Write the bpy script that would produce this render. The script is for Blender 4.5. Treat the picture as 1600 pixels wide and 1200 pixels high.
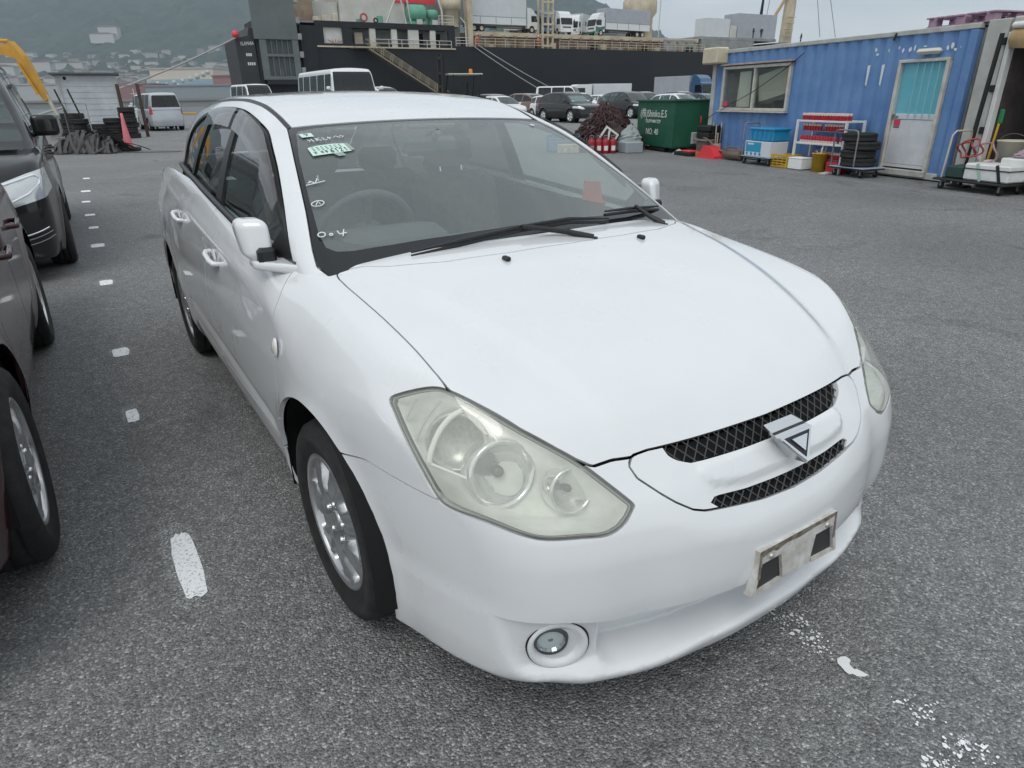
import bpy, bmesh, math, random
import numpy as np
from mathutils import Vector, Matrix
R = math.radians
random.seed(7); rng = np.random.default_rng(7)
for o in list(bpy.data.objects): bpy.data.objects.remove(o, do_unlink=True)
scn = bpy.context.scene
COL = scn.collection
# ---------------------------------------------------------------- camera
cam = bpy.data.cameras.new('camera'); cam_o = bpy.data.objects.new('camera', cam); COL.objects.link(cam_o)
cam.sensor_width = 36; cam.lens = 36*1024.12/1600; cam.clip_start = .05; cam.clip_end = 20000
cam_o.matrix_world = Matrix.Translation((0, 0, 1.4394)) @ Matrix.Rotation(R(90-23.6887), 4, 'X') @ Matrix.Rotation(R(-.8404), 4, 'Z')
scn.camera = cam_o
# ---------------------------------------------------------------- sky: overcast over a Nishita sky
SUN_EL, SUN_ROT = 58, 200
w = bpy.data.worlds.new('World'); scn.world = w; w.use_nodes = True
nt = w.node_tree; nt.nodes.clear()
out = nt.nodes.new('ShaderNodeOutputWorld'); bg = nt.nodes.new('ShaderNodeBackground')
sky = nt.nodes.new('ShaderNodeTexSky'); sky.sky_type = 'NISHITA'; sky.sun_disc = False
sky.sun_elevation = R(SUN_EL); sky.sun_rotation = R(SUN_ROT); sky.air_density = 1; sky.dust_density = 3
tc = nt.nodes.new('ShaderNodeTexCoord'); mp = nt.nodes.new('ShaderNodeMapping'); mp.inputs['Scale'].default_value = (1, 1, 4.5)
n1 = nt.nodes.new('ShaderNodeTexNoise'); n1.inputs['Scale'].default_value = 2.2; n1.inputs['Detail'].default_value = 9; n1.inputs['Roughness'].default_value = .55; n1.inputs['Distortion'].default_value = .6
cr = nt.nodes.new('ShaderNodeValToRGB')
cr.color_ramp.elements[0].position = .30; cr.color_ramp.elements[0].color = (6.3, 7.1, 7.7, 1)
cr.color_ramp.elements[1].position = .66; cr.color_ramp.elements[1].color = (9.3, 9.7, 9.8, 1)
mx = nt.nodes.new('ShaderNodeMix'); mx.data_type = 'RGBA'; mx.inputs[0].default_value = .86
L = nt.links.new
L(tc.outputs['Generated'], mp.inputs[0]); L(mp.outputs[0], n1.inputs['Vector']); L(n1.outputs['Fac'], cr.inputs[0])
L(sky.outputs[0], mx.inputs[6]); L(cr.outputs[0], mx.inputs[7]); L(mx.outputs[2], bg.inputs[0]); L(bg.outputs[0], out.inputs[0])
bg.inputs[1].default_value = .085
sun = bpy.data.lights.new('sun', 'SUN'); sun.energy = .9; sun.angle = R(28); sun.color = (1, .97, .93)
sun_o = bpy.data.objects.new('sun', sun); COL.objects.link(sun_o)
_az = R(SUN_ROT)
_sd = Vector((math.sin(_az)*math.cos(R(SUN_EL)), math.cos(_az)*math.cos(R(SUN_EL)), math.sin(R(SUN_EL))))
sun_o.rotation_euler = _sd.to_track_quat('Z', 'Y').to_euler(); sun_o.location = (0, 0, 60)
vs = scn.view_settings; vs.view_transform = 'Standard'; vs.look = 'None'; vs.gamma = 1; vs.exposure = 0.33
scn.render.engine = 'CYCLES'
scn.render.resolution_x = 1024; scn.render.resolution_y = 768
# ---------------------------------------------------------------- materials
MATS = {}
def mat(name, col=(.5, .5, .5), rough=.5, metal=0., coat=0., spec=.5, var=0., vscale=8., bump=0., bscale=60., col2=None, alpha=1., trans=0., ior=1.45, emit=0., dirt=0., coatr=.03, tint=None):
    """Principled material with object-space noise: var mixes towards col2, bump gives fine relief, dirt dulls patches"""
    if name in MATS: return MATS[name]
    m = bpy.data.materials.new(name); m.use_nodes = True; MATS[name] = m
    nt = m.node_tree; b = nt.nodes['Principled BSDF']
    c = tuple(col)+(1,)
    b.inputs['Base Color'].default_value = c; b.inputs['Roughness'].default_value = rough; b.inputs['Metallic'].default_value = metal
    b.inputs['Coat Weight'].default_value = coat; b.inputs['Coat Roughness'].default_value = coatr
    b.inputs['Specular IOR Level'].default_value = spec; b.inputs['IOR'].default_value = ior
    b.inputs['Alpha'].default_value = alpha; b.inputs['Transmission Weight'].default_value = trans
    if emit: b.inputs['Emission Color'].default_value = c; b.inputs['Emission Strength'].default_value = emit
    tcn = None
    if var or bump or dirt:
        tcn = nt.nodes.new('ShaderNodeTexCoord')
    if var:
        n = nt.nodes.new('ShaderNodeTexNoise'); n.inputs['Scale'].default_value = vscale; n.inputs['Detail'].default_value = 6; n.inputs['Roughness'].default_value = .65
        r = nt.nodes.new('ShaderNodeValToRGB'); r.color_ramp.elements[0].position = .35; r.color_ramp.elements[1].position = .7
        r.color_ramp.elements[0].color = c; r.color_ramp.elements[1].color = (tuple(col2) if col2 else tuple(k*(1-var) for k in col))+(1,)
        nt.links.new(tcn.outputs['Object'], n.inputs['Vector']); nt.links.new(n.outputs['Fac'], r.inputs[0]); nt.links.new(r.outputs[0], b.inputs['Base Color'])
    if dirt:
        n = nt.nodes.new('ShaderNodeTexNoise'); n.inputs['Scale'].default_value = vscale*1.7; n.inputs['Detail'].default_value = 8
        r = nt.nodes.new('ShaderNodeMapRange'); r.inputs['From Min'].default_value = .35; r.inputs['From Max'].default_value = .75
        r.inputs['To Min'].default_value = rough; r.inputs['To Max'].default_value = min(1, rough+dirt)
        nt.links.new(tcn.outputs['Object'], n.inputs['Vector']); nt.links.new(n.outputs['Fac'], r.inputs[0]); nt.links.new(r.outputs[0], b.inputs['Roughness'])
    if bump:
        n = nt.nodes.new('ShaderNodeTexNoise'); n.inputs['Scale'].default_value = bscale; n.inputs['Detail'].default_value = 4
        bp = nt.nodes.new('ShaderNodeBump'); bp.inputs['Strength'].default_value = bump; bp.inputs['Distance'].default_value = .01
        nt.links.new(tcn.outputs['Object'], n.inputs['Vector']); nt.links.new(n.outputs['Fac'], bp.inputs['Height']); nt.links.new(bp.outputs[0], b.inputs['Normal'])
    return m
def glass(name, tint, alpha, rough=.0, spec=0., diff=(.55, .6, .6)):
    """thin pane: transparent tint mixed with a mirror-like reflection by Fresnel, no refraction"""
    if name in MATS: return MATS[name]
    m = bpy.data.materials.new(name); m.use_nodes = True; MATS[name] = m
    nt = m.node_tree; nt.nodes.clear()
    o = nt.nodes.new('ShaderNodeOutputMaterial'); t = nt.nodes.new('ShaderNodeBsdfTransparent'); t.inputs[0].default_value = tuple(tint)+(1,)
    g = nt.nodes.new('ShaderNodeBsdfGlossy'); g.inputs['Roughness'].default_value = rough; g.inputs[0].default_value = (1, 1, 1, 1)
    f = nt.nodes.new('ShaderNodeFresnel'); ge = nt.nodes.new('ShaderNodeNewGeometry'); mi = nt.nodes.new('ShaderNodeMapRange')
    mi.inputs['To Min'].default_value = 1.5+spec; mi.inputs['To Max'].default_value = 1/(1.5+spec)   # same reflectance from both sides of a thin pane
    nt.links.new(ge.outputs['Backfacing'], mi.inputs[0]); nt.links.new(mi.outputs[0], f.inputs[0])
    d = nt.nodes.new('ShaderNodeBsdfDiffuse'); d.inputs[0].default_value = tuple(diff)+(1,)
    a = nt.nodes.new('ShaderNodeMixShader'); a.inputs[0].default_value = alpha
    x = nt.nodes.new('ShaderNodeMixShader')
    nt.links.new(t.outputs[0], a.inputs[1]); nt.links.new(d.outputs[0], a.inputs[2])
    nt.links.new(f.outputs[0], x.inputs[0]); nt.links.new(a.outputs[0], x.inputs[1]); nt.links.new(g.outputs[0], x.inputs[2]); nt.links.new(x.outputs[0], o.inputs[0])
    return m
# ---------------------------------------------------------------- objects
def tag(o, label=None, cat=None, group=None, kind=None):
    if label: o['label'] = label
    if cat: o['category'] = cat
    if group: o['group'] = group
    if kind: o['kind'] = kind
    return o
def empty(name, loc=(0, 0, 0), rz=0., parent=None):
    o = bpy.data.objects.new(name, None); COL.objects.link(o); o.location = loc; o.rotation_euler = (0, 0, rz)
    o.empty_display_size = .1
    if parent: o.parent = parent
    return o
def link(name, me, m, parent=None, loc=None, rz=None):
    o = bpy.data.objects.new(name, me); COL.objects.link(o)
    for k in (m if isinstance(m, (list, tuple)) else [m]):
        if k is not None and len(me.materials) < len(m if isinstance(m, (list, tuple)) else [m]): me.materials.append(k)
    if parent: o.parent = parent
    if loc is not None: o.location = loc
    if rz is not None: o.rotation_euler = (0, 0, rz)
    return o
def copy_tree(o, parent=None):
    c = o.copy(); COL.objects.link(c); c.parent = parent
    for ch in list(o.children): copy_tree(ch, c)
    return c
class MB:
    """collects shapes and links them as ONE mesh object"""
    def __init__(s): s.v = []; s.f = []; s.sm = []; s.mi = []
    def add(s, v, f, smooth=False, mi=0):
        b = len(s.v); s.v += [tuple(p) for p in v]; s.f += [tuple(i+b for i in q) for q in f]; s.sm += [smooth]*len(f); s.mi += [mi]*len(f); return s
    def box(s, c, d, rz=0., bev=0., M=None, mi=0):
        x, y, z = d[0]/2, d[1]/2, d[2]/2
        if bev > 0:
            b = min(bev, x*.9, y*.9, z*.9)
            v = []; 
            for sx in (-1, 1):
                for sy in (-1, 1):
                    for sz in (-1, 1):
                        v += [(sx*x, sy*(y-b), sz*(z-b)), (sx*(x-b), sy*y, sz*(z-b)), (sx*(x-b), sy*(y-b), sz*z)]
            I = lambda sx, sy, sz, k: ((sx > 0)*4+(sy > 0)*2+(sz > 0))*3+k
            f = []
            for sx in (-1, 1): f.append([I(sx, -1, -1, 0), I(sx, 1, -1, 0), I(sx, 1, 1, 0), I(sx, -1, 1, 0)][::sx])
            for sy in (-1, 1): f.append([I(-1, sy, -1, 1), I(1, sy, -1, 1), I(1, sy, 1, 1), I(-1, sy, 1, 1)][::-sy])
            for sz in (-1, 1): f.append([I(-1, -1, sz, 2), I(1, -1, sz, 2), I(1, 1, sz, 2), I(-1, 1, sz, 2)][::sz])
            for a in (-1, 1):
                for c2 in (-1, 1):
                    f.append([I(a, c2, -1, 0), I(a, c2, -1, 1), I(a, c2, 1, 1), I(a, c2, 1, 0)][::a*c2*-1 if False else 1])
                    f.append([I(a, -1, c2, 0), I(a, -1, c2, 2), I(a, 1, c2, 2), I(a, 1, c2, 0)])
                    f.append([I(-1, a, c2, 1), I(-1, a, c2, 2), I(1, a, c2, 2), I(1, a, c2, 1)])
                    for e in (-1, 1): f.append([I(a, c2, e, 0), I(a, c2, e, 1), I(a, c2, e, 2)])
        else:
            v = [(sx*x, sy*y, sz*z) for sx in (-1, 1) for sy in (-1, 1) for sz in (-1, 1)]
            f = [(0, 1, 3, 2), (4, 6, 7, 5), (0, 4, 5, 1), (2, 3, 7, 6), (0, 2, 6, 4), (1, 5, 7, 3)]
        T = Matrix.Translation(c) @ Matrix.Rotation(rz, 4, 'Z')
        if M is not None: T = T @ M
        return s.add([T @ Vector(p) for p in v], f, False, mi)
    def tube(s, pts, r, n=8, closed=False, cap=True, mi=0, smooth=True):
        pts = [Vector(p) for p in pts]; m = len(pts); rr = r if isinstance(r, (list, tuple)) else [r]*m
        v = []; f = []
        up = None
        for i, p in enumerate(pts):
            if closed: d = pts[(i+1) % m]-pts[i-1]
            else: d = pts[min(i+1, m-1)]-pts[max(i-1, 0)]
            d.normalize()
            if up is None: up = d.orthogonal().normalized()
            else:
                up = up-d*up.dot(d)
                up = up.normalized() if up.length > 1e-6 else d.orthogonal().normalized()
            w2 = d.cross(up)
            for k in range(n):
                a = 2*math.pi*k/n
                v.append(p+(up*math.cos(a)+w2*math.sin(a))*rr[i])
        for i in range(m if closed else m-1):
            for k in range(n):
                j = (i+1) % m
                f.append((i*n+k, i*n+(k+1) % n, j*n+(k+1) % n, j*n+k))
        s.add(v, f, smooth, mi)
        if cap and not closed:
            s.add(v[:n], [tuple(range(n))[::-1]], False, mi); s.add(v[-n:], [tuple(range(n))], False, mi)
        return s
    def cyl(s, a, b, r, n=16, mi=0): return s.tube([a, b], r, n, mi=mi)
    def lathe(s, prof, c=(0, 0, 0), axis='Z', n=24, mi=0, smooth=True, M=None):
        v = []; f = []
        for (r, h) in prof:
            for k in range(n):
                a = 2*math.pi*k/n
                p = (r*math.cos(a), r*math.sin(a), h)
                if axis == 'Y': p = (p[0], p[2], p[1])
                if axis == 'X': p = (p[2], p[0], p[1])
                p = Vector(p)
                if M is not None: p = M @ p
                v.append(p+Vector(c))
        for i in range(len(prof)-1):
            for k in range(n):
                f.append((i*n+k, i*n+(k+1) % n, (i+1)*n+(k+1) % n, (i+1)*n+k))
        return s.add(v, f, smooth, mi)
    def prism(s, poly, z0, z1, plane='XY', M=None, mi=0):
        """extrude a 2D polygon; plane XY: along z, XZ: along y, YZ: along x"""
        def P(a, b, h): return {'XY': (a, b, h), 'XZ': (a, h, b), 'YZ': (h, a, b)}[plane]
        n = len(poly)
        v = [P(a, b, z0) for a, b in poly]+[P(a, b, z1) for a, b in poly]
        if M is not None: v = [M @ Vector(p) for p in v]
        f = [tuple(range(n))[::-1], tuple(range(n, 2*n))]+[(i, (i+1) % n, n+(i+1) % n, n+i) for i in range(n)]
        return s.add(v, f, False, mi)
    def build(s, name, m, parent=None, loc=None, rz=None, recalc=True, autosmooth=None):
        me = bpy.data.meshes.new(name); me.from_pydata(s.v, [], s.f); me.update()
        me.polygons.foreach_set('use_smooth', s.sm); me.polygons.foreach_set('material_index', s.mi)
        if recalc:
            b = bmesh.new(); b.from_mesh(me); bmesh.ops.recalc_face_normals(b, faces=b.faces); b.to_mesh(me); b.free()
        return link(name, me, m, parent, loc, rz)
def mesh_np(name, M, m, parent=None, ret=0., thick=None):
    """link a (V,N,T) mesh with its smooth normals; ret: inward return along the open edges"""
    V, N, T = M
    nv = len(V)
    ln = N[T].reshape(-1, 3)
    F = T
    if ret:
        e = np.concatenate([T[:, [0, 1]], T[:, [1, 2]], T[:, [2, 0]]])
        es = np.sort(e, 1)
        _, inv, c = np.unique(es, axis=0, return_inverse=True, return_counts=True)
        be = e[c[inv.ravel()] == 1]
        if len(be):
            bv = np.unique(be); mp = {k: i for i, k in enumerate(bv)}
            a = np.array([mp[k] for k in be[:, 0]]); b = np.array([mp[k] for k in be[:, 1]])
            V2 = V[bv]-N[bv]*ret
            V = np.concatenate([V, V2])
            q = np.concatenate([np.stack([be[:, 1], be[:, 0], nv+a], 1), np.stack([be[:, 1], nv+a, nv+b], 1)])
            F = np.concatenate([T, q])
            fn = np.cross(V[q[:, 1]]-V[q[:, 0]], V[q[:, 2]]-V[q[:, 0]]); fn /= np.linalg.norm(fn, axis=1)[:, None]+1e-12
            ln = np.concatenate([ln, np.repeat(fn, 3, 0)])
    me = bpy.data.meshes.new(name)
    me.from_pydata(V.tolist(), [], F.tolist()); me.update()
    me.polygons.foreach_set('use_smooth', [True]*len(me.polygons))
    me.normals_split_custom_set(ln.tolist())
    return link(name, me, m, parent)
# ---------------------------------------------------------------- implicit surfaces
def LUT(pts, n=4000):
    """smooth monotone cubic through (t, v) points -> fast lookup function"""
    t = np.array([p[0] for p in pts], float); v = np.array([p[1] for p in pts], float)
    o = np.argsort(t); t = t[o]; v = v[o]
    h = np.diff(t); d = np.diff(v)/h
    m = np.zeros(len(t))
    m[0] = d[0]; m[-1] = d[-1]
    for i in range(1, len(t)-1):
        m[i] = 0 if d[i-1]*d[i] <= 0 else 3*(h[i-1]+h[i])/((2*h[i]+h[i-1])/d[i-1]+(h[i]+2*h[i-1])/d[i])
    g = np.linspace(t[0], t[-1], n)
    k = np.clip(np.searchsorted(t, g)-1, 0, len(t)-2)
    u = (g-t[k])/h[k]
    y = (2*u**3-3*u**2+1)*v[k]+(u**3-2*u**2+u)*h[k]*m[k]+(-2*u**3+3*u**2)*v[k+1]+(u**3-u**2)*h[k]*m[k+1]
    return lambda x: np.interp(x, g, y)

def smax(a, b, k):
    h = np.clip(.5+.5*(a-b)/k, 0, 1)
    return a*h+b*(1-h)+k*h*(1-h)
def sstep(a, b, x):
    u = np.clip((x-a)/(b-a), 0, 1)
    return u*u*(3-2*u)
def gauss(x, c, w): return np.exp(-((x-c)/w)**2)

def grad(F, V, e=1e-3):
    g = np.stack([F(V+d)-F(V-d) for d in np.eye(3)*e], 1)/(2*e)
    return g
def surface_nets(F, lo, hi, h, newton=4):
    """quad mesh of F=0 in the box lo..hi, cell h; vertices pulled on to the surface; normals from the gradient"""
    ax = [np.arange(lo[k], hi[k]+h, h) for k in range(3)]
    X, Y, Z = np.meshgrid(*ax, indexing='ij')
    sh = X.shape
    val = F(np.stack([X.ravel(), Y.ravel(), Z.ravel()], 1)).reshape(sh)
    ins = val < 0
    n = [k-1 for k in sh]
    acc = np.zeros((n[0], n[1], n[2], 3)); cnt = np.zeros(n)
    P0 = np.stack([X, Y, Z], -1)
    for a in range(3):
        sl0 = [slice(None)]*3; sl1 = [slice(None)]*3
        sl0[a] = slice(0, -1); sl1[a] = slice(1, None)
        v0 = val[tuple(sl0)]; v1 = val[tuple(sl1)]
        cr = (v0 < 0) != (v1 < 0)
        t = np.where(cr, v0/np.where(cr, v0-v1, 1), 0)
        p = P0[tuple(sl0)].copy(); p[..., a] += t*h
        p *= cr[..., None]
        b, c = [k for k in range(3) if k != a]
        for db in (0, 1):
            for dc in (0, 1):
                s = [slice(None)]*3
                s[b] = slice(1-db, sh[b]-db); s[c] = slice(1-dc, sh[c]-dc)
                s2 = tuple(s)
                acc += p[s2]; cnt += cr[s2]
    idx = -np.ones(n, int)
    m = cnt > 0
    idx[m] = np.arange(m.sum())
    V = acc[m]/cnt[m][:, None]
    Q = []
    for a in range(3):
        b, c = [k for k in range(3) if k != a]
        sl0 = [slice(1, -1)]*3; sl1 = [slice(1, -1)]*3
        sl0[a] = slice(0, -1); sl1[a] = slice(1, None)
        i0 = ins[tuple(sl0)]; i1 = ins[tuple(sl1)]
        cr = np.argwhere(i0 != i1)
        if not len(cr): continue
        flip = i0[tuple(cr.T)]
        base = cr.copy(); base[:, b] += 1; base[:, c] += 1
        def cell(db, dc):
            q = base.copy(); q[:, b] -= db; q[:, c] -= dc
            return idx[tuple(q.T)]
        q = np.stack([cell(1, 1), cell(0, 1), cell(0, 0), cell(1, 0)], 1)
        if a == 1: flip = ~flip
        q[~flip] = q[~flip][:, ::-1]
        Q.append(q)
    Q = np.concatenate(Q)
    for _ in range(newton):
        f = F(V); g = grad(F, V)
        V = V-g*np.clip(f/np.maximum((g*g).sum(1), 1e-6), -h, h)[:, None]
    N = grad(F, V); N /= np.linalg.norm(N, axis=1)[:, None]+1e-12
    T = np.concatenate([Q[:, [0, 1, 2]], Q[:, [0, 2, 3]]])
    return V, N, T

def clip(M, g):
    """keep the part of mesh M=(V,N,T) where the vertex field g < 0; cut edges interpolated"""
    V, N, T = M
    ins = g < 0
    c = ins[T].sum(1)
    keep = T[c == 3]
    out = [keep]
    newV = []; newN = []; base = len(V)
    part = T[(c > 0) & (c < 3)]
    if len(part):
        ii = ins[part]; n1 = ii.sum(1) == 1
        # rotate so the odd vertex is first
        odd = np.where(n1, np.argmax(ii, 1), np.argmin(ii, 1))
        r = np.stack([part[np.arange(len(part)), (odd+k) % 3] for k in range(3)], 1)
        e = np.concatenate([r[:, [0, 1]], r[:, [0, 2]]])
        es = np.sort(e, 1)
        u, inv = np.unique(es, axis=0, return_inverse=True)
        inv = inv.ravel()
        t = (g[u[:, 0]]/(g[u[:, 0]]-g[u[:, 1]]))[:, None]
        newV = V[u[:, 0]]*(1-t)+V[u[:, 1]]*t
        newN = N[u[:, 0]]*(1-t)+N[u[:, 1]]*t
        newN /= np.linalg.norm(newN, axis=1)[:, None]+1e-12
        a = base+inv[:len(r)]; b = base+inv[len(r):]
        o1 = np.stack([r[:, 0], a, b], 1)[n1]
        k2 = ~n1
        o2 = np.stack([a, r[:, 1], r[:, 2]], 1)[k2]; o3 = np.stack([a, r[:, 2], b], 1)[k2]
        out += [o1, o2, o3]
        V = np.concatenate([V, newV]); N = np.concatenate([N, newN])
    T = np.concatenate(out)
    used = np.unique(T)
    mp = -np.ones(len(V), int); mp[used] = np.arange(len(used))
    return V[used], N[used], mp[T]

def poly_sdf(P, poly):
    """signed distance (negative inside) of 2D points to a closed polygon"""
    poly = np.asarray(poly, float)
    d = np.full(len(P), 1e9); inside = np.zeros(len(P), bool)
    for i in range(len(poly)):
        a = poly[i]; b = poly[(i+1) % len(poly)]
        e = b-a; w = P-a
        t = np.clip((w@e)/max(e@e, 1e-12), 0, 1)
        d = np.minimum(d, ((w-t[:, None]*e)**2).sum(1))
        c = ((a[1] <= P[:, 1]) & (b[1] > P[:, 1])) | ((b[1] <= P[:, 1]) & (a[1] > P[:, 1]))
        if abs(e[1]) > 1e-12:
            xi = a[0]+(P[:, 1]-a[1])/e[1]*e[0]
            inside ^= c & (P[:, 0] < xi)
    d = np.sqrt(d)
    return np.where(inside, -d, d)
def smooth_poly(pts, n=4, closed=True):
    """Catmull-Rom resample of a polygon"""
    p = np.asarray(pts, float); m = len(p); out = []
    for i in range(m if closed else m-1):
        if closed: a, b, c, d = p[i-1], p[i], p[(i+1) % m], p[(i+2) % m]
        else: a, b, c, d = p[max(i-1, 0)], p[i], p[i+1], p[min(i+2, m-1)]
        for k in range(n):
            t = k/n
            out.append(.5*((2*b)+(c-a)*t+(2*a-5*b+4*c-d)*t*t+(3*b-a-3*c+d)*t**3))
    if not closed: out.append(p[-1])
    return np.array(out)
# ---------------------------------------------------------------- shape of the white wagon (front axle x=0, forward +x, left +y)
_zc = LUT([(-4,1.05),(-.5,1.05),(-.15,1.035),(.07,1.012),(.25,.972),(.45,.915),(.6,.862),(.7,.815),(.77,.766),(.82,.72),(.9,.60),(1.2,.2)])
_ze = LUT([(-4,.985),(-.3,1.0),(-.15,.995),(0,.975),(.155,.955),(.334,.926),(.489,.885),(.6,.835),(.7,.768),(.77,.71),(.85,.62),(1.2,.2)])
_belt = LUT([(-4,1.13),(-3.4,1.13),(-2.7,1.105),(-2,1.085),(-1.22,1.036),(-.9,1.015),(-.45,.995),(-.15,.985),(0,.97)])
_w = LUT([(-4,.60),(-3.7,.74),(-3.5,.80),(-3.2,.84),(-2.7,.862),(-2,.866),(-.2,.866),(0,.860),(.2,.838),(.35,.812),(.5,.775),(.6,.742),(.7,.70),(.8,.645),(1,.45)])
_g = LUT([(0,.16),(.15,.10),(.2,.066),(.25,.042),(.3,.026),(.36,.018),(.42,.012),(.5,.003),(.6,0),(.7,.002),(.8,.014),(.88,.033),(.95,.058),(1.02,.09),(1.1,.125),(1.25,.18),(1.6,.3)])
_plan = LUT([(0,.868),(.1,.865),(.17,.858),(.3,.832),(.42,.79),(.5,.757),(.565,.72),(.623,.668),(.672,.60),(.715,.518),(.754,.416),(.785,.30),(.82,.1),(.9,-.6)])
_prof = LUT([(0,-.12),(.13,-.05),(.17,-.012),(.20,.010),(.25,.026),(.30,.036),(.36,.046),(.46,.058),(.55,.054),(.61,.04),(.66,.015),(.70,-.018),(.75,-.055),(.8,-.085),(.9,-.12),(1.1,-.15)])
_rear = LUT([(0,-3.45),(.2,-3.5),(.5,-3.57),(.8,-3.56),(1.0,-3.52),(1.3,-3.4)])
_lip = LUT([(0,-.004),(.2,0),(.32,.016),(.42,.028),(.52,.026),(.6,.012),(.7,.026),(.8,.036),(.9,.04)])
_facet = LUT([(0,.56),(.194,.605),(.226,.631),(.346,.682),(.418,.699),(.6,.71)])
_edge = lambda s: .408+.024*gauss(s, .62, .10)
def hero_lower(V, rec=False):
    x = V[:, 0]; s = np.abs(V[:, 1]); z = V[:, 2]
    q = np.clip(s/.675, 0, 1)
    crown = _zc(x)-_ze(x)
    # raised middle of the bonnet between two creases that spread towards the windscreen
    cl = .36+(.77-x)*.29
    rz = .014*sstep(.05, -.015, s-cl)*sstep(.86, .6, x)
    front = _zc(x)-crown*q**2.2-.006+rz-5.0*np.maximum(s-.675, 0)**2
    bt = _belt(x)+.0*s
    zt = front*sstep(-.6, -.04, x)+bt*(1-sstep(-.6, -.04, x))
    top = z-zt
    r = np.hypot(x, z-.307); r2 = np.hypot(x+2.7, z-.307)
    ss = _w(x)-_g(z)*(1-.62*sstep(.08, .28, x)*sstep(.5, .4, z))+.014*gauss(r, .355, .05)+.012*gauss(r2, .36, .055)
    msk = sstep(-.42, -.55, x)*sstep(-2.2, -2.05, x)
    ss = ss-.013*gauss(z, .45-.03*(x+1.2), .03)*msk
    ss = ss+.006*gauss(z, .905-.05*(x+1), .035)*sstep(.1, -.5, x)     # soft shoulder line
    side = s-ss
    xf = _plan(s*(1-(.035+.08*sstep(.38, .54, s))*sstep(.165, .27, z)*sstep(.96, .70, z)))+_prof(z)
    xf = xf+_lip(s)*gauss(z, .225, .055)
    if rec:     # tucked face below the bumper's edge: intake in the middle, flat facet round each fog lamp
        D = .092*sstep(.50, .44, s)+.030*(1-sstep(.50, .44, s))
        sb = _facet(z)
        xf = xf-D*sstep(.022, -.022, s-sb)*sstep(.235, .285, z)
    nose = x-xf
    rr = _rear(z)-x+.25*np.clip(s-.45, 0, 1)**2
    F = smax(top, side, .07)
    F = smax(F, nose, .04)
    F = smax(F, rr, .1)
    F = smax(F, .165+.0*z-z, .02)
    return F
_ws = LUT([(.6,.74),(.2,.92),(-.02,1.012),(-.2,1.083),(-.5,1.206),(-.8,1.316),(-.95,1.362),(-1.1,1.406),(-1.3,1.446),(-1.6,1.472),(-2,1.478),(-2.4,1.462),(-2.8,1.422),(-3.0,1.37),(-3.2,1.24),(-3.4,1.08),(-3.6,.9)])
_wc = LUT([(.6,.085),(-.1,.075),(-.5,.05),(-.9,.022),(-1.2,.025),(-2,.03),(-3,.04),(-4,.06)])
_sg = LUT([(.8,.80),(1.0,.768),(1.1,.738),(1.2,.702),(1.3,.657),(1.36,.625),(1.42,.585),(1.5,.52)])
_gt = LUT([(-4,.28),(-3.4,.16),(-3,.085),(-2.6,.04),(-2.1,.012),(-1.6,0),(-.9,.0),(-.5,.012),(-.15,.03),(.3,.06)])
def hero_upper(V):
    x = V[:, 0]; s = np.abs(V[:, 1]); z = V[:, 2]
    top = z-(_ws(x)-_wc(x)*(s/.62)**2)
    side = s-(_sg(z)-_gt(x))
    return smax(top, side, .07)

# ================================================================ the white station wagon
def mirror_mesh(M):
    V, N, T = M
    return V*[1, -1, 1], N*[1, -1, 1], T[:, ::-1]
def both(M):
    A = M; B = mirror_mesh(M)
    return np.concatenate([A[0], B[0]]), np.concatenate([A[1], B[1]]), np.concatenate([A[2], B[2]+len(A[0])])
def offset(M, d): return M[0]+M[1]*d, M[1], M[2]
def proj2(V, ex, ey): return np.stack([V@np.array(ex), V@np.array(ey)], 1)
PAINT = mat('pearl_white_paint', (.755, .77, .78), .26, coat=1., coatr=.025, var=.04, vscale=2.3, dirt=.10, spec=.6)
BLACKP = mat('black_trim_plastic', (.018, .018, .02), .45, var=.3, vscale=14)
RUBBER = mat('tyre_rubber', (.012, .012, .013), .75, var=.5, vscale=20, col2=(.028, .027, .026), bump=.25, bscale=140)
GAP = mat('shut_line_dark', (.006, .006, .006), .9)
ALLOY = mat('silver_alloy', (.60, .61, .62), .26, metal=.85, var=.25, vscale=9, dirt=.2)
CHROME = mat('chrome', (.75, .76, .78), .08, metal=1.)
DARKMET = mat('dark_metal', (.05, .05, .052), .5, metal=.6)
WSGLASS = glass('windscreen_glass', (.86, .93, .91), .15, diff=(.60, .67, .655))  # pale diffuse share paints a hazy sky reflection into the glass
SIDEGLASS = glass('side_glass', (.66, .76, .72), .02)
REARGLASS = glass('privacy_glass', (.16, .18, .18), .01)
FRIT = mat('black_glass_band', (.012, .013, .015), .12, spec=.5)
SMOKE = glass('smoked_visor', (.50, .46, .45), .30, diff=(.13, .115, .115))

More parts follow.
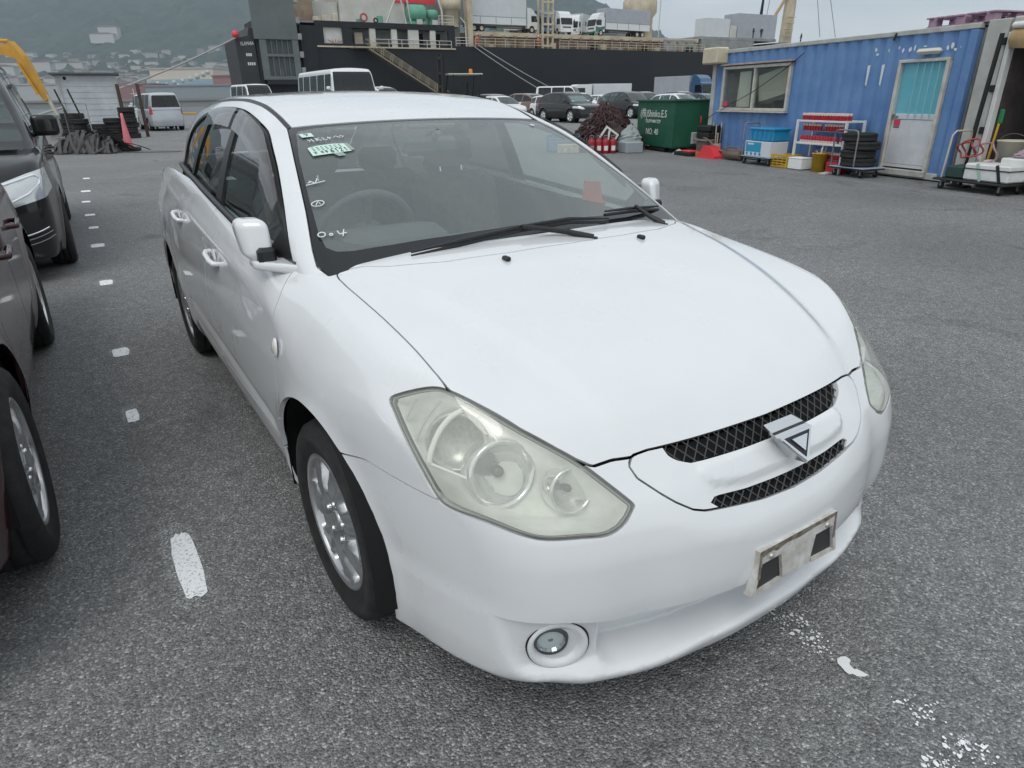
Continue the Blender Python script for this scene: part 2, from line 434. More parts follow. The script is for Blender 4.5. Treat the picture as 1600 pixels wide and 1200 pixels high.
def wheel(name, parent, loc, side, steer=0., spokes=7, rr=.212, R_=.307, wd=.195, rimmat=None, det=True, tilt=0.):
    """a wheel standing in the xz plane; side=-1: face towards -y"""
    rimmat = rimmat or ALLOY
    w = empty(name, loc, parent=parent); w.rotation_euler = (0, 0, steer+(0 if side < 0 else math.pi))
    h = wd/2
    k = R_/.307
    prof = [(rr-.012, -h*.86), (rr+.004, -h*.93), (rr+.02, -h*.99), (rr+.05*k, -h*1.06), (R_-.045, -h*1.06), (R_-.022, -h*.98), (R_-.008, -h*.86), (R_, -h*.6), (R_, -h*.52), (R_-.007, -h*.5), (R_-.007, -h*.44), (R_, -h*.42), (R_, -h*.06), (R_-.007, -h*.04), (R_-.007, h*.04), (R_, h*.06), (R_, h*.42), (R_-.007, h*.44), (R_-.007, h*.5), (R_, h*.52), (R_, h*.6), (R_-.012, h*.88), (R_-.05, h*1.05), (rr, h*.9)]
    if not det: prof = prof[:8]+prof[-4:]
    m = MB(); m.lathe(prof, axis='Y', n=64 if det else 28); m.build('tyre', RUBBER, w)
    # rim: barrel + face as a polar relief with open windows between the spokes
    m = MB(); m.lathe([(rr-.002, -h*.84), (rr-.004, -h*.90), (rr-.013, -h*.93), (rr-.02, -h*.88), (rr-.024, -h*.55), (rr-.05, -h*.1), (rr-.03, h*.8)], axis='Y', n=64 if det else 28)
    nr, na = (16, spokes*18) if det else (7, spokes*8)
    v = []; f = []; hole = {}
    for i in range(nr+1):
        u = i/nr; r = .03+(rr-.022-.03)*u
        for j in range(na):
            a = 2*math.pi*j/na; ph = (j*spokes/na) % 1.; c = abs(ph-.5)*2     # c=0 spoke centre, 1 window centre
            wspan = .62-.10*u
            ridge = max(0, 1-abs(c-.0)/.6)
            d = -h*.80+.018*max(0, .35-u)/.35-.010*math.sin(math.pi*min(1, u*1.1))
            inw = max(0, min(1, (c-wspan)/.10))*max(0, min(1, (u-.38)/.10))*max(0, min(1, (.97-u)/.05))
            d += .05*inw
            d += .007*max(0, 1-c/.5)*math.sin(math.pi*u)-.003*max(0, 1-abs(c-.35)/.12)*u
            v.append((r*math.cos(a), d, r*math.sin(a)))
            hole[(i, j)] = inw
    for i in range(nr):
        for j in range(na):
            q = [(i, j), (i, (j+1) % na), (i+1, (j+1) % na), (i+1, j)]
            if sum(hole[k] for k in q) > 3.2: continue
            f.append([a*na+b for a, b in q])
    m.add(v, f, True)
    m.lathe([(.0005, -h*.80-.004), (.026, -h*.80-.003), (.031, -h*.80+.004), (.032, -h*.7)], axis='Y', n=24)
    rim = m.build('rim', rimmat, w)
    if det:
        for k in range(5):
            a = 2*math.pi*k/5+.3
            n = MB(); n.lathe([(.0005, -.012), (.009, -.011), (.0105, -.004), (.0105, .02)], c=(.057*math.cos(a), -h*.80+.004, .057*math.sin(a)), axis='Y', n=8)
            n.build('lug_nut', CHROME, rim)
        n = MB(); n.lathe([(.02, -h*.3), (.135, -h*.3), (.135, -h*.15)], axis='Y', n=40); n.build('brake_disc', DARKMET, w)
    else:
        n = MB(); n.lathe([(.001, -h*.25), (rr-.04, -h*.25)], axis='Y', n=20); n.build('brake_disc', GAP, w)
    return w

def build_hero():
    H = empty('station_wagon', (.171608, 2.046123, 0), -1.00340993)
    tag(H, 'white station wagon with clouded headlights, triangular grille badge and empty number plate bracket', 'car')
    h = .0125
    lowA = surface_nets(lambda V: hero_lower(V), (-3.72, -.93, .13), (1.02, .03, 1.18), h)
    nosR = surface_nets(lambda V: hero_lower(V, True), (.2, -.93, .13), (1.02, .03, .47), h)
    up = surface_nets(hero_upper, (-3.72, -.86, .93), (.10, .03, 1.48), h)
    lowA, nosR, up = [clip(M, M[0][:, 1]) for M in (lowA, nosR, up)]
    X = lambda M: M[0][:, 0]; S = lambda M: -M[0][:, 1]; Z = lambda M: M[0][:, 2]
    gp = .0022
    bands = []
    def cut(M, g):        # -> inside piece, rest; both pulled back by half a shut line
        k = np.abs(g) < .05
        bands.append(offset(clip(clip(M, g-.016), -g-.016), -.014))
        return clip(M, g+gp), clip(M, gp-g)
    # ---- front lower: recess swap below the bumper edge
    EZ = lambda M: _edge(S(M))
    body = lowA
    body = clip(body, .172-Z(body))
    # wheel arches
    def arch(M, cx, r): return np.where(S(M) > .5, np.hypot(X(M)-cx, Z(M)-.33)-r, 1.)
    body = clip(body, -arch(body, .012, .368)); body = clip(body, -arch(body, -2.695, .37))
    g = np.maximum(np.maximum(Z(body)-EZ(body), .012-X(body)), S(body)-.72)
    # keep the side part of the low nose (behind s=.70 both shapes agree)
    val = clip(nosR, np.maximum(Z(nosR)-EZ(nosR)+.0015*(S(nosR) < .70), .014-X(nosR)))
    val = clip(val, .172-Z(val)); val = clip(val, -arch(val, .012, .368))
    body = clip(body, -np.maximum(Z(body)-EZ(body), .0-X(body)))
    # ---- headlamp
    HLP = np.array([(.384,.768,.831),(.393,.756,.844),(.457,.704,.872),(.494,.678,.872),(.550,.642,.853),(.631,.586,.811),(.686,.535,.775),(.722,.499,.747),(.766,.459,.705),(.804,.427,.669),(.810,.427,.660),(.818,.457,.635),(.815,.496,.622),(.797,.549,.626),(.766,.614,.629),(.734,.656,.639),(.676,.702,.654),(.600,.741,.656),(.562,.754,.669),(.518,.766,.719),(.452,.772,.780),(.401,.770,.818)])*[1, -1, 1]
    n = Vector((.62, -.60, .50)).normalized(); ex = Vector((n.y, -n.x, 0)).normalized(); ey = n.cross(ex)
    hp = smooth_poly(proj2(HLP, ex, ey), 3)
    def g_hl(M): return np.where((X(M) > .25) & (Z(M) > .55), poly_sdf(proj2(M[0], ex, ey), hp), 1.)
    lens, body = cut(body, g_hl(body))
    # ---- grille surround, in the front view
    go = [(0,.7445),(.1,.746),(.2,.747),(.30,.7475),(.35,.7475),(.385,.743),(.402,.728),(.395,.705),(.36,.674),(.335,.655),(.30,.634),(.27,.625),(.2,.617),(.1,.606),(0,.602)]
    go = go+[(-a, b) for a, b in go[::-1]]
    gsd = lambda M, P: np.where((X(M) > .6) & (Z(M) > .5), poly_sdf(np.stack([S(M), Z(M)], 1), P), 1.)
    grl, body = cut(body, gsd(body, go))
    # ---- bonnet, in the top view
    ho = [(.799,0),(.797,.1),(.79,.2),(.777,.3),(.763,.36),(.742,.43),(.735,.478),(.715,.505),(.686,.535),(.631,.586),(.55,.642),(.494,.678),(.43,.681),(.353,.681),(.17,.683),(0,.687),(-.06,.690),(-.115,.690),(-.15,.684),(-.165,.672),(-.15,.64),(-.075,.555),(-.01,.41),(.025,.22),(.035,0)]
    ho = ho+[(a, -b) for a, b in ho[::-1]]
    hood, body = cut(body, np.where(Z(body) > .6, poly_sdf(np.stack([X(body), S(body)], 1), ho), 1.))
    # ---- open the cabin
    cz = np.where(Z(body) > .6, np.maximum(S(body)-.705-.03*sstep(-.3, -1, X(body)), X(body)+.155+.0*S(body)), 1.)
    body = clip(body, -cz)
    # ---- bumper
    gb = np.where(X(body) > .12, np.minimum(Z(body)-.640-.024*sstep(.2, .34, X(body)), .60-X(body)), 1.)
    bump, body = cut(body, gb)
    bump = clip(bump, .1-X(bump))
    # ---- doors
    fd = [(-.335,.985),(-.312,.94),(-.296,.90),(-.289,.837),(-.292,.757),(-.300,.68),(-.296,.56),(-.287,.478),(-.30,.425),(-.36,.405),(-1.36,.375),(-1.40,.40),(-1.405,.7),(-1.41,1.2),(-.34,1.2)]
    rd = [(-1.41,1.2),(-1.405,.7),(-1.40,.40),(-1.44,.374),(-2.16,.36),(-2.22,.42),(-2.30,.60),(-2.42,.72),(-2.45,.85),(-2.44,1.2)]
    sidep = lambda M: np.stack([X(M), Z(M)], 1)
    d1, body = cut(body, np.where(S(body) > .5, poly_sdf(sidep(body), fd), 1.))
    d2, body = cut(body, np.where(S(body) > .5, poly_sdf(sidep(body), rd), 1.))
    fend, body = cut(body, -.45-X(body)+np.where(Z(body) < .40, .15, 0))
    sill, body = cut(body, np.maximum(np.maximum(Z(body)-.43, -2.5-X(body)), X(body)-.4))
    rbmp, quar = cut(body, np.maximum(Z(body)-.62, X(body)+2.9))
    # lip / valance: split the lower lip
    # ---- parts that exist once
    mesh_np('bonnet', both(hood), PAINT, H, ret=.02)
    bo = mesh_np('front_bumper', both(bump), PAINT, H, ret=.03)
    mesh_np('lower_valance', both(val), PAINT, H, ret=.015)
    mesh_np('rear_bumper', both(rbmp), PAINT, H, ret=.01)
    bm_ = [(b[0], b[1], b[2]) for b in bands if len(b[2])]
    off = np.cumsum([0]+[len(b[0]) for b in bm_])
    BB = (np.concatenate([b[0] for b in bm_]), np.concatenate([b[1] for b in bm_]), np.concatenate([b[2]+o for b, o in zip(bm_, off)]))
    # backing only where no paint lies behind the openings
    BB = clip(BB, np.where((np.hypot(BB[0][:, 0]-.012, BB[0][:, 2]-.33) < .37) & (-BB[0][:, 1] > .5), 1., -1.))
    gh = poly_sdf(proj2(BB[0], ex, ey), hp); BB = clip(BB, np.where((BB[0][:, 0] > .25) & (BB[0][:, 2] > .58), -(gh+.002), -1.))
    gg = poly_sdf(np.stack([-BB[0][:, 1], BB[0][:, 2]], 1), go); BB = clip(BB, np.where((BB[0][:, 0] > .6) & (BB[0][:, 2] > .5), -(gg+.002), -1.))
    mesh_np('shut_line_backing', both(BB), GAP, H)['kind'] = 'stuff'
    # engine-bay and under-floor darkness
    m = MB(); m.box((-1.5, 0, .19), (3.9, 1.05, .03)); m.box((-1.35, 0, .26), (1.95, 1.52, .10)); m.build('underbody', GAP, H)
    m = MB(); m.prism([(-.10, .2), (.62, .2), (.60, .62), (.40, .74), (0, .85), (-.10, .86)], -.50, .50, 'XZ'); m.build('engine_bay', GAP, H)
    for sd in (-1, 1):
        mm = (lambda M: M) if sd < 0 else mirror_mesh
        fo = mesh_np('front_fender', mm(fend), PAINT, H, ret=.015)
        # side repeater on the fender
        m = MB()
        p = Vector((-.243, sd*.862, .782))
        for q in range(1):
            m.lathe([(.0005, -.010), (.012, -.009), (.018, -.005), (.020, .002)], c=(0, 0, 0), axis='Y', n=20)
        rp = m.build('side_repeater', mat('clear_lamp', (.55, .5, .42), .12, coat=1), fo, loc=p); rp.scale = (.72, -sd*-1 if False else 1, 1.15)
        rp.rotation_euler = (R(-6)*-sd, 0, 0 if sd < 0 else math.pi)
        m = MB(); m.lathe([(.019, -.003), (.022, -.006), (.025, .002)], axis='Y', n=20); bz = m.build('bezel', PAINT, rp)
        a = mesh_np('front_door', mm(d1), PAINT, H, ret=.015)
        b = mesh_np('rear_door', mm(d2), PAINT, H, ret=.015)
        for dr, hx, hz in ((a, -1.19, .868), (b, -2.14, .905)):
            m = MB(); s0 = .848 if dr is a else .836
            m.tube([(hx+.080, -s0+.012, hz-.012), (hx+.078, -s0-.012, hz-.010), (hx+.045, -s0-.020, hz-.004), (hx-.045, -s0-.020, hz+.006), (hx-.078, -s0-.012, hz+.010), (hx-.085, -s0+.01, hz+.012)], [.009, .012, .011, .011, .012, .009], 10)
            o = m.build('door_handle', PAINT, dr)
            if sd > 0:
                for vv in o.data.vertices: vv.co.y *= -1
            m = MB(); m.lathe([(.0005, -.002), (.03, -.0015), (.036, .004)], c=(hx, -s0+.004, hz), axis='Y', n=20)
            o2 = m.build('handle_cup', mat('pearl_white_paint'), o)
            if sd > 0:
                for vv in o2.data.vertices: vv.co.y *= -1
        mesh_np('side_sill', mm(sill), PAINT, H, ret=.01)
        mesh_np('quarter_panel', mm(quar), PAINT, H, ret=.01)
        # wheel-arch liners
        for cx in (.012, -2.695):
            m = MB(); n_ = 24; vv = []; ff = []
            for i in range(n_+1):
                t = -.20+(math.pi+.40)*i/n_
                for yy in (.853, .83, .50):
                    rr_ = .366+(.012 if yy < .84 else .0)
                    vv.append((cx+rr_*math.cos(t), sd*yy, .33+rr_*math.sin(t)))
            for i in range(n_):
                for k in range(2): ff.append((i*3+k, i*3+k+1, i*3+4+k, i*3+3+k))
            m.add(vv, ff, True)
            m.add([(cx+.375*math.cos(2*math.pi*k/24), sd*.50, .33+.375*math.sin(2*math.pi*k/24)) for k in range(24)], [tuple(range(24))])
            m.build('wheel_arch_liner', GAP, H)
        for cx, st in ((0, R(2.0)), (-2.7, 0)):
            wheel('wheel', H, (cx, sd*(.745 if cx > -1 else .748), .307), sd, st)
        # ---- headlamp: housing, seal, lamp bowls, hazed lens
        lm = mm(lens)
        hl = empty('headlight', parent=H)
        gl = g_hl(lens)
        seal = offset(clip(lens, -gl-.0075), -.001)
        mesh_np('lens_seal', mm(seal), mat('seal_grey', (.16, .165, .15), .4), hl)
        mesh_np('lens', mm(offset(clip(lens, gl+.0065), .002)), LENS, hl)
        tub = clip(lens, gl+.006)
        d = np.clip(-g_hl(tub)/.05, 0, 1)
        inner = (tub[0]-tub[1]*(.012+.075*sstep(0, 1, d))[:, None], tub[1], tub[2])
        mesh_np('reflector_housing', mm(inner), mat('lamp_housing', (.90, .90, .86), .25, metal=.15, var=.5, vscale=11, col2=(.62, .68, .60)), hl)
        def bowl(c, r, d0, name='lamp_bowl', mt=None, ax=None):
            A = Vector(ax or (.88, -.12, .22)).normalized()
            q = Vector((0, 0, 1)).rotation_difference(A).to_matrix()
            m = MB(); m.lathe([(.0005, -d0), (r*.35, -d0*.96), (r*.7, -d0*.7), (r*.93, -d0*.25), (r, 0), (r*1.10, .004), (r*1.16, -.004), (r*1.17, -d0*.9)], n=36, M=q)
            m.v = [(p[0]+c[0], (p[1]+c[1])*(-sd), p[2]+c[2]) for p in m.v]
            if sd < 0: m.v = [(p[0], p[1], p[2]) for p in m.v]
            m_b = name
            o = m.build(name, mt or mat('lamp_chrome', (.86, .86, .85), .14, metal=.75, var=.25, vscale=25), hl)
            if name != 'lamp_bowl': return
            m = MB(); m.lathe([(.0005, -d0*.35), (r*.16, -d0*.36), (r*.2, -d0*.5), (r*.2, -d0)], n=16, M=q)
            m.v = [(p[0]+c[0], (p[1]+c[1])*(-sd), p[2]+c[2]) for p in m.v]
            m.build('bulb_shield', mat('bulb_shield', (.10, .10, .10), .3, metal=.7), o)
            m = MB(); m.lathe([(.0005, .001), (r*.5, .0005), (r*.95, -.002), (r*.98, -.006)], n=30, M=q)
            m.v = [(p[0]+c[0], (p[1]+c[1])*(-sd), p[2]+c[2]) for p in m.v]
            m.build('bowl_glass', glass('bowl_glass', (.92, .93, .92), .05), o)
        bowl((.628, -.630, .716), .066, .05)
        bowl((.714, -.513, .680), .045, .04)
        # turn-signal bowl behind a ribbed cover and two raised fins
        bowl((.533, -.686, .766), .058, .03, 'turn_signal_bowl', mat('signal_chrome', (.60, .61, .57), .3, metal=.5, var=.4, vscale=90, col2=(.36, .37, .34)), (.75, -.5, .2))
        for k, P3 in enumerate((((.434, .726, .842), (.434, .739, .824), (.434, .755, .799)), ((.484, .692, .848), (.478, .725, .813), (.476, .753, .767)), ((.529, .666, .836), (.520, .691, .821), (.516, .717, .793), (.519, .739, .756), (.521, .746, .733)), ((.556, .646, .828), (.585, .638, .808), (.612, .630, .787)), ((.523, .744, .729), (.57, .720, .724), (.615, .697, .719)))):
            m = MB(); pts = [(a, sd*b, c) for a, b, c in smooth_poly(P3, 4, False)]
            m.tube(pts, (.0024, .0028, .0065, .0028, .003)[k], 6); m.build('fin', mat('lamp_fin', (.50, .52, .46), .4) if k < 2 else mat('lamp_ring', (.86, .87, .80), .35), hl)
        # ---- fog lamp in the tucked facet
        A = Vector((.89, sd*.44, -.06)).normalized(); fc = Vector((.761, sd*.580, .334))+A*.002; q = Vector((0, 0, 1)).rotation_difference(A).to_matrix()
        fog = empty('fog_lamp', parent=H)
        m = MB(); m.lathe([(.040, -.012), (.050, .003), (.060, .008), (.067, .007), (.069, -.006)], c=fc, n=44, M=q); m.build('fog_lamp_surround', PAINT, fog)
        m = MB(); m.lathe([(.0685, .0030), (.0705, .0035), (.0715, -.006)], c=fc, n=44, M=q); m.build('surround_gap', GAP, fog)
        f2 = fc+Vector((-.004, sd*.016, .017))
        m = MB(); m.lathe([(.032, .006), (.036, .008), (.040, -.001), (.042, -.02)], c=f2, n=32, M=q); m.build('bezel', mat('bezel_grey', (.07, .072, .075), .4), fog)
        m = MB(); m.lathe([(.0005, -.020), (.010, -.019), (.020, -.013), (.028, -.004), (.033, .004)], c=f2, n=18, M=q, smooth=False); m.lathe([(.0005, .0), (.006, -.001), (.007, -.02)], c=f2, n=10, M=q); m.build('reflector', mat('fog_reflector', (.62, .64, .66), .22, metal=.8, var=.5, vscale=60), fog)
        m = MB(); m.lathe([(.0005, .010), (.02, .0085), (.034, .004)], c=f2, n=32, M=q); m.build('lens', glass('fog_glass', (.85, .9, .9), .05), fog)
    # ---- grille
    gr = empty('grille', parent=H)
    um = [(0,.757),(.1,.758),(.2,.759),(.30,.757),(.313,.745),(.309,.732),(.294,.721),(.262,.7105),(.235,.709),(.188,.708),(.094,.706),(0,.7055)]
    lmq = [(0,.633),(.05,.6335),(.144,.637),(.2,.642),(.226,.644),(.245,.643),(.252,.637),(.22,.612),(.17,.604),(.1,.594),(.05,.592),(0,.590)]
    um = um+[(-a, b) for a, b in um[::-1]]; lmq = lmq+[(-a, b) for a, b in lmq[::-1]]
    sur = clip(grl, -gsd(grl, um)); sur = clip(sur, -gsd(sur, lmq))
    # the bar between the two openings stands proud, with a step towards the surround
    bar = [(0,.7045),(.094,.705),(.188,.707),(.24,.706),(.252,.692),(.245,.676),(.222,.663),(.19,.658),(.126,.654),(0,.650)]
    bar = bar+[(-a, b) for a, b in bar[::-1]]
    gd = gsd(sur, bar)
    Vs = sur[0]+sur[1]*(.009*sstep(.002, -.006, gd)-.004*sstep(0, .02, gd)*sstep(.10, .03, gd))[:, None]
    # bring normals in line with the relief
    sur2 = (Vs, sur[1], sur[2])
    fn = np.cross(Vs[sur[2][:, 1]]-Vs[sur[2][:, 0]], Vs[sur[2][:, 2]]-Vs[sur[2][:, 0]])
    acc = np.zeros_like(Vs)
    for k in range(3): np.add.at(acc, sur[2][:, k], fn)
    acc /= np.linalg.norm(acc, axis=1)[:, None]+1e-12
    acc[np.abs(Vs[:, 1]) < 1e-4, 1] = 0
    wgt = np.exp(-(gd/.014)**2)[:, None]; acc = acc*wgt+sur[1]*(1-wgt); acc /= np.linalg.norm(acc, axis=1)[:, None]+1e-12
    mesh_np('grille_surround', both((Vs, acc, sur[2])), PAINT, gr, ret=.014)
    back = offset(clip(grl, np.minimum(gsd(grl, um), gsd(grl, lmq))-.02), -.022)
    mesh_np('grille_backing', both(back), GAP, gr)
    # diamond mesh wires, laid on the nose surface 2 cm inside
    def on_nose(y, z, d):
        x = .95
        for _ in range(10):
            P_ = np.array([[x, y, z]]); f = hero_lower(P_)[0]; gx = grad(hero_lower, P_)[0][0]
            x -= f/max(gx, .2)*.9
        nn = grad(hero_lower, np.array([[x, y, z]]))[0]; nn /= np.linalg.norm(nn)
        return Vector((x, y, z))-Vector(nn)*d
    for nm, PZ in (('upper_mesh', um), ('lower_mesh', lmq)):
        m = MB(); pp = np.array(PZ)
        z0, z1 = pp[:, 1].min()-.004, pp[:, 1].max()+.004
        for sg in (-1, 1):
            c = -.50
            while c < .50:
                # line y = c + sg*(z-z0)*1.5
                pts = [(c+sg*(z-z0)*1.15, z) for z in np.linspace(z0, z1, 14)]
                ok = (poly_sdf(np.array(pts), PZ) < .0015) & (np.array(pts)[:, 1] < .7495)
                run = [on_nose(a, b, .010) for (a, b), k in zip(pts, ok) if k]
                if len(run) > 1: m.tube(run, .0017, 4, cap=False)
                c += .030
        m.build(nm, mat('mesh_wire', (.075, .075, .08), .3), gr)
    # badge: chrome shield with a triangle pointing down
    bd = empty('grille_badge', parent=gr)
    c0 = on_nose(0, .742, -.006); 
    T0 = [Vector((.868, -.060, .735)), Vector((.868, .060, .735)), Vector((.912, .004, .676)), Vector((.912, -.004, .676))]
    rear = [Vector((.822, -.050, .746)), Vector((.822, .050, .746))]
    low = [Vector((.86, .006, .668)), Vector((.86, -.006, .668))]
    m = MB(); v = T0+rear+low
    m.add(v, [(0, 3, 2, 1), (0, 1, 5, 4), (1, 2, 6, 5), (3, 0, 4, 7), (2, 3, 7, 6)]); m.build('badge_body', mat('badge_satin', (.66, .67, .68), .22, metal=.75), bd)
    nrm = (T0[2]-T0[0]).cross(T0[1]-T0[0]).normalized(); nrm = nrm if nrm.x > 0 else -nrm
    cen = (T0[0]+T0[1]+T0[2]*.5+T0[3]*.5)/3
    def tri(k, d, th, name, mt, par):
        b = [cen+(p-cen)*k+nrm*d for p in (T0[0], T0[1], (T0[2]+T0[3])/2)]; t = [p+nrm*th for p in b]
        m = MB(); m.add(b+t, [(0, 1, 2), (3, 4, 5), (0, 1, 4, 3), (1, 2, 5, 4), (2, 0, 3, 5)]); return m.build(name, mt, par)
    tri(.97, .000, .005, 'triangle_frame', CHROME, bd); tri(.74, .005, .0012, 'triangle_dark', mat('badge_dark', (.012, .012, .016), .15), bd)
    tri(.46, .006, .004, 'triangle_inner', CHROME, bd)
    m = MB(); 
    a0, a1 = T0[0].lerp(rear[0], .22), T0[1].lerp(rear[1], .22); b0, b1 = T0[0].lerp(rear[0], .36), T0[1].lerp(rear[1], .36)
    m.add([p+Vector((0, 0, .0012)) for p in (a0, a1, b1, b0)], [(0, 1, 2, 3)]); m.build('badge_stripe', mat('badge_dark'), bd)
    # ---- number plate bracket with two open corners, old adhesive along its top
    pb = empty('plate_bracket', parent=H)
    P0 = Vector((.9305, -.002, .437)); tl = R(-4)
    Mx = Matrix.Translation(P0) @ Matrix.Rotation(tl, 4, 'Y')
    def plate_prism(poly, x0, x1, nm, mt, par):
        m = MB(); m.prism(poly, x0, x1, 'YZ', M=Mx); return m.build(nm, mt, par)
    PBM = mat('bracket_paint', (.66, .66, .64), .45, var=.6, vscale=22, col2=(.40, .36, .31))
    plate_prism([(-.145, .064), (.145, .064), (.145, .028), (-.145, .028)], -.016, .004, 'bracket_top_rail', PBM, pb)
    plate_prism([(-.065, .028), (.065, .028), (.05, -.045), (-.05, -.045)], -.020, .0035, 'bracket_centre', PBM, pb)
    for sg in (-1, 1):
        plate_prism([(sg*.145, .028), (sg*.132, .028), (sg*.150, -.053), (sg*.160, -.053)], -.016, .0035, 'bracket_arm', PBM, pb)
        plate_prism([(sg*.147, -.044), (sg*.160, -.053), (sg*.06, -.050), (sg*.06, -.040)], -.020, .003, 'bracket_foot', PBM, pb)
        plate_prism([(sg*.132, .027), (sg*.066, .027), (sg*.052, -.042), (sg*.146, -.046)], -.016, -.004, 'bracket_opening', mat('opening_dark', (.035, .035, .037), .6), pb)
        m = MB(); m.lathe([(.0005, .006), (.006, .0055), (.0075, .002), (.0075, -.002)], c=Mx @ Vector((.004, sg*.105, .040)), axis='X', n=12); m.build('screw', mat('screw_zinc', (.55, .54, .5), .35, metal=.8), pb)
        m = MB(); m.box(Mx @ Vector((.0046, sg*.105, .040)), (.001, .024, .022)); m.build('screw_tab', PBM, pb)
    plate_prism([(-.143, .0635), (.143, .0635), (.141, .055), (.1, .052), (.06, .054), (.0, .049), (-.05, .053), (-.08, .046), (-.12, .050), (-.141, .046)], .0043, .0052, 'adhesive_strip', mat('old_adhesive', (.10, .075, .06), .8, var=.7, vscale=60, col2=(.3, .27, .22), bump=.5, bscale=200), pb)
    for sg in (-1, 1):
        plate_prism([(sg*.143, .062), (sg*.136, .062), (sg*.137, -.01), (sg*.145, -.01)], .0043, .0050, 'rust_streak', mat('old_adhesive'), pb)
    # shallow recess frame round the bracket
    # ---- upper body
    WO = [(-.952,0),(-.953,.25),(-.955,.45),(-.953,.530),(-.949,.548),(-.708,.604),(-.447,.662),(-.30,.700),(-.235,.712),(-.19,.70),(.2,.70),(.2,0)]
    WO = WO+[(a, -b) for a, b in WO[::-1]]
    WC = [(-.935,0),(-.934,.25),(-.930,.45),(-.915,.520),(-.895,.534),(-.718,.585),(-.483,.636),(-.345,.662),(-.285,.664),(-.255,.645),(-.235,.60),(-.205,.48),(-.17,.30),(-.155,.15),(-.150,0)]
    WC = WC+[(a, -b) for a, b in WC[::-1]]
    tp = lambda M: np.stack([X(M), S(M)], 1)
    up = clip(up, .955-Z(up)+.0*X(up))
    bands.clear()
    gw = np.where(X(up) > -1.2, poly_sdf(tp(up), WO), 1.)
    wsm, up = cut(up, gw)
    gc = poly_sdf(tp(wsm), WC)
    wd = mesh_np('windscreen', both(offset(clip(wsm, gc), -.003)), WSGLASS, H)
    mesh_np('black_glass_border', both(offset(clip(wsm, -gc), -.0035)), FRIT, wd)
    WN = [(-2.74,.9),(-2.78,1.10),(-2.775,1.2),(-2.70,1.285),(-2.46,1.35),(-2.157,1.390),(-1.822,1.410),(-1.597,1.411),(-1.364,1.400),(-1.128,1.369),(-.934,1.324),(-.728,1.242),(-.532,1.131),(-.387,1.028),(-.30,.955),(-.30,.9)]
    WN = [(-2.74, .9), (-2.78, 1.10)]+smooth_poly(WN[1:-1], 5, False).tolist()+[(-.29, .9)]
    gn = np.where(S(up) > .45, poly_sdf(sidep(up), WN), 1.)
    win, up = cut(up, gn)
    rw = np.where(X(up) < -2.9, np.maximum(np.maximum(1.12-Z(up), Z(up)-1.37), S(up)-.52), 1.)
    rgl, up = cut(up, rw)
    gs = np.where((X(up) > -2.9), S(up)-.530-.0*X(up), 1.)
    gs = np.maximum(gs, 1.30-Z(up))
    rof, frm = cut(up, np.where((X(up) < -.9) & (X(up) > -3.1), np.maximum(S(up)-.532, 1.3-Z(up)), 1.))
    gdt = np.where((X(frm) < -.93) & (X(frm) > -2.95) & (Z(frm) > 1.28), S(frm)-.552, 1.)
    dit = clip(frm, gdt); frm = clip(frm, -gdt)
    mesh_np('roof', both(rof), PAINT, H, ret=.01)
    mesh_np('rear_window', both(rgl), REARGLASS, H)
    for sd in (-1, 1):
        mm = (lambda M: M) if sd < 0 else mirror_mesh
        mesh_np('roof_pillar_frame', mm(frm), PAINT, H, ret=.012)
        mesh_np('roof_moulding', mm(offset(dit, -.002)), BLACKP, H)
        # side glass: black frame all round, glass panes inside, pillar covers between
        gfr = np.where(S(win) > .45, poly_sdf(sidep(win), WN), 1.)
        bp = [(-1.45,1.45),(-1.478,.9),(-1.335,.9),(-1.385,1.45)]
        cp = [(-2.06,1.45),(-2.33,.9),(-2.24,.9),(-2.00,1.45)]
        sail = [(-.30,.9),(-.30,1.1),(-.42,1.08),(-.475,1.075),(-.60,.985),(-.62,.9)]
        gb_ = poly_sdf(sidep(win), bp); gc_ = poly_sdf(sidep(win), cp); ga_ = poly_sdf(sidep(win), sail)
        gall = np.minimum(np.minimum(np.minimum(gb_, gc_), ga_), -(gfr+.011))
        fo = mesh_np('window_frame', mm(offset(clip(win, gall), -.001)), BLACKP, H, ret=.008)
        pane = offset(clip(win, -gall), -.009)
        xs = pane[0][:, 0]
        for nm, lo, hi, mt in (('front_side_window', -1.42, 0, SIDEGLASS), ('rear_side_window', -2.16, -1.42, REARGLASS), ('quarter_window', -3, -2.16, REARGLASS)):
            pc = clip(pane, np.maximum(lo-pane[0][:, 0], pane[0][:, 0]-hi))
            if len(pc[2]): mesh_np(nm, mm(pc), mt, H)
        # belt moulding where the glass meets the doors
        m = MB(); pts = []
        for x in np.linspace(-2.74, -.50, 30):
            zb = float(_belt(x))-.002; s_ = float(_sg(zb)-_gt(x))+.010
            pts.append((x, sd*s_, zb+.006))
        m.tube(pts, .0135, 8); m.build('belt_moulding', BLACKP, H)
        # rain visors: smoked strips standing off the glass along the top of each door window
        for lo, hi in ((-1.40, -.56), (-2.08, -1.46)):
            gv = np.maximum(np.maximum(lo-X(win), X(win)-hi), np.maximum(gfr+.006, -(gfr+.075)))
            gv = np.maximum(gv, 1.05+.20*sstep(-.62, -.85, X(win))-Z(win))
            vz = clip(win, gv)
            mesh_np('rain_visor', mm(offset(vz, .014)), SMOKE, H)
        # ---- door mirror
        mr = empty('door_mirror', parent=H)
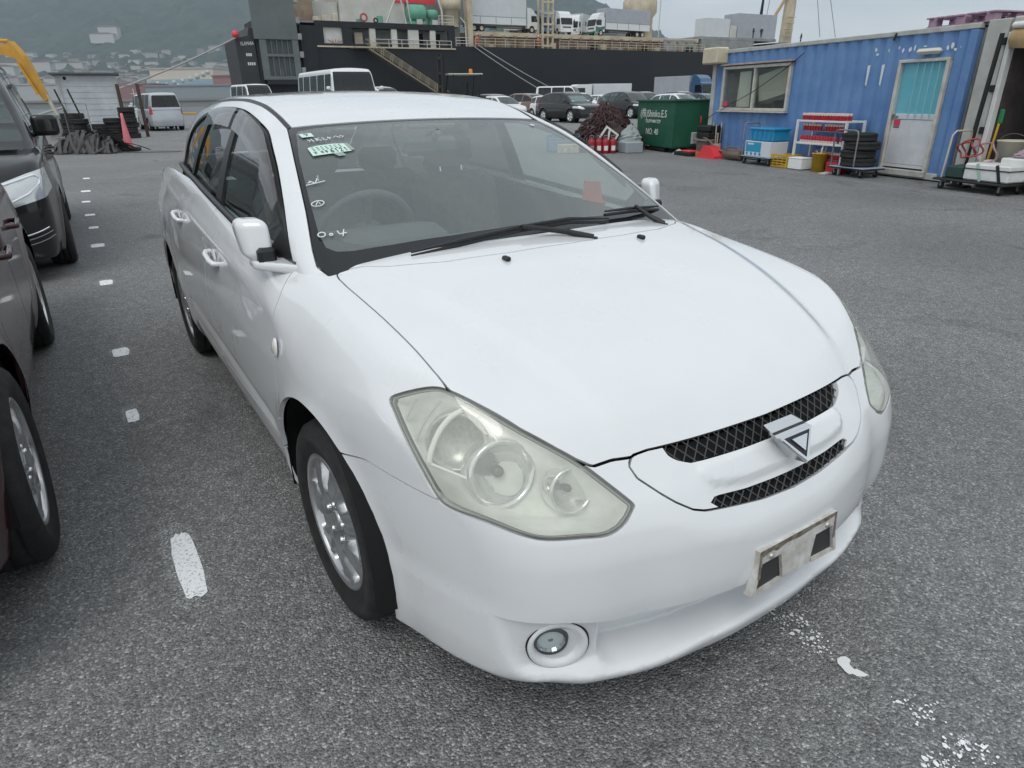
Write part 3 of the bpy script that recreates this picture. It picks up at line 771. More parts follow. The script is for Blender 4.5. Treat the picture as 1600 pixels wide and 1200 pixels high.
        def Fm(V):
            x = V[:, 0]+.485; y = np.abs(V[:, 1])-.823; z = V[:, 2]-1.052
            k = .62+.38*sstep(-.08, .03, z)
            # rounded box that narrows below and slopes forward
            q = np.stack([np.abs(x+.18*z+.45*y)-.016, np.abs(y-.06*z)-.016*k-.001, np.abs(z)-.034], 1)
            return np.linalg.norm(np.maximum(q, 0), axis=1)+np.minimum(q.max(1), 0)-.027
        def Fb(V):
            x = V[:, 0]; y = np.abs(V[:, 1]); z = V[:, 2]
            # arm from the door to the foot of the housing
            t = np.clip((y-.70)/(.85-.70), 0, 1)
            q = np.stack([np.abs(x+.34+.13*t)-(.080-.062*t), np.abs(z-.976-.006*t)-(.006-.003*t), np.abs(y-.76)-.075], 1)
            return np.linalg.norm(np.maximum(q, 0), axis=1)+np.minimum(q.max(1), 0)-.010
        Ms = surface_nets(Fm, (-.58, -.93, .93), (-.32, -.70, 1.17), .007)
        Ms = clip(Ms, .990-Ms[0][:, 2])
        mesh_np('mirror_housing', mm(Ms), PAINT, mr, ret=.006)
        Ma = surface_nets(Fb, (-.54, -.93, .93), (-.19, -.62, 1.03), .008)
        mesh_np('mirror_arm', mm(Ma), PAINT, mr)
        m = MB(); m.box((-.440, sd*.803, 1.008), (.060, .054, .050), bev=.010); m.build('mirror_foot', BLACKP, mr)
        m = MB(); m.box((-.535, sd*.828, 1.05), (.004, .06, .075), bev=.001); m.build('mirror_glass', CHROME, mr)
    m = MB(); m.add([(-.80, .705, 1.00), (-.655, .705, 1.00), (-.67, .700, 1.092), (-.785, .700, 1.085)], [(0, 1, 2, 3)]); m.build('red_card', mat('red_card', (.85, .20, .13), .7), H)
    # ---- wipers, cowl, washer jets
    m = MB(); vv = []; ff = []
    ys = np.linspace(-.69, .69, 41)
    for i, y in enumerate(ys):
        xh = float(np.interp(abs(y), [0, .22, .41, .555, .64, .69], [.06, .05, .015, -.05, -.125, -.15]))
        for dx in (0, -.09, -.2):
            x = xh+dx
            s_ = abs(y)
            zz = min(float(_ws(x)-_wc(x)*(s_/.62)**2)-.012, 1.0-.02*(s_/.7)**2) if dx > -.1 else float(_ws(x)-_wc(x)*(s_/.62)**2)-.012
            vv.append((x, y, zz))
    for i in range(len(ys)-1):
        for k in range(2): ff.append((i*3+k, i*3+k+1, i*3+4+k, i*3+3+k))
    m.add(vv, ff, True); m.build('cowl_panel', BLACKP, H)
    def onws(x, y, d): return Vector((x, y, float(_ws(x)-_wc(x)*(abs(y)/.62)**2)-.016*sstep(.45, .68, abs(y))+d))
    for bl, ar in ((((-.115, -.47), (-.098, -.30), (-.100, -.10), (-.108, .10), (-.100, .26)), ((.015, .10), (-.03, .03), (-.09, -.10))),
                   (((-.145, .28), (-.175, .42), (-.215, .55), (-.255, .645)), ((-.075, .50), (-.12, .47), (-.185, .46)))):
        wp = empty('wiper', parent=H)
        m = MB(); pts = [onws(x, y, .012) for x, y in bl]
        m.tube(pts, .0055, 6); m.build('blade', BLACKP, wp)
        m = MB(); m.tube([onws(x, y, .024) for x, y in bl], [.003]+[.006]*(len(bl)-2)+[.003], 6)
        m.build('blade_carrier', BLACKP, wp)
        m = MB(); m.tube([onws(x, y, .030) for x, y in ar], [.012, .009, .007], 8); m.lathe([(.0005, .03), (.015, .028), (.017, 0)], c=onws(ar[0][0], ar[0][1], .004), n=14); m.build('arm', BLACKP, wp)
    for y in (-.262, .252):
        x = .072; zz = 1.004
        P_ = np.array([[x, y, 1.02]])
        for _ in range(6): P_[0, 2] -= hero_lower(P_)[0]
        m = MB(); m.box((x, y, P_[0, 2]+.005), (.030, .017, .013), bev=.004); m.build('washer_jet', BLACKP, H)
    # ---- cabin
    SEAT = mat('seat_cloth', (.10, .103, .107), .9, var=.3, vscale=30, bump=.3, bscale=200)
    DASH = mat('dash_plastic', (.075, .08, .083), .7, bump=.15, bscale=250)
    m = MB(); pr = [(-.10, .90), (-.12, .962), (-.25, .985), (-.42, .985), (-.60, .965), (-.66, .93), (-.68, .80), (-.62, .55), (-.2, .5)]
    m.prism(pr, -.70, .70, 'XZ'); da = m.build('dashboard', DASH, H)
    m = MB(); m.prism([(-.36, .96), (-.40, 1.015), (-.50, 1.035), (-.64, 1.02), (-.68, .96)], -.56, -.20, 'XZ'); m.build('instrument_hood', DASH, H)
    sw = empty('steering_wheel', parent=H); ctr = Vector((-.74, -.37, .965))
    q = Matrix.Rotation(R(-64), 3, 'Y')
    m = MB(); m.tube([ctr+q @ Vector((.185*math.cos(a), .185*math.sin(a), 0)) for a in np.linspace(0, 2*math.pi, 33)[:-1]], .0145, 8, closed=True); m.build('rim', DASH, sw)
    m = MB(); m.lathe([(.0005, .03), (.055, .022), (.075, 0), (.05, -.03)], c=ctr, n=24, M=q)
    for a in (0, math.pi, math.pi/2*3+math.pi): m.tube([ctr, ctr+q @ Vector((.18*math.sin(a), .18*math.cos(a), 0))], .014, 6)
    m.build('hub', DASH, sw)
    for y in (-.37, .37):
        st = empty('front_seat', parent=H)
        m = MB(); m.box((-1.05, y, .50), (.52, .50, .18), bev=.06); m.build('seat_cushion', SEAT, st)
        m = MB(); m.box((-1.36, y, .80), (.15, .48, .62), bev=.06, M=Matrix.Rotation(R(-16), 4, 'Y')); m.build('backrest', SEAT, st)
        m = MB(); m.box((-1.47, y, 1.205), (.10, .26, .17), bev=.04, M=Matrix.Rotation(R(-12), 4, 'Y')); hr = m.build('headrest', SEAT, st)
        m = MB(); m.tube([(-1.43, y-.06, 1.05), (-1.455, y-.06, 1.16)], .006, 6); m.tube([(-1.43, y+.06, 1.05), (-1.455, y+.06, 1.16)], .006, 6); m.build('headrest_posts', CHROME, hr)
    m = MB(); m.box((-2.3, 0, .72), (.16, 1.25, .66), bev=.06, M=Matrix.Rotation(R(-20), 4, 'Y')); m.box((-2.05, 0, .48), (.5, 1.25, .2), bev=.06); m.build('rear_bench', SEAT, H)
    for y in (-.38, 0, .38):
        m = MB(); m.box((-2.43, y, 1.10), (.09, .24, .13), bev=.03); m.build('rear_headrest', SEAT, H)
    m = MB(); m.box((-1.4, 0, .42), (2.6, 1.5, .02)); m.build('cabin_floor', SEAT, H)
    for sd in (-1, 1):
        m = MB(); m.box((-1.3, sd*.735, .72), (1.95, .03, .56)); m.build('door_card', DASH, H)
    hd = offset(clip(rof, np.maximum(X(rof)+1.0, -2.9-X(rof))), -.035)
    mesh_np('headliner', both((hd[0], -hd[1], hd[2][:, ::-1])), mat('headliner_cloth', (.33, .33, .32), .95), H)
    m = MB(); m.box((-.90, 0, 1.262), (.045, .23, .07), bev=.018); m.tube([(-.87, 0, 1.29), (-.83, 0, 1.318)], .012, 8); m.build('interior_mirror', DASH, H)
    m = MB(); m.box((-.93, .02, 1.335), (.05, .20, .018), bev=.006); m.build('mirror_base_cover', DASH, H)
    # ---- stickers and chalk marks on the windscreen
    def onpane(y, x, d=.0015): return Vector((x, y, 0))
    Fu = hero_upper
    def wp_(x, y, d):
        P_ = np.array([[x, y, 1.0]])
        P_[0, 2] = float(_ws(x)-_wc(x)*(abs(y)/.62)**2)
        for _ in range(5): P_[0, 2] -= Fu(P_)[0]
        nn = grad(Fu, P_)[0]; nn /= np.linalg.norm(nn)
        return Vector(P_[0])+Vector(nn)*d
    class Frame:    # flat sheet on the glass: u towards the car's left, v up the glass
        def __init__(s, x, y, rot=0):
            s.o = wp_(x, y, .002); a = wp_(x, y+.05, .002); b = wp_(x-.05, y, .002)
            u = (a-s.o).normalized(); v = (b-s.o); v = (v-u*v.dot(u)).normalized(); s.n = u.cross(v)
            if s.n.z < 0: s.n = -s.n
            s.u = u*math.cos(rot)+v*math.sin(rot); s.v = -u*math.sin(rot)+v*math.cos(rot)
        def P(s, a, b, d=0): return s.o+s.u*a+s.v*b+s.n*d
    def sheet(fr, poly, name, mt, par, d=0.):
        m = MB(); m.add([fr.P(a, b, d) for a, b in poly], [tuple(range(len(poly)))]); return m.build(name, mt, par, recalc=False)
    def strokes(fr, lines, r, name, mt, par, d=.0012):
        m = MB()
        for ln in lines: m.tube([fr.P(a, b, d) for a, b in ln], r, 5)
        return m.build(name, mt, par)
    PAPER = mat('mint_paper', (.60, .80, .70), .6); CHALK = mat('chalk_white', (.82, .84, .84), .8); INK = mat('ink_black', (.02, .03, .03), .6)
    fr = Frame(-.862, -.508, 0); s1 = sheet(fr, [(-.022, -.018), (.022, -.018), (.022, .018), (-.022, .018)], 'small_sticker', PAPER, wd)
    strokes(fr, [[(-.008, .008), (.006, .008), (.002, -.003), (-.004, -.009)]], .0012, 'sticker_stroke', INK, s1)
    fr = Frame(-.742, -.472, .02); s2 = sheet(fr, [(-.07, -.036), (.07, -.036), (.066, .026), (.03, .034), (-.03, .035), (-.066, .026)], 'inspection_sticker', PAPER, wd)
    sheet(fr, [(.066, -.03), (.085, -.03), (.078, .026), (.066, .026)], 'tape', mat('old_tape', (.30, .38, .34), .5), s2, .0003)
    sheet(fr, [(.0, -.036), (.035, -.036), (.038, -.062), (.012, -.062)], 'tape', mat('old_tape'), s2, .0003)
    D7 = {'6': [[(.7, 1), (.15, .75), (0, .3), (.3, 0), (.75, .1), (.75, .4), (.4, .55), (.05, .35)]], '1': [[(.2, .8), (.45, 1), (.45, 0)]], '2': [[(.05, .8), (.35, 1), (.7, .8), (.55, .45), (0, 0), (.75, 0)]]}
    lines = []
    for k, ch in enumerate('6121'):
        for st_ in D7[ch]: lines.append([(-.0+k*.0165+a*.012, -.031+b*.026) for a, b in st_])
    strokes(fr, lines, .0013, 'sticker_digits', INK, s2)
    lines = []
    for r_ in range(3):
        for k in range(7):
            a = -.055+k*.016; b = .020-r_*.0105; lines.append([(a, b), (a+.008, b+.001)])
    for a in (-.058, -.035, -.02): lines += [[(a, -.012), (a+.010, -.012)], [(a, -.020), (a+.010, -.020)], [(a+.005, -.010), (a+.005, -.028)]]
    strokes(fr, lines, .0008, 'sticker_print', INK, s2)
    fr = Frame(-.815, -.46, .05)
    strokes(fr, [[(-.06, .008), (-.052, .0), (-.058, -.01)], [(-.045, .012), (-.043, -.012)], [(-.028, .014), (-.03, -.01)], [(-.03, .002), (-.015, .012)], [(-.03, 0), (-.012, -.010)], [(-.006, .010), (0, .002), (-.006, -.008), (.008, -.01)], [(.016, .01), (.02, -.008)], [(.012, .004), (.028, .006)], [(.036, .002), (.046, .012), (.058, -.006)], [(.064, .012), (.066, .006), (.074, .004), (.066, -.006)]], .0016, 'chalk_marks', CHALK, wd)
    fr = Frame(-.565, -.590, 0)
    strokes(fr, [[(-.03, -.006), (.035, -.004)], [(-.012, .014), (0, -.003)], [(.016, .018), (.003, -.003)], [(-.02, .004), (-.008, .008)]], .0018, 'chalk_marks', CHALK, wd)
    fr = Frame(-.462, -.618, 0)
    strokes(fr, [[(.02*math.cos(a)*1.0, .014*math.sin(a)) for a in np.linspace(0, 6.4, 16)], [(-.008, -.006), (.004, .010), (.006, -.006)]], .0017, 'chalk_marks', CHALK, wd)
    fr = Frame(-.315, -.615, -.25)
    strokes(fr, [[(-.045+.011*math.cos(a), .006+.011*math.sin(a)) for a in np.linspace(0, 6.28, 12)], [(-.018+.005*math.cos(a), .0+.005*math.sin(a)) for a in np.linspace(0, 6.28, 8)], [(.002, .012), (.006, -.004), (.028, -.002)], [(.022, .014), (.014, -.016)]], .002, 'chalk_marks', CHALK, wd)
    fr = Frame(-.868, .472, 0)
    sheet(fr, [(.011*math.cos(a), .011*math.sin(a)) for a in np.linspace(0, 6.28, 17)[:-1]], 'round_sticker', mat('pale_sticker', (.6, .66, .66), .5), wd)
    return H
LENS = glass('hazed_lens', (.985, .99, .965), .24, rough=.05, diff=(.86, .87, .78))
build_hero()
# ================================================================ other vehicles: one parametric body builder
CARGLASS = glass('car_glass', (.10, .12, .125), .02)
CARGLASS2 = glass('car_glass_clear', (.42, .50, .50), .05)
LAMP = mat('lamp_clear', (.72, .74, .74), .12, metal=.5, coat=1)
TAIL = mat('lamp_red', (.42, .02, .03), .15, coat=1)
def car_funcs(p):
    W = p['W']/2; fo = p['fo']; ro = p['L']-p['wb']-fo; xn = fo; xt = -p['wb']-ro; gc = p.get('gc', .2)
    top = LUT(p['top']); roof = LUT(p['roof'])
    kc = p.get('kc', .07); corner = p.get('corner', .28)
    bulge = LUT(p.get('front', [(0,-.10),(.25,-.02),(.45,0),(.65,-.02),(.85,-.08),(1.2,-.2),(2.5,-.6)]))
    rbul = LUT(p.get('rear', [(0,-.10),(.3,-.02),(.5,0),(.8,-.02),(1.1,-.06),(2.5,-.2)]))
    g = LUT([(0,.12),(gc,.06),(gc+.15,.02),(.55,0),(.75,.005),(.95,.03),(1.15,.07),(3,.3)])
    b0 = p['belt']; tum = p.get('tum', .38)
    cw = p.get('cw', W)
    def side(x, z): return W-g(z)*p.get('gk', 1)-.10*sstep(xn-.9, xn, x)-.07*sstep(xt+.7, xt, x)
    rw = p.get('rw', .33)
    def low(V):
        x = V[:, 0]; s = np.abs(V[:, 1]); z = V[:, 2]
        r1 = np.hypot(x, z-rw); r2 = np.hypot(x+p['wb'], z-rw)
        sd = s-side(x, z)-.015*gauss(r1, rw+.06, .06)-.015*gauss(r2, rw+.06, .06)
        F = smax(z-top(x)+.03*(s/W)**2, sd, kc)
        nose = x-(xn+bulge(z)-corner*(s/W)**3.2)
        tail = (xt-rbul(z)+corner*.6*(s/W)**4)-x
        F = smax(F, nose, .09); F = smax(F, tail, .09)
        return smax(F, gc-z, .03)
    def sgw(z): return W-g(b0)*p.get('gk', 1)-.02-tum*np.maximum(z-b0, 0)*(1+.25*np.maximum(z-b0, 0))
    def upf(V):
        x = V[:, 0]; s = np.abs(V[:, 1]); z = V[:, 2]
        return smax(z-(roof(x)-p.get('crown', .05)*(s/W)**2), s-sgw(z)+.04*sstep(xn-1.2, xn, x)+.05*sstep(xt+.6, xt, x), .09)
    return low, upf, sgw, roof, xn, xt
CARCACHE = {}
def make_car(name, p, paint, h=.06, det=False, glassm=None, wspokes=5, rimmat=None):
    """returns an Empty with the parts: body panels, windows, lamps, wheels, mirrors"""
    glassm = glassm or CARGLASS
    E_ = empty(name)
    low, upf, sgw, roof, xn, xt = car_funcs(p)
    W = p['W']/2; b0 = p['belt']; rw = p.get('rw', .33)
    A = surface_nets(low, (xt-.1, -W-.08, p.get('gc', .2)-.06), (xn+.12, W+.08, max(q[1] for q in p['top'])+.1), h)
    U = surface_nets(upf, (xt-.1, -W-.08, b0-.06), (p.get('ux', xn)+.1, W+.08, p['H']+.08), h)
    X = lambda M: M[0][:, 0]; S = lambda M: np.abs(M[0][:, 1]); Y = lambda M: M[0][:, 1]; Z = lambda M: M[0][:, 2]
    ra = rw+.055
    for cx in (0, -p['wb']):
        A = clip(A, -np.where(S(A) > W*.55, np.hypot(X(A)-cx, Z(A)-rw-.01)-ra, 1.))
    # lamps
    def take(M, g): return clip(M, g), clip(M, -g)
    lamps = []
    hl = p.get('hl')
    for key, mt, nm in (('hl', LAMP, 'headlight'), ('tl', TAIL, 'tail_light')):
        if p.get(key):
            for sd in (-1, 1):
                poly = [(a*W, b) for a, b in p[key]]
                sg = 1 if key == 'hl' else -1
                depth = p.get(key+'d', .5)
                g = np.where((X(A)*sg > (xn-depth if key == 'hl' else -xt-depth)), poly_sdf(np.stack([Y(A)*sd, Z(A)], 1), poly), 1.)
                pc, A = take(A, g)
                pu = None
                if key == 'tl' and max(b for a, b in p[key]) > b0:
                    gu = np.where(X(U) < xt+.5, poly_sdf(np.stack([Y(U)*sd, Z(U)], 1), poly), 1.); pu, U = take(U, gu)
                    if len(pu[2]): pc = (np.concatenate([pc[0], pu[0]]), np.concatenate([pc[1], pu[1]]), np.concatenate([pc[2], pu[2]+len(pc[0])]))
                if len(pc[2]): mesh_np(nm, offset(pc, .002), mt, E_)
    # grille
    if p.get('grille'):
        g = np.where(X(A) > xn-.5, poly_sdf(np.stack([S(A), Z(A)], 1), [(a*W, b) for a, b in p['grille']]), 1.)
        pc, A = take(A, g)
        if len(pc[2]): mesh_np('grille', offset(pc, -.01), p.get('grillem', BLACKP), E_)
    if p.get('skirt'):
        pc, A = take(A, Z(A)-p['skirt'])
        if len(pc[2]): mesh_np('lower_cladding', pc, BLACKP, E_)
    # doors: cut shut lines on near cars
    if det and p.get('doors'):
        bands = []
        for d in p['doors']:
            for sd in (-1, 1):
                g = np.where((S(A) > W*.6) & (Y(A)*sd > 0), poly_sdf(np.stack([X(A), Z(A)], 1), d), 1.)
                bands.append(offset(clip(clip(A, g-.02), -g-.02), -.02))
                pc = clip(A, g+.003); A = clip(A, .003-g)
                do = mesh_np('door', pc, paint, E_, ret=.015)
                cx = min(a for a, b in d)+.14; m = MB(); zz = b0-.17
                yy = sd*(W+.0)
                m.tube([(cx+.09, yy-.02*sd, zz), (cx+.08, yy+.022*sd, zz), (cx-.08, yy+.022*sd, zz+.012), (cx-.09, yy-.02*sd, zz+.012)], .013, 8)
                m.build('door_handle', p.get('handle', paint), do)
        off = np.cumsum([0]+[len(b[0]) for b in bands])
        mesh_np('shut_line_backing', (np.concatenate([b[0] for b in bands]), np.concatenate([b[1] for b in bands]), np.concatenate([b[2]+o for b, o in zip(bands, off)])), GAP, E_)['kind'] = 'stuff'
    mesh_np('body', A, paint, E_)
    # windows
    U = clip(U, b0-.045-Z(U))
    ws_lo = p.get('wsz', b0+.02)
    nx = U[1][:, 0]; ny = np.abs(U[1][:, 1])
    zt = p['H']-p.get('wtop', .09)
    g = np.maximum(np.maximum(np.maximum(ws_lo-Z(U), Z(U)-zt), S(U)-(sgw(Z(U))-.075)), (.22-nx)*.3)
    pc, U = take(U, g)
    if len(pc[2]): mesh_np('windscreen', pc, p.get('wsg', glassm), E_)
    nx = U[1][:, 0]
    rlo, rhi = p.get('rwz', (b0+.02, p['H']-.12))
    g = np.maximum(np.maximum(np.maximum(rlo-Z(U), Z(U)-rhi), S(U)-(sgw(Z(U))-.09)), (.25+nx)*.3)
    pc, U = take(U, g)
    if len(pc[2]): mesh_np('rear_window', pc, glassm, E_)
    rx = roof(X(U))
    g = np.maximum(np.maximum(b0+.015-Z(U), Z(U)-np.minimum(rx-.10, p['H']-p.get('stop', .11))), (.5-np.abs(U[1][:, 1]))*.3)
    g = np.maximum(g, np.maximum(p.get('swx', (xt+.35, 9))[0]-X(U), X(U)-p.get('swx', (xt+.35, 9))[1]))
    for xp in p.get('pillars', []):
        g = np.maximum(g, .045-np.abs(X(U)-xp))
    sides, U = take(U, g)
    edges = sorted([xt-1]+list(p.get('pillars', []))+[xn+2])
    for i in range(len(edges)-1):
        for sd in (-1, 1):
            pc = clip(sides, np.maximum(np.maximum(edges[i]-X(sides), X(sides)-edges[i+1]), -sd*Y(sides)))
            if len(pc[2]): mesh_np('side_window', offset(pc, -.004), glassm, E_)
    mesh_np('roof_and_pillars', U, p.get('roofm', paint), E_)
    if p.get('pillarm'):
        pass
    # dark cabin filler and seats so the glass has something behind it
    m = MB(); m.box(((xt+xn)/2-.1, 0, p.get('gc', .2)+.14), (p['L']*.86, p['W']*.72, .12)); m.build('floor', GAP, E_)
    for cx in (0, -p['wb']):
        for sd in (-1, 1):
            m = MB(); n_ = 14; vv = []; ff = []
            for i in range(n_+1):
                t = -.1+(math.pi+.2)*i/n_
                for yy in (W-.03, W*.55): vv.append((cx+ra*math.cos(t), sd*yy, rw+.01+ra*math.sin(t)))
            for i in range(n_): ff.append((i*2, i*2+1, i*2+3, i*2+2))
            m.add(vv, ff, True); k = len(vv)
            m.add([(cx+ra*math.cos(2*math.pi*k/16), sd*W*.55, rw+ra*math.sin(2*math.pi*k/16)) for k in range(16)], [tuple(range(16))])
            m.build('wheel_arch_liner', GAP, E_)
            wheel('wheel', E_, (cx, sd*(W-.105), rw), sd, 0, wspokes, rw*p.get('rimk', .68), rw, .21, rimmat, det)
    for sd in (-1, 1):
        mx, mz = p.get('mirror', (-.35, b0+.08))
        if det:
            c_ = np.array([mx, sd*(W+p.get('mout', .03)), mz+.05])
            def Fm(V):
                q = np.abs(V-c_-np.stack([-.12*np.abs(V[:, 1]-c_[1]), 0*V[:, 0], 0*V[:, 0]], 1))-np.array([.02, .065, .05]); return np.linalg.norm(np.maximum(q, 0), axis=1)+np.minimum(q.max(1), 0)-.045
            mr_ = mesh_np('door_mirror', surface_nets(Fm, c_-.2, c_+.2, .02), p.get('mirrorm', paint), E_)
            m = MB(); m.tube([(mx-.02, sd*(W-.10), mz-.03), (mx, sd*(W+.05), mz+.0)], [.03, .022], 8); m.build('mirror_arm', p.get('mirrorm', paint), mr_)
        else:
            m = MB(); m.box((mx, sd*(W+.06), mz+.03), (.10, .17, .13), bev=.04); m.box((mx, sd*(W-.03), mz-.02), (.06, .14, .03), bev=.01)
            m.build('door_mirror', p.get('mirrorm', paint), E_)
    return E_
def recolour(root, mp):
    for o in [root]+list(root.children_recursive):
        for sl in o.material_slots:
            if sl.material in mp:
                k = mp[sl.material]; sl.link = 'OBJECT'; sl.material = k
SUV = dict(L=4.65, W=1.84, H=1.66, wb=2.66, fo=.95, gc=.24, rw=.36, belt=1.08, skirt=.36,
           top=[(-4, 1.10), (-2.5, 1.10), (-.6, 1.06), (-.2, 1.06), (.2, 1.02), (.6, .95), (.85, .84), (1.1, .6)],
           roof=[(.4, .85), (-.05, 1.06), (-.5, 1.36), (-.85, 1.56), (-1.3, 1.65), (-2.0, 1.645), (-2.8, 1.56), (-3.2, 1.40), (-3.6, 1.10), (-3.8, .9)],
           hl=[(.55, .74), (.72, .72), (1.05, .80), (1.05, .90), (.7, .86)], tl=[(.5, .92), (1.05, .86), (1.05, 1.04), (.55, 1.02)], hld=.75,
           grille=[(0, .80), (.5, .79), (.45, .70), (0, .69)], pillars=[-1.35, -2.35], ux=.3, mirror=(-.42, 1.14))
HATCH = dict(L=4.15, W=1.70, H=1.50, wb=2.55, fo=.82, gc=.19, rw=.31, belt=.97,
           top=[(-4, 1.0), (-2.5, .99), (-.5, .96), (-.15, .97), (.2, .93), (.55, .85), (.75, .72), (1.0, .5)],
           roof=[(.4, .78), (0, .96), (-.5, 1.24), (-.9, 1.43), (-1.3, 1.49), (-2.0, 1.48), (-2.7, 1.41), (-3.0, 1.25), (-3.3, .98), (-3.5, .8)],
           hl=[(.5, .62), (.7, .60), (1.05, .70), (1.05, .80), (.7, .76)], tl=[(.62, .72), (1.05, .70), (1.05, .98), (.7, .95)], hld=.7,
           grille=[(0, .62), (.45, .62), (.4, .50), (0, .49)], pillars=[-1.25, -2.2], ux=.3, mirror=(-.35, 1.0))
SEDAN = dict(HATCH, L=4.6, W=1.75, H=1.46, wb=2.7, fo=.9, roof=[(.5, .76), (0, .96), (-.5, 1.22), (-.95, 1.40), (-1.4, 1.455), (-2.0, 1.44), (-2.5, 1.33), (-3.0, 1.08), (-3.3, .94)],
           top=[(-5, .98), (-3.4, 1.0), (-2.5, .99), (-.5, .96), (-.15, .97), (.2, .93), (.6, .84), (.82, .70), (1.05, .5)], swx=(-2.75, 9))
VAN = dict(L=4.65, W=1.70, H=1.90, wb=2.8, fo=.85, gc=.22, rw=.32, belt=1.08, tum=.17, corner=.16, gk=.7,
           top=[(-5, 1.12), (-.4, 1.10), (.1, 1.10), (.5, 1.0), (.72, .86), (1.0, .6)],
           roof=[(.75, .8), (.45, 1.02), (.1, 1.30), (-.3, 1.66), (-.6, 1.84), (-1.2, 1.89), (-3.2, 1.88), (-3.62, 1.80), (-3.72, 1.3), (-3.8, .9)],
           hl=[(.52, .74), (1.05, .78), (1.05, .95), (.7, .93)], tl=[(.80, .82), (1.05, .80), (1.05, 1.22), (.84, 1.22)], hld=.5, tld=.4,
           rwz=(1.16, 1.74), grille=[(0, .80), (.48, .80), (.42, .62), (0, .61)], pillars=[-.95, -2.25], ux=.8, mirror=(-.05, 1.16), swx=(-3.35, -.1))
KEI = dict(L=3.4, W=1.50, H=1.88, wb=2.35, fo=.55, gc=.2, rw=.27, belt=1.10, tum=.13, corner=.10, gk=.6,
           top=[(-5, 1.12), (0, 1.12), (.35, 1.05), (.5, .85), (.8, .6)],
           roof=[(.6, .9), (.42, 1.10), (.15, 1.5), (-.05, 1.78), (-.3, 1.86), (-2.5, 1.86), (-2.78, 1.80), (-2.86, 1.3), (-2.9, .9)],
           hl=[(.6, .72), (1.05, .74), (1.05, .95), (.7, .93)], tl=[(.86, .6), (1.05, .6), (1.05, 1.0), (.88, 1.0)], hld=.4, tld=.35, rwz=(1.15, 1.72),
           grille=[(0, .62), (.5, .62), (.5, .5), (0, .5)], pillars=[-.75, -1.75], ux=.6, mirror=(.1, 1.2), swx=(-2.6, .15))
HIACE = dict(KEI, L=4.7, W=1.70, H=2.0, wb=2.57, fo=.95, rw=.33, belt=1.18,
           top=[(-5, 1.2), (.2, 1.2), (.6, 1.12), (.88, .85), (1.2, .6)],
           roof=[(1.0, .9), (.72, 1.18), (.4, 1.55), (.1, 1.88), (-.2, 1.96), (-2.9, 1.97), (-3.08, 1.9), (-3.16, 1.4), (-3.2, .9)],
           pillars=[-.55, -1.7], ux=1.0, mirror=(.35, 1.3), swx=(-2.9, .3), rwz=(1.25, 1.8), hl=[(.6, .74), (1.05, .76), (1.05, 1.0), (.7, .96)])
BUS = dict(KEI, L=6.3, W=2.02, H=2.62, wb=3.2, fo=1.1, rw=.38, belt=1.35, gc=.3, tum=.07, corner=.14,
           top=[(-7, 1.38), (.6, 1.38), (.9, 1.25), (1.05, .9), (1.3, .6)],
           roof=[(1.2, 1.0), (1.0, 1.36), (.80, 1.9), (.62, 2.4), (.4, 2.56), (-4.7, 2.58), (-5.05, 2.5), (-5.15, 1.8), (-5.2, 1.0)],
           pillars=[-.3, -1.5, -2.7, -3.9], ux=1.2, mirror=(.95, 1.8), swx=(-4.8, .55), rwz=(1.5, 2.3), wtop=.2, stop=.28, crown=.08,
           hl=[(.6, .75), (1.05, .77), (1.05, .98), (.7, .96)], tl=[(.8, .8), (1.05, .8), (1.05, 1.2), (.84, 1.2)])
P_ = lambda name, col, **k: mat('paint_'+name, col, .32, coat=.8, spec=.25, coatr=.05, var=.08, vscale=2., **k)
PW, PB, PS, PBR, PG = P_('white', (.76, .77, .78)), P_('black', (.010, .010, .011)), P_('silver', (.50, .53, .56), metal=.35), P_('brown', (.20, .13, .105), metal=.3), P_('grey', (.16, .17, .18), metal=.3)
PM = P_('maroon', (.050, .008, .012), metal=.2)
HEAD = -1.00340993
def put(o, x, y, rz, label=None, cat=None, group=None):
    o.location = (x, y, 0); o.rotation_euler = (0, 0, rz); return tag(o, label, cat, group)
# ---- near neighbours on the left
MINI = dict(L=4.95, W=1.85, H=1.94, wb=3.0, fo=.95, gc=.19, rw=.34, belt=1.12, tum=.24, corner=.30, gk=.8,
           top=[(-5, 1.18), (-1, 1.13), (-.3, 1.12), (.1, 1.10), (.5, 1.03), (.75, .93), (.9, .75), (1.1, .5)],
           roof=[(.8, .9), (.35, 1.10), (-.1, 1.38), (-.55, 1.68), (-.9, 1.85), (-1.5, 1.925), (-3.2, 1.92), (-3.75, 1.84), (-3.95, 1.4), (-4.1, .9)],
           front=[(0, -.10), (.2, -.02), (.4, 0), (.6, -.01), (.8, -.04), (.95, -.12), (1.2, -.25), (2.5, -.7)],
           hl=[(.42, .66), (.55, .63), (.9, .70), (1.08, .86), (1.08, .96), (.8, .90), (.45, .80)], tl=[(.80, .92), (1.05, .90), (1.05, 1.22), (.84, 1.22)], hld=.55, tld=.4,
           rwz=(1.2, 1.76), grille=[(0, .88), (.40, .86), (.36, .34), (0, .32)], pillars=[-.62, -1.45, -2.75], ux=.6, mirror=(-.28, 1.20), swx=(-3.6, -.12), mirrorm=PB,
           doors=[[(-.42, 1.2), (-.40, .7), (-.46, .33), (-1.40, .32), (-1.44, .7), (-1.44, 1.25)], [(-1.46, 1.25), (-1.46, .7), (-1.42, .32), (-2.45, .32), (-2.62, .72), (-2.64, 1.25)]])
mv = make_car('parked_minivan', MINI, PB, .03, True, CARGLASS2, 10)
_f = Vector((math.cos(HEAD), math.sin(HEAD))); _l = Vector((-_f.y, _f.x))
_p = Vector((-4.36, 6.42))-_l*.83
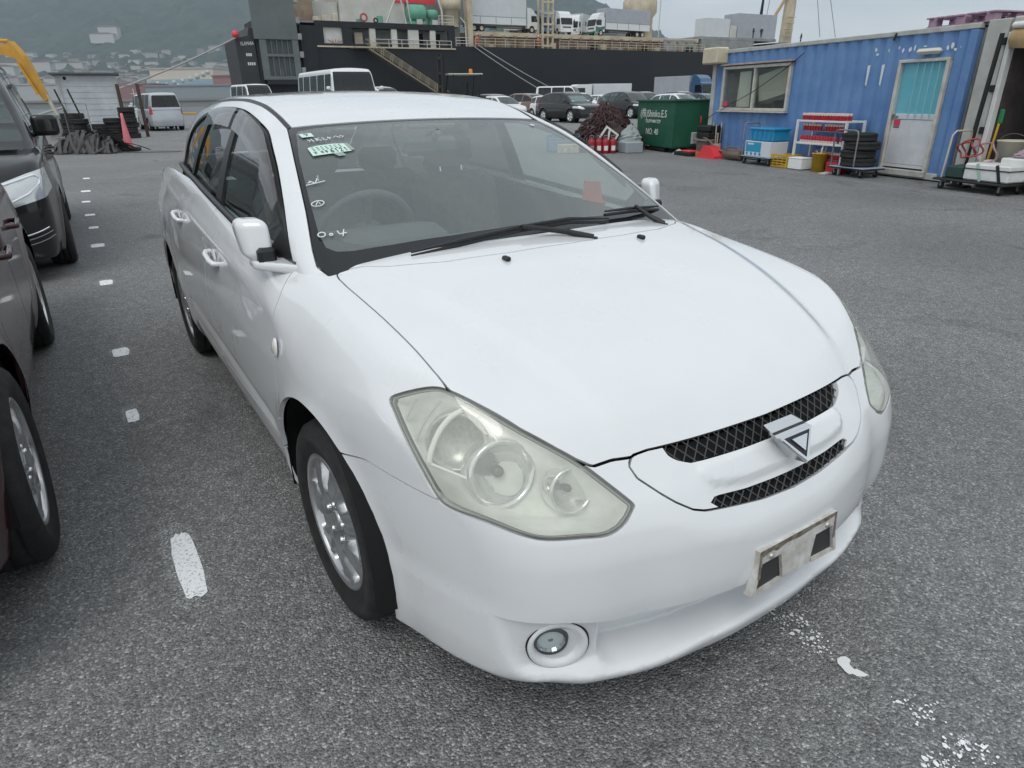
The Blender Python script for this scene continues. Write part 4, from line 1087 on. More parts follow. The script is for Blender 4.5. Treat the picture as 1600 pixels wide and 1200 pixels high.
put(mv, _p.x, _p.y, HEAD, 'glossy black minivan with wide bright headlights parked behind the maroon car', 'car')
# bright strips inside its headlights and chrome blades in the bumper corner
for sd in (-1, 1):
    hl_ = [c for c in mv.children if c.name.startswith('headlight')][0 if sd < 0 else 1]
    low_, _, _, _, _, _ = car_funcs(MINI)
    def on_front(y, z, d):
        x = 1.1
        for _ in range(14):
            q = np.array([[x, y, z]]); f = low_(q)[0]; gx = grad(low_, q)[0][0]; x -= f/max(gx, .25)*.8
        return Vector((x+d, y, z))
    for path, r in (([(.40, .70), (.52, .675), (.66, .70), (.78, .745), (.88, .82)], .009), ([(.45, .80), (.6, .825), (.74, .86), (.85, .885)], .010), ([(.88, .82), (.885, .86), (.85, .885)], .009)):
        m = MB(); m.tube([on_front(sd*a*.925, b, .006) for a, b in path], r, 6); m.build('light_strip', mat('bright_strip', (.9, .93, .95), .2, coat=1), hl_)
    for k, (a0, a1, zz) in enumerate(((.58, .86, .41), (.60, .88, .375), (.62, .89, .335))):
        m = MB(); m.tube([on_front(sd*(a0+(a1-a0)*t)*.925, zz+.05*t*t, .005) for t in np.linspace(0, 1, 7)], .006 if k else .008, 6); m.build('bumper_blade', CHROME if k == 0 else mat('dark_chrome', (.25, .25, .26), .15, metal=1), mv)
RED = dict(SUV, L=4.35, W=1.78, H=1.58, wb=2.55, fo=.88, gc=.2, rw=.335, belt=1.0,
           top=[(-4, 1.02), (-2.5, 1.02), (-.6, .99), (-.2, .99), (.2, .95), (.55, .88), (.8, .76), (1.1, .5)],
           roof=[(.4, .80), (-.05, .99), (-.5, 1.27), (-.85, 1.47), (-1.3, 1.56), (-2.0, 1.555), (-2.7, 1.47), (-3.1, 1.28), (-3.4, 1.0), (-3.6, .8)], skirt=.0, mirror=(-.40, 1.00), mout=-.03,
           doors=[[(-.42, 1.2), (-.40, .7), (-.46, .36), (-1.28, .34), (-1.30, .7), (-1.30, 1.2)], [(-1.32, 1.2), (-1.32, .7), (-1.30, .34), (-1.95, .34), (-2.12, .62), (-2.22, .75), (-2.22, 1.2)]])
rc_ = make_car('parked_hatchback', RED, PM, .025, True, CARGLASS, 5, rimmat=mat('bright_alloy', (.66, .67, .68), .22, metal=.85), )
_p = Vector((-1.70, 1.88))-_l*.795
put(rc_, _p.x, _p.y, HEAD+R(.2), 'dark maroon hatchback with bright five spoke wheels beside the white wagon', 'car')
# ================================================================ blue container office and what stands round it
CA = Vector((7.35, 11.47)); CD = Vector((-.3264, .9452)); CN = Vector((-.9452, -.3264)); CR = math.atan2(CD.y, CD.x)   # local x: along the wall, local y: out towards the yard
def C(t, o=0., z=0.): p = CA+CD*t+CN*o; return (p.x, p.y, z)
def text_mesh(s, size, name, m, parent, M, extrude=.002, align='CENTER', sx=1.):
    cu = bpy.data.curves.new(name, 'FONT'); cu.body = s; cu.size = size; cu.extrude = extrude; cu.align_x = align; cu.align_y = 'CENTER'; cu.resolution_u = 2
    o = bpy.data.objects.new('tmp', cu); COL.objects.link(o)
    bpy.context.view_layer.update()
    me = bpy.data.meshes.new_from_object(o.evaluated_get(bpy.context.evaluated_depsgraph_get())); me.name = name
    bpy.data.objects.remove(o, do_unlink=True); bpy.data.curves.remove(cu)
    me.transform(M @ Matrix.Diagonal((sx, 1, 1, 1)))
    me.materials.clear()
    return link(name, me, m, parent)
BLUE = mat('container_blue', (.090, .195, .42), .6, var=.9, vscale=1.3, col2=(.15, .275, .49), bump=.12, bscale=25)
GREYW = mat('grey_white_steel', (.50, .52, .50), .6, var=.5, vscale=3, col2=(.34, .33, .30))
ALU = mat('aluminium_frame', (.62, .61, .56), .5, metal=.2, var=.4, vscale=6, col2=(.46, .42, .36))
RUST = mat('rusty_strip', (.32, .20, .13), .85, var=.6, vscale=9, col2=(.5, .45, .4))
WHITE = mat('white_plastic', (.72, .73, .72), .5, var=.15, vscale=6)
REDP = mat('red_plastic', (.55, .03, .04), .4, var=.3, vscale=12)
YEL = mat('yellow_plastic', (.62, .38, .03), .5, var=.25, vscale=8)
CYAN = mat('cyan_plastic', (.02, .28, .52), .45, var=.2, vscale=8)
STEEL = mat('worn_steel', (.30, .30, .29), .5, metal=.6, var=.4, vscale=10)
BLACKM = mat('black_misc', (.015, .015, .016), .6, var=.4, vscale=10)
CARD = mat('cardboard', (.30, .19, .105), .85, var=.25, vscale=10)
def yard_container():
    K = empty('container_office', C(0), CR)
    tag(K, 'blue corrugated container office with sliding window and turquoise glazed door', 'container')
    Lc, Hc, Dc = 6.85, 2.38, 2.3
    # corrugated long wall; openings left for window and door
    def corr(t0, t1, z0, z1, name='corrugated_wall'):
        m = MB(); pts = []; pitch = .28
        t = t0
        xs = [t0]
        k = math.floor(t0/pitch)
        while True:
            for a, y in ((0, 0), (.07, 0), (.105, -.032), (.175, -.032), (.21 if False else .245, 0)):
                x = k*pitch+a
                if t0 < x < t1: xs.append(x)
            k += 1
            if k*pitch > t1: break
        xs.append(t1); xs = sorted(set(round(x, 4) for x in xs))
        def prof(x):
            a = x % pitch
            return float(np.interp(a, [0, .07, .105, .21, .245, .28], [0, 0, -.034, -.034, 0, 0]))
        v = [(x, prof(x), z) for x in xs for z in (z0, z1)]
        f = [(2*i, 2*i+2, 2*i+3, 2*i+1) for i in range(len(xs)-1)]
        m.add(v, f); return m.build(name, BLUE, K)
    W0, W1, WZ0, WZ1 = 4.08, 6.42, 1.06, 2.02
    D0, D1, DZ1 = .37, 1.36, 1.93
    corr(.16, D0, .12, Hc-.06); corr(D0, D1, DZ1, Hc-.06); corr(D1, W0, .12, Hc-.06); corr(W0, W1, .12, WZ0); corr(W0, W1, WZ1, Hc-.06); corr(W1, Lc-.12, .12, Hc-.06)
    m = MB(); m.box((Lc/2, -.03, Hc-.03), (Lc, .10, .08), bev=.01); m.build('top_rail', GREYW, K)
    m = MB(); m.box((Lc/2, -.03, .075), (Lc, .10, .11), bev=.01); m.build('bottom_rail', GREYW, K)
    for t in (.08, Lc-.06):
        m = MB(); m.box((t, -.03, Hc/2), (.14, .12, Hc-.16), bev=.01); m.build('corner_post', GREYW if t > 1 else BLUE, K)
    m = MB(); m.box((Lc/2, -Dc/2-.1, Hc-.005), (Lc-.06, Dc, .03)); m.build('roof_sheet', GREYW, K)
    m = MB(); m.box((Lc/2, -Dc-.06, Hc/2), (Lc, .03, Hc-.1)); m.build('rear_wall', BLUE, K)
    for t in (.03, Lc-.03):
        m = MB(); m.box((t, -Dc/2-.06, Hc/2), (.03, Dc-.12, Hc-.1)); m.build('end_wall', GREYW, K)
    m = MB(); m.box((Lc/2, -Dc/2, .13), (Lc-.1, Dc-.1, .03)); m.build('floor', CARD, K)
    # window
    wn = empty('sliding_window', parent=K)
    fr = .06
    for (a, b, nm) in (((W0+W1)/2, WZ1-fr/2, 'h'), ((W0+W1)/2, WZ0+fr/2, 'h')):
        m = MB(); m.box((a, -.01, b), (W1-W0, .11, fr), bev=.006); m.build('frame_rail', ALU, wn)
    for a in (W0+fr/2, W1-fr/2, (W0+W1)/2):
        m = MB(); m.box((a, -.012, (WZ0+WZ1)/2), (fr if abs(a-(W0+W1)/2) > .1 else .045, .10, WZ1-WZ0-2*fr), bev=.006); m.build('frame_stile', ALU, wn)
    for a, b, y in ((W0+fr, (W0+W1)/2-.02, -.02), ((W0+W1)/2+.02, W1-fr, -.005)):
        m = MB(); m.box(((a+b)/2, y, (WZ0+WZ1)/2), (b-a, .006, WZ1-WZ0-2*fr)); m.build('pane', glass('office_pane', (.85, .88, .85), .05), wn)
    m = MB(); m.box(((W0+W1)/2, .035, WZ1+.035), (W1-W0+.12, .14, .035), bev=.006); m.build('rain_ledge', RUST, wn)
    m = MB(); m.box(((W0+W1)/2, .03, WZ0-.02), (W1-W0+.06, .13, .03), bev=.006); m.build('sill', ALU, wn)
    m = MB(); v = []; f = []
    for i in range(17):
        x = W0+1.35+.42*i/16+.06; y = -.075+.03*math.sin(i*1.9)
        v += [(x+.10*(i/16-.5), y, WZ0+.08), (x, y, WZ1-.12)]
    for i in range(16): f.append((2*i, 2*i+2, 2*i+3, 2*i+1))
    m.add(v, f, True); m.build('curtain', mat('curtain_cloth', (.80, .78, .72), .9), wn)
    m = MB(); m.box((W0+.62, -.10, 1.62), (1.0, .02, .55), M=Matrix.Rotation(.2, 4, 'Y')); m.build('pinned_board', mat('pale_board', (.55, .52, .45), .8), wn)
    m = MB(); m.box(((W0+W1)/2, -.75, .95), (2.2, .6, .05)); m.box((W0+.45, -.6, 1.06), (.4, .3, .16), bev=.02); m.build('desk', mat('desk_wood', (.25, .2, .14), .6), wn)
    m = MB(); m.box((W1-.18, .004, WZ0+.15), (.15, .004, .11)); m.build('red_notice', mat('notice_red', (.6, .05, .10), .6), wn)
    # door
    dr = empty('office_door', parent=K)
    for t in (D0+.03, D1-.03):
        m = MB(); m.box((t, 0, DZ1/2+.06), (.06, .11, DZ1-.12), bev=.006); m.build('door_frame', ALU, dr)
    m = MB(); m.box(((D0+D1)/2, 0, DZ1-.025), (D1-D0, .115, .05), bev=.006); m.build('door_frame', ALU, dr)
    DW = mat('door_white', (.62, .64, .67), .5, var=.3, vscale=4, col2=(.52, .54, .55))
    m = MB(); m.box(((D0+D1)/2, -.02, .60), (D1-D0-.13, .045, .74), bev=.006); m.build('lower_panel', DW, dr)
    m = MB(); m.box(((D0+D1)/2, -.015, .20), (D1-D0-.13, .05, .05), bev=.004); m.build('kick_rail', DW, dr)
    m = MB(); m.box(((D0+D1)/2, -.02, 1.02), (D1-D0-.13, .06, .09), bev=.006); m.build('middle_rail', DW, dr)
    m = MB(); m.box(((D0+D1)/2, -.03, 1.475), (D1-D0-.13, .012, .82)); m.build('turquoise_pane', mat('turquoise_film', (.12, .42, .52), .4, var=.2, vscale=3, col2=(.17, .48, .56)), dr)
    for k in range(4):
        m = MB(); m.tube([(D0+.18+k*.14, .025, 1.0), (D0+.18+k*.14, .025, 1.90)], .009, 6); m.build('guard_bar', mat('bar_teal', (.25, .50, .55), .5), dr)
    m = MB(); m.box((D1-.13, .02, 1.02), (.12, .05, .025), bev=.006); m.lathe([(.0005, .05), (.02, .045), (.022, 0)], c=(D1-.10, .0, 1.05), axis='Y', n=12); m.build('door_handle', STEEL, dr)
    m = MB(); m.box((D1-.18, .007, .915), (.13, .004, .10)); m.build('red_notice', mat('notice_red'), dr)
    m = MB(); m.box((D1-.18, .007, .845), (.12, .004, .018)); m.build('notice_text', mat('ink_black'), dr)
    m = MB(); m.box(((D0+D1)/2, .04, .10), (D1-D0, .10, .10), bev=.01); m.build('threshold', GREYW, dr)
    # lamp over the door, junction box, air-conditioner box, peeled lettering, cable
    m = MB(); m.box((.78, .07, 2.035), (.46, .12, .09), bev=.04); m.build('wall_lamp', mat('lamp_cover', (.62, .60, .50), .5), K)
    m = MB(); m.box((Lc-.20, .14, 2.27), (.60, .34, .36), bev=.03); m.build('meter_box', mat('cream_box', (.60, .53, .38), .55, var=.2, vscale=6), K)
    PEEL = mat('peeled_white', (.66, .68, .70), .7)
    rg = random.Random(5)
    def blot(t, z, w_, h_, n=9):
        m = MB(); pts = [(t+w_*(.5+.25*rg.random())*math.cos(a), z+h_*(.4+.5*rg.random())*math.sin(a)) for a in np.linspace(0, 6.283, n+1)[:-1]]
        m.add([(a, .004, b) for a, b in pts], [tuple(range(n))]); m.build('peeled_paint', PEEL, K)
    for t, z, w_, h_ in ((1.95, 2.12, .04, .05), (1.90, 2.05, .06, .03), (1.66, 2.10, .02, .05), (1.45, 2.13, .03, .04), (1.36, 2.08, .04, .05), (1.22, 2.09, .05, .06), (1.13, 2.11, .03, .07), (.93, 2.12, .05, .02), (.50, 2.07, .04, .05), (.42, 2.10, .05, .06), (.36, 2.04, .05, .03), (.27, 2.07, .012, .03)): blot(t, z, w_, h_)
    for t in (2.04, 1.72):
        m = MB(); m.add([(t-.03, .004, 1.88), (t+.035, .004, 1.87), (t+.022, .004, 1.55), (t-.012, .004, 1.52)], [(0, 1, 2, 3)]); m.build('peeled_paint', PEEL, K)
    m = MB(); m.tube([(3.75, .03, 2.18), (4.3, .06, 1.86), (5.2, .08, 1.45), (6.2, .08, 1.10), (6.9, .05, .86)], .008, 6); m.build('cable', BLACKM, K)
    m = MB(); m.tube([(1.55, .02, 2.36), (1.56, .05, 2.25)], .02, 6); m.build('cable_clip', BLACKM, K)
    return K
yard_container()
# ---- pallet on its roof
pl = empty('pallet', C(.42, -.55, 2.395), CR); tag(pl, 'mauve plastic pallet lying on the blue container roof', 'pallet')
MAU = mat('mauve_plastic', (.42, .27, .36), .6, var=.3, vscale=5)
for k in range(7):
    m = MB(); m.box((-.54+k*.18, 0, .135), (.13, 1.1, .025), bev=.004); m.build('deck_board', MAU, pl)
for k in range(3):
    for j in range(3):
        m = MB(); m.box((-.5+k*.5, -.45+j*.45, .062), (.16, .14, .122), bev=.01); m.build('block', MAU, pl)
for k in range(3):
    m = MB(); m.box((0, -.45+k*.45, .006), (1.2, .14, .012)); m.build('skid', MAU, pl)
# ---- second container, open towards the yard
def second_container():
    K = empty('open_container', C(-.12), CR); tag(K, 'pale open fronted container with beige rolled canopy and dark inside', 'container')
    GW = mat('pale_container', (.48, .50, .47), .6, var=.5, vscale=2.5, col2=(.36, .35, .32))
    x1, H2 = -2.95, 2.42
    m = MB(); m.box((-.17, -.02, H2/2), (.34, .08, H2-.02), bev=.01); dl = m.build('end_door_leaf', GW, K)
    for z in (.25, .85, 1.45, 2.1):
        m = MB(); m.box((-.33, .03, z), (.07, .05, .10), bev=.008); m.build('hinge', BLACKM, dl)
    m = MB(); m.box((-.395, -.03, H2/2-.1), (.07, .12, H2-.2), bev=.01); m.build('corner_post', WHITE, K)
    m = MB(); m.box(((x1-.4)/2, -.03, H2-.06), (-(x1+.4)-.0, .14, .12), bev=.02); m.build('header_beam', GW, K)
    for k in range(6):
        m = MB(); m.lathe([(.0005, .04), (.02, .035), (.025, 0)], c=(-.6-k*.42, -.25, H2), n=10); m.build('roof_bolt', STEEL, K)
    m = MB(); m.box(((x1-.4)/2-.0, -1.25, H2-.02), (-(x1+.4)+.1, 2.4, .05)); m.build('roof_sheet', GW, K)
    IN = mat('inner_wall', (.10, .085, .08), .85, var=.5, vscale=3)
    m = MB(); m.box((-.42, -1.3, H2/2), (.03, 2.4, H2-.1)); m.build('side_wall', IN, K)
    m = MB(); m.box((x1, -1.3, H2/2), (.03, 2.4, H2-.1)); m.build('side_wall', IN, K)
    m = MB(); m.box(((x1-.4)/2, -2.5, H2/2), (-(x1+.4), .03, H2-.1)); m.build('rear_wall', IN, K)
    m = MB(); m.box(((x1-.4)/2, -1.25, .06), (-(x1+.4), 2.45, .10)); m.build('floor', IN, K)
    m = MB(); v = []; f = []; n = 20
    for i in range(n+1):
        t = i/n; x = -.44+(x1+.44)*t
        for k, (y, z) in enumerate(((.02, H2-.14), (.09, H2-.20-.02*math.sin(t*7)), (.11, H2-.32-.03*math.sin(t*3.1)), (.05, H2-.42-.05*math.sin(t*math.pi)))): v.append((x, y, z))
    for i in range(n):
        for k in range(3): f.append((i*4+k, i*4+k+1, i*4+5+k, i*4+4+k))
    m.add(v, f, True); m.build('canopy', mat('beige_canvas', (.48, .34, .17), .8, var=.3, vscale=5), K)
    m = MB(); m.tube([(-.44, .06, H2-.12), (x1, .06, H2-.12)], .045, 10); m.build('canopy_roll', WHITE, K)
second_container()
po = empty('tent_leg', C(-.45, .22), CR); tag(po, 'black steel tent leg with flat foot beside the open container', 'pole')
m = MB(); m.tube([(0, 0, .02), (-.06, -.03, 2.2)], .032, 8); m.build('shaft', BLACKM, po)
m = MB(); m.prism([(-.14, -.10), (.16, -.10), (.16, .10), (-.14, .10)], 0, .03); m.prism([(-.02, -.02), (.14, 0), (-.02, .02)], .03, .10); m.build('foot', BLACKM, po)
# ---- trolleys
def trolley(name, t, o, rz, L_, Wd, deck, label, hgt=.82, hx=-1, deckm=None, hw=None):
    T = empty(name, C(t, o), CR+rz); tag(T, label, 'trolley')
    m = MB(); m.box((0, 0, .155), (L_, Wd, .035), bev=.012); m.build('deck', deckm or deck, T)
    m = MB(); m.box((0, 0, .150), (L_+.03, Wd+.03, .028), bev=.012); m.build('bumper_strip', BLACKM, T)
    for sx in (-1, 1):
        for sy in (-1, 1):
            cst = empty('caster', (sx*(L_/2-.10), sy*(Wd/2-.08), 0), parent=T)
            m = MB(); m.lathe([(.012, -.016), (.05, -.016), (.055, -.008), (.055, .008), (.05, .016), (.012, .016)], c=(0, 0, .055), axis='Y', n=18); m.build('wheel', BLACKM, cst)
            m = MB(); m.box((0, .022, .09), (.03, .004, .09)); m.box((0, -.022, .09), (.03, .004, .09)); m.box((0, 0, .137), (.06, .05, .006)); m.build('fork', STEEL, cst)
    return T
def handle(T, pts, m_):
    m = MB(); m.tube(pts, .014, 8); m.build('handle', m_, T)
DECKB = mat('deck_pale_blue', (.30, .38, .50), .55, var=.2, vscale=6)
T1 = trolley('flat_trolley', 1.42, .52, 0, .82, .5, DECKB, 'pale blue flat trolley carrying four stacked tyres by the office door')
handle(T1, [(-.16, .22, .17), (-.16, .23, .72), (-.14, .23, .78), (-.08, .23, .80), (.30, .23, .80), (.36, .23, .78), (.38, .23, .72), (.38, .22, .17)], STEEL)
def tyre_obj(name, R_, rr, wd, loc, label=None, group=None, rz=0, flat=True, tiltv=None):
    m = MB(); h = wd/2
    m.lathe([(rr, -h*.8), (rr+.015, -h), (R_-.05, -h*1.03), (R_-.02, -h*.95), (R_, -h*.6), (R_-.004, -h*.5), (R_-.010, -h*.1), (R_-.010, h*.1), (R_-.004, h*.5), (R_, h*.6), (R_-.02, h*.95), (R_-.05, h*1.03), (rr+.015, h), (rr, h*.8), (rr-.012, 0), (rr, -h*.8)], n=32)
    o = m.build(name, RUBBER, None, loc=loc)
    if tiltv: o.rotation_euler = tiltv
    if label: tag(o, label, 'tyre', group)
    return o
for k, (dx, dy) in enumerate(((0, 0), (.02, .01), (-.03, -.01), (.05, 0))):
    p = C(1.42+.02+dx*1.2, .47+dy, .173+.075+k*.142)
    tyre_obj('tyre', .30, .19, .14, p, ('lowest black tyre of the stack on the pale blue trolley', 'second black tyre up in the stack on the pale blue trolley', 'third black tyre up in the stack on the pale blue trolley', 'topmost black tyre of the stack on the pale blue trolley')[k], 'tyres on the trolley')
# ---- white steel shelf with rows of cans
sh = empty('steel_shelf', C(2.45, .30), CR); tag(sh, 'white steel shelf unit stacked with red cans against the blue wall', 'shelf')
sw_, sd_, shh = 1.28, .42, .94
for sx in (-1, 1):
    for sy in (-1, 1):
        m = MB(); m.box((sx*sw_/2, sy*sd_/2, shh/2), (.04, .04, shh)); m.build('post', WHITE, sh)
for z in (.50, .915):
    m = MB(); m.box((0, 0, z), (sw_-.042, sd_, .035), bev=.004); m.build('shelf_board', WHITE, sh)
m = MB(); m.box((0, -.01, .22), (sw_-.3, .3, .02)); m.build('shelf_board', STEEL, sh)
CANR = mat('can_red', (.42, .02, .04), .35); CANW = mat('can_cream', (.62, .52, .46), .5)
cm = MB(); cm.lathe([(.0005, 0), (.030, 0), (.031, .004), (.031, .085)], n=10, mi=0); cm.lathe([(.031, .085), (.030, .12), (.026, .128), (.0005, .128)], n=10, mi=1)
cm2 = MB(); cm2.lathe([(.0005, 0), (.030, 0), (.031, .004), (.031, .045)], n=10, mi=1); cm2.lathe([(.031, .045), (.030, .12), (.026, .128), (.0005, .128)], n=10, mi=0)
base_can = cm.build('spray_can', [CANR, CANW]); base_can2 = cm2.build('spray_can', [CANR, CANW])
first = {0: True, 1: True}
rg = random.Random(3)
def place_can(t, o, z, up, lab):
    b = base_can if up else base_can2
    k = 0 if up else 1
    ob = b if first[k] else b.copy()
    if not first[k]: COL.objects.link(ob)
    first[k] = False
    ob.location = C(t, o, z); tag(ob, lab, 'can', 'cans on the white shelf')
for o, zz, lab, skip in ((.46, .933, 'red and cream can standing in the row on the shelf top', 0), (.44, .5175, 'red can with cream lid in the row on the middle shelf board', 3)):
    for k in range(17):
        if skip and rg.random() < .12: continue
        place_can(1.88+k*.070+rg.uniform(-.004, .004), o, zz, zz > .9, lab)
for k in range(16):
    if k == 9: continue
    place_can(1.9+k*.072, .36, .933+.0, True, 'red and cream can standing in the row on the shelf top')
for k in range(8):
    place_can(1.9+k*.07, .38, .2305, True, 'red can on the low shelf board above the yellow bucket')
# hanging row under the top board: a second pack on a small tray
tr = tag(MB().box((0, 0, 0), (1.18, .32, .012)).build('wire_tray', STEEL, None, loc=C(2.45, .30, .735), rz=CR), 'thin steel tray slung below the shelf top holding cans', 'tray')
for k in range(16):
    if k in (8,): continue
    place_can(1.9+k*.072, .42, .742, True, 'red can in the row on the slung tray of the shelf')
# ---- things on the ground along the wall
def bucket(name, loc, r0, r1, h, m_, label, cat='bucket'):
    e = empty(name, loc, CR); tag(e, label, cat)
    m = MB(); m.lathe([(.0005, 0), (r0, 0), (r1, h), (r1+.012, h), (r1+.012, h-.02), (r1-.008, h-.005), (r0-.01, .02), (.0005, .02)], n=24); m.build('tub', m_, e)
    m = MB(); m.tube([(r1*math.cos(a), .02, h-.02+r1*.55*math.sin(a)) for a in np.linspace(0, math.pi, 12)], .004, 5); m.build('bail', STEEL, e)
    return e
bk = bucket('bucket', C(2.30, .56), .115, .14, .35, YEL, 'yellow plastic bucket with scrap inside under the white shelf')
for k in range(5):
    m = MB(); a = k*1.3; m.tube([(.04*math.cos(a), .04*math.sin(a), .1), (.10*math.cos(a), .10*math.sin(a), .38+.03*k)], .016, 6); m.build('scrap_piece', STEEL if k % 2 else WHITE, bk)
fb = empty('foam_box', C(2.82, .55), CR); tag(fb, 'white foam box on the ground between yellow crate and yellow bucket', 'box')
m = MB(); m.box((0, 0, .11), (.38, .28, .20), bev=.012); m.build('body', mat('foam_white', (.78, .79, .78), .8), fb)
m = MB(); m.box((0, 0, .222), (.39, .29, .022), bev=.008); m.build('lid', mat('foam_white'), fb)
tag(MB().box((0, 0, .1), (.3, .25, .2), bev=.01).build('red_tin', REDP, None, loc=C(1.98, .42), rz=CR), 'red square tin on the ground behind the shelf leg', 'tin')
def crate(name, loc, d, m_, label, cat='crate', slats=5, rz=0):
    e = empty(name, loc, CR+rz); tag(e, label, cat); x, y, z = d
    m = MB(); m.box((0, 0, .01), (x-.03, y-.03, .02)); m.build('base', m_, e)
    for k in range(slats):
        zz = .03+(z-.05)*k/(slats-1)
        for sy in (-1, 1):
            m = MB(); m.box((0, sy*y/2, zz), (x, .012, .022 if k < slats-1 else .04)); m.build('side_slat', m_, e)
        for sx in (-1, 1):
            m = MB(); m.box((sx*x/2, 0, zz), (.012, y-.012, .022 if k < slats-1 else .04)); m.build('end_slat', m_, e)
    for sx in (-1, 1):
        for sy in (-1, 1):
            m = MB(); m.box((sx*x/2, sy*y/2, z/2), (.03, .03, z+.004)); m.build('corner', m_, e)
    for k in (-1, 0, 1):
        for sy in (-1, 1):
            m = MB(); m.box((k*x/4, sy*y/2, z/2), (.016, .016, z-.02)); m.build('rib', m_, e)
    return e
crate('crate', C(3.33, .50), (.56, .36, .26), YEL, 'yellow slatted plastic crate on the ground by the foam box')
T2 = trolley('flat_trolley', 3.98, .50, 0, 1.0, .55, CYAN, 'blue flat trolley carrying a blue bin and a printed carton', deckm=mat('deck_blue', (.16, .30, .42), .55))
handle(T2, [(.50, -.2, .17), (.52, -.2, .78), (.52, -.17, .83), (.52, .17, .83), (.52, .2, .78), (.50, .2, .17)], STEEL)
bb = empty('plastic_bin', C(3.92, .48, .485), CR); tag(bb, 'bright blue plastic bin on top of the printed carton', 'bin')
m = MB(); m.box((0, 0, .13), (.74, .42, .25), bev=.02); m.build('tub', CYAN, bb)
m = MB(); m.box((0, 0, .245), (.80, .47, .045), bev=.012); m.build('rim', CYAN, bb)
for k in range(5):
    m = MB(); m.box((-.3+k*.15, .218, .12), (.02, .018, .2)); m.build('rib', CYAN, bb)
cb = empty('printed_carton', C(3.96, .50, .175), CR); tag(cb, 'white and blue printed carton on the blue flat trolley', 'box')
m = MB(); m.box((0, 0, .153), (.82, .46, .306), bev=.006); m.build('carton', mat('carton_white', (.62, .66, .68), .7), cb)
m = MB(); m.box((.13, .2315, .19), (.50, .003, .20)); m.build('blue_print', mat('print_blue', (.03, .30, .50), .6), cb)
for k in range(4):
    m = MB(); m.lathe([(.0005, .004), (.032, .003), (.033, 0)], c=(.32-k*.14, .2325, .055), axis='Y', n=14); m.build('printed_dot', mat('print_blue'), cb)
m = MB(); m.box((.22, .2335, .25), (.2, .002, .035)); m.build('printed_band', WHITE, cb)
# silencer with bent pipe
ex = empty('silencer', C(5.25, .45), CR); tag(ex, 'rusty car silencer with bent pipes lying by the blue wall', 'silencer')
EXM = mat('exhaust_steel', (.20, .18, .16), .55, metal=.6, var=.5, vscale=8, col2=(.25, .16, .10))
m = MB(); m.lathe([(.0005, -.30), (.09, -.30), (.115, -.27), (.12, 0), (.115, .27), (.09, .30), (.0005, .30)], c=(-.15, 0, .13), axis='X', n=20); m.build('drum', EXM, ex)
m = MB(); m.tube([(.15, 0, .16), (.5, .05, .20), (.8, 0, .36), (1.1, -.05, .42), (1.35, -.1, .44)], .026, 8); m.build('inlet_pipe', EXM, ex)
m = MB(); m.tube([(-.45, 0, .14), (-.62, .05, .12), (-.75, .12, .08)], .03, 8); m.build('tail_pipe', EXM, ex)
m = MB(); m.tube([(.1, .1, .24), (-.2, .13, .30), (-.42, .1, .30), (-.48, .1, .22), (-.48, .08, .05)], .016, 6); m.build('bracket_rod', EXM, ex)
# red ramp/jack, orange block, black cases
rj = empty('car_ramp', C(5.88, .55), CR); tag(rj, 'bright red car ramp lying beside the silencer', 'ramp')
RB = mat('bright_red', (.72, .05, .06), .45)
m = MB(); m.prism([(-.35, .02), (.35, .02), (.30, .10), (.12, .26), (-.18, .26), (-.35, .06)], -.13, .13, 'XZ'); m.build('body', RB, rj)
for k in range(4):
    m = MB(); m.box((-.10+k*.09, 0, .268), (.05, .24, .016)); m.build('tread', RB, rj)
m = MB(); m.prism([(-.36, 0), (.36, 0), (.36, .025), (-.36, .025)], -.16, .16, 'XZ'); m.build('base_plate', RB, rj)
tag(MB().box((0, 0, .06), (.20, .12, .12), bev=.008).build('wood_block', mat('orange_wood', (.42, .17, .07), .7, var=.3, vscale=14), None, loc=C(6.22, .62), rz=CR), 'orange brown wood block beside the red ramp', 'block')
cs = empty('tool_case', C(6.45, .25), CR); tag(cs, 'brown carton with black open case stacked by the wall', 'box')
m = MB(); m.box((0, 0, .17), (.46, .36, .34), bev=.01); m.build('carton', mat('dark_carton', (.12, .10, .09), .8), cs)
m = MB(); m.box((.05, 0, .37), (.58, .42, .05), bev=.01); m.build('lid', STEEL, cs)
for k in range(2):
    tag(MB().box((0, 0, .08), (.52, .36, .14), bev=.025).build('black_case', BLACKM, None, loc=C(6.52, .22, .40+.16*k), rz=CR+.06*k), 'black plastic case stacked on the brown carton', 'case', 'black cases by the wall')
rt = empty('tool_tray', C(6.75, .62), CR); tag(rt, 'black tray with a red lid on the ground near the dumpster', 'tray')
m = MB(); m.box((0, 0, .05), (.75, .35, .08), bev=.015); m.build('tray', BLACKM, rt)
m = MB(); m.box((-.08, 0, .11), (.42, .26, .04), bev=.012); m.build('red_lid', RB, rt)
ragm = mat('grey_rag', (.55, .55, .53), .9, var=.4, vscale=14)
def heap(name, loc, rx, ry, h, m_, label, cat, seed, n=16, noise=.35):
    rg = np.random.default_rng(seed); m = MB(); v = []; f = []
    R_ = 10
    for i in range(R_+1):
        u = i/R_
        for k in range(n):
            a = 2*math.pi*k/n; r = (1-u**1.6)*(1+noise*(rg.random()-.5)); v.append((rx*r*math.cos(a), ry*r*math.sin(a), h*u*(1+noise*.5*(rg.random()-.5))))
    for i in range(R_):
        for k in range(n): f.append((i*n+k, i*n+(k+1) % n, (i+1)*n+(k+1) % n, (i+1)*n+k))
    m.add(v, f, False)
    o = m.build(name, m_, None, loc=loc); return tag(o, label, cat)
heap('rag', C(7.15, .62), .16, .12, .13, ragm, 'crumpled pale rag lying by the black tool tray', 'rag', 4)
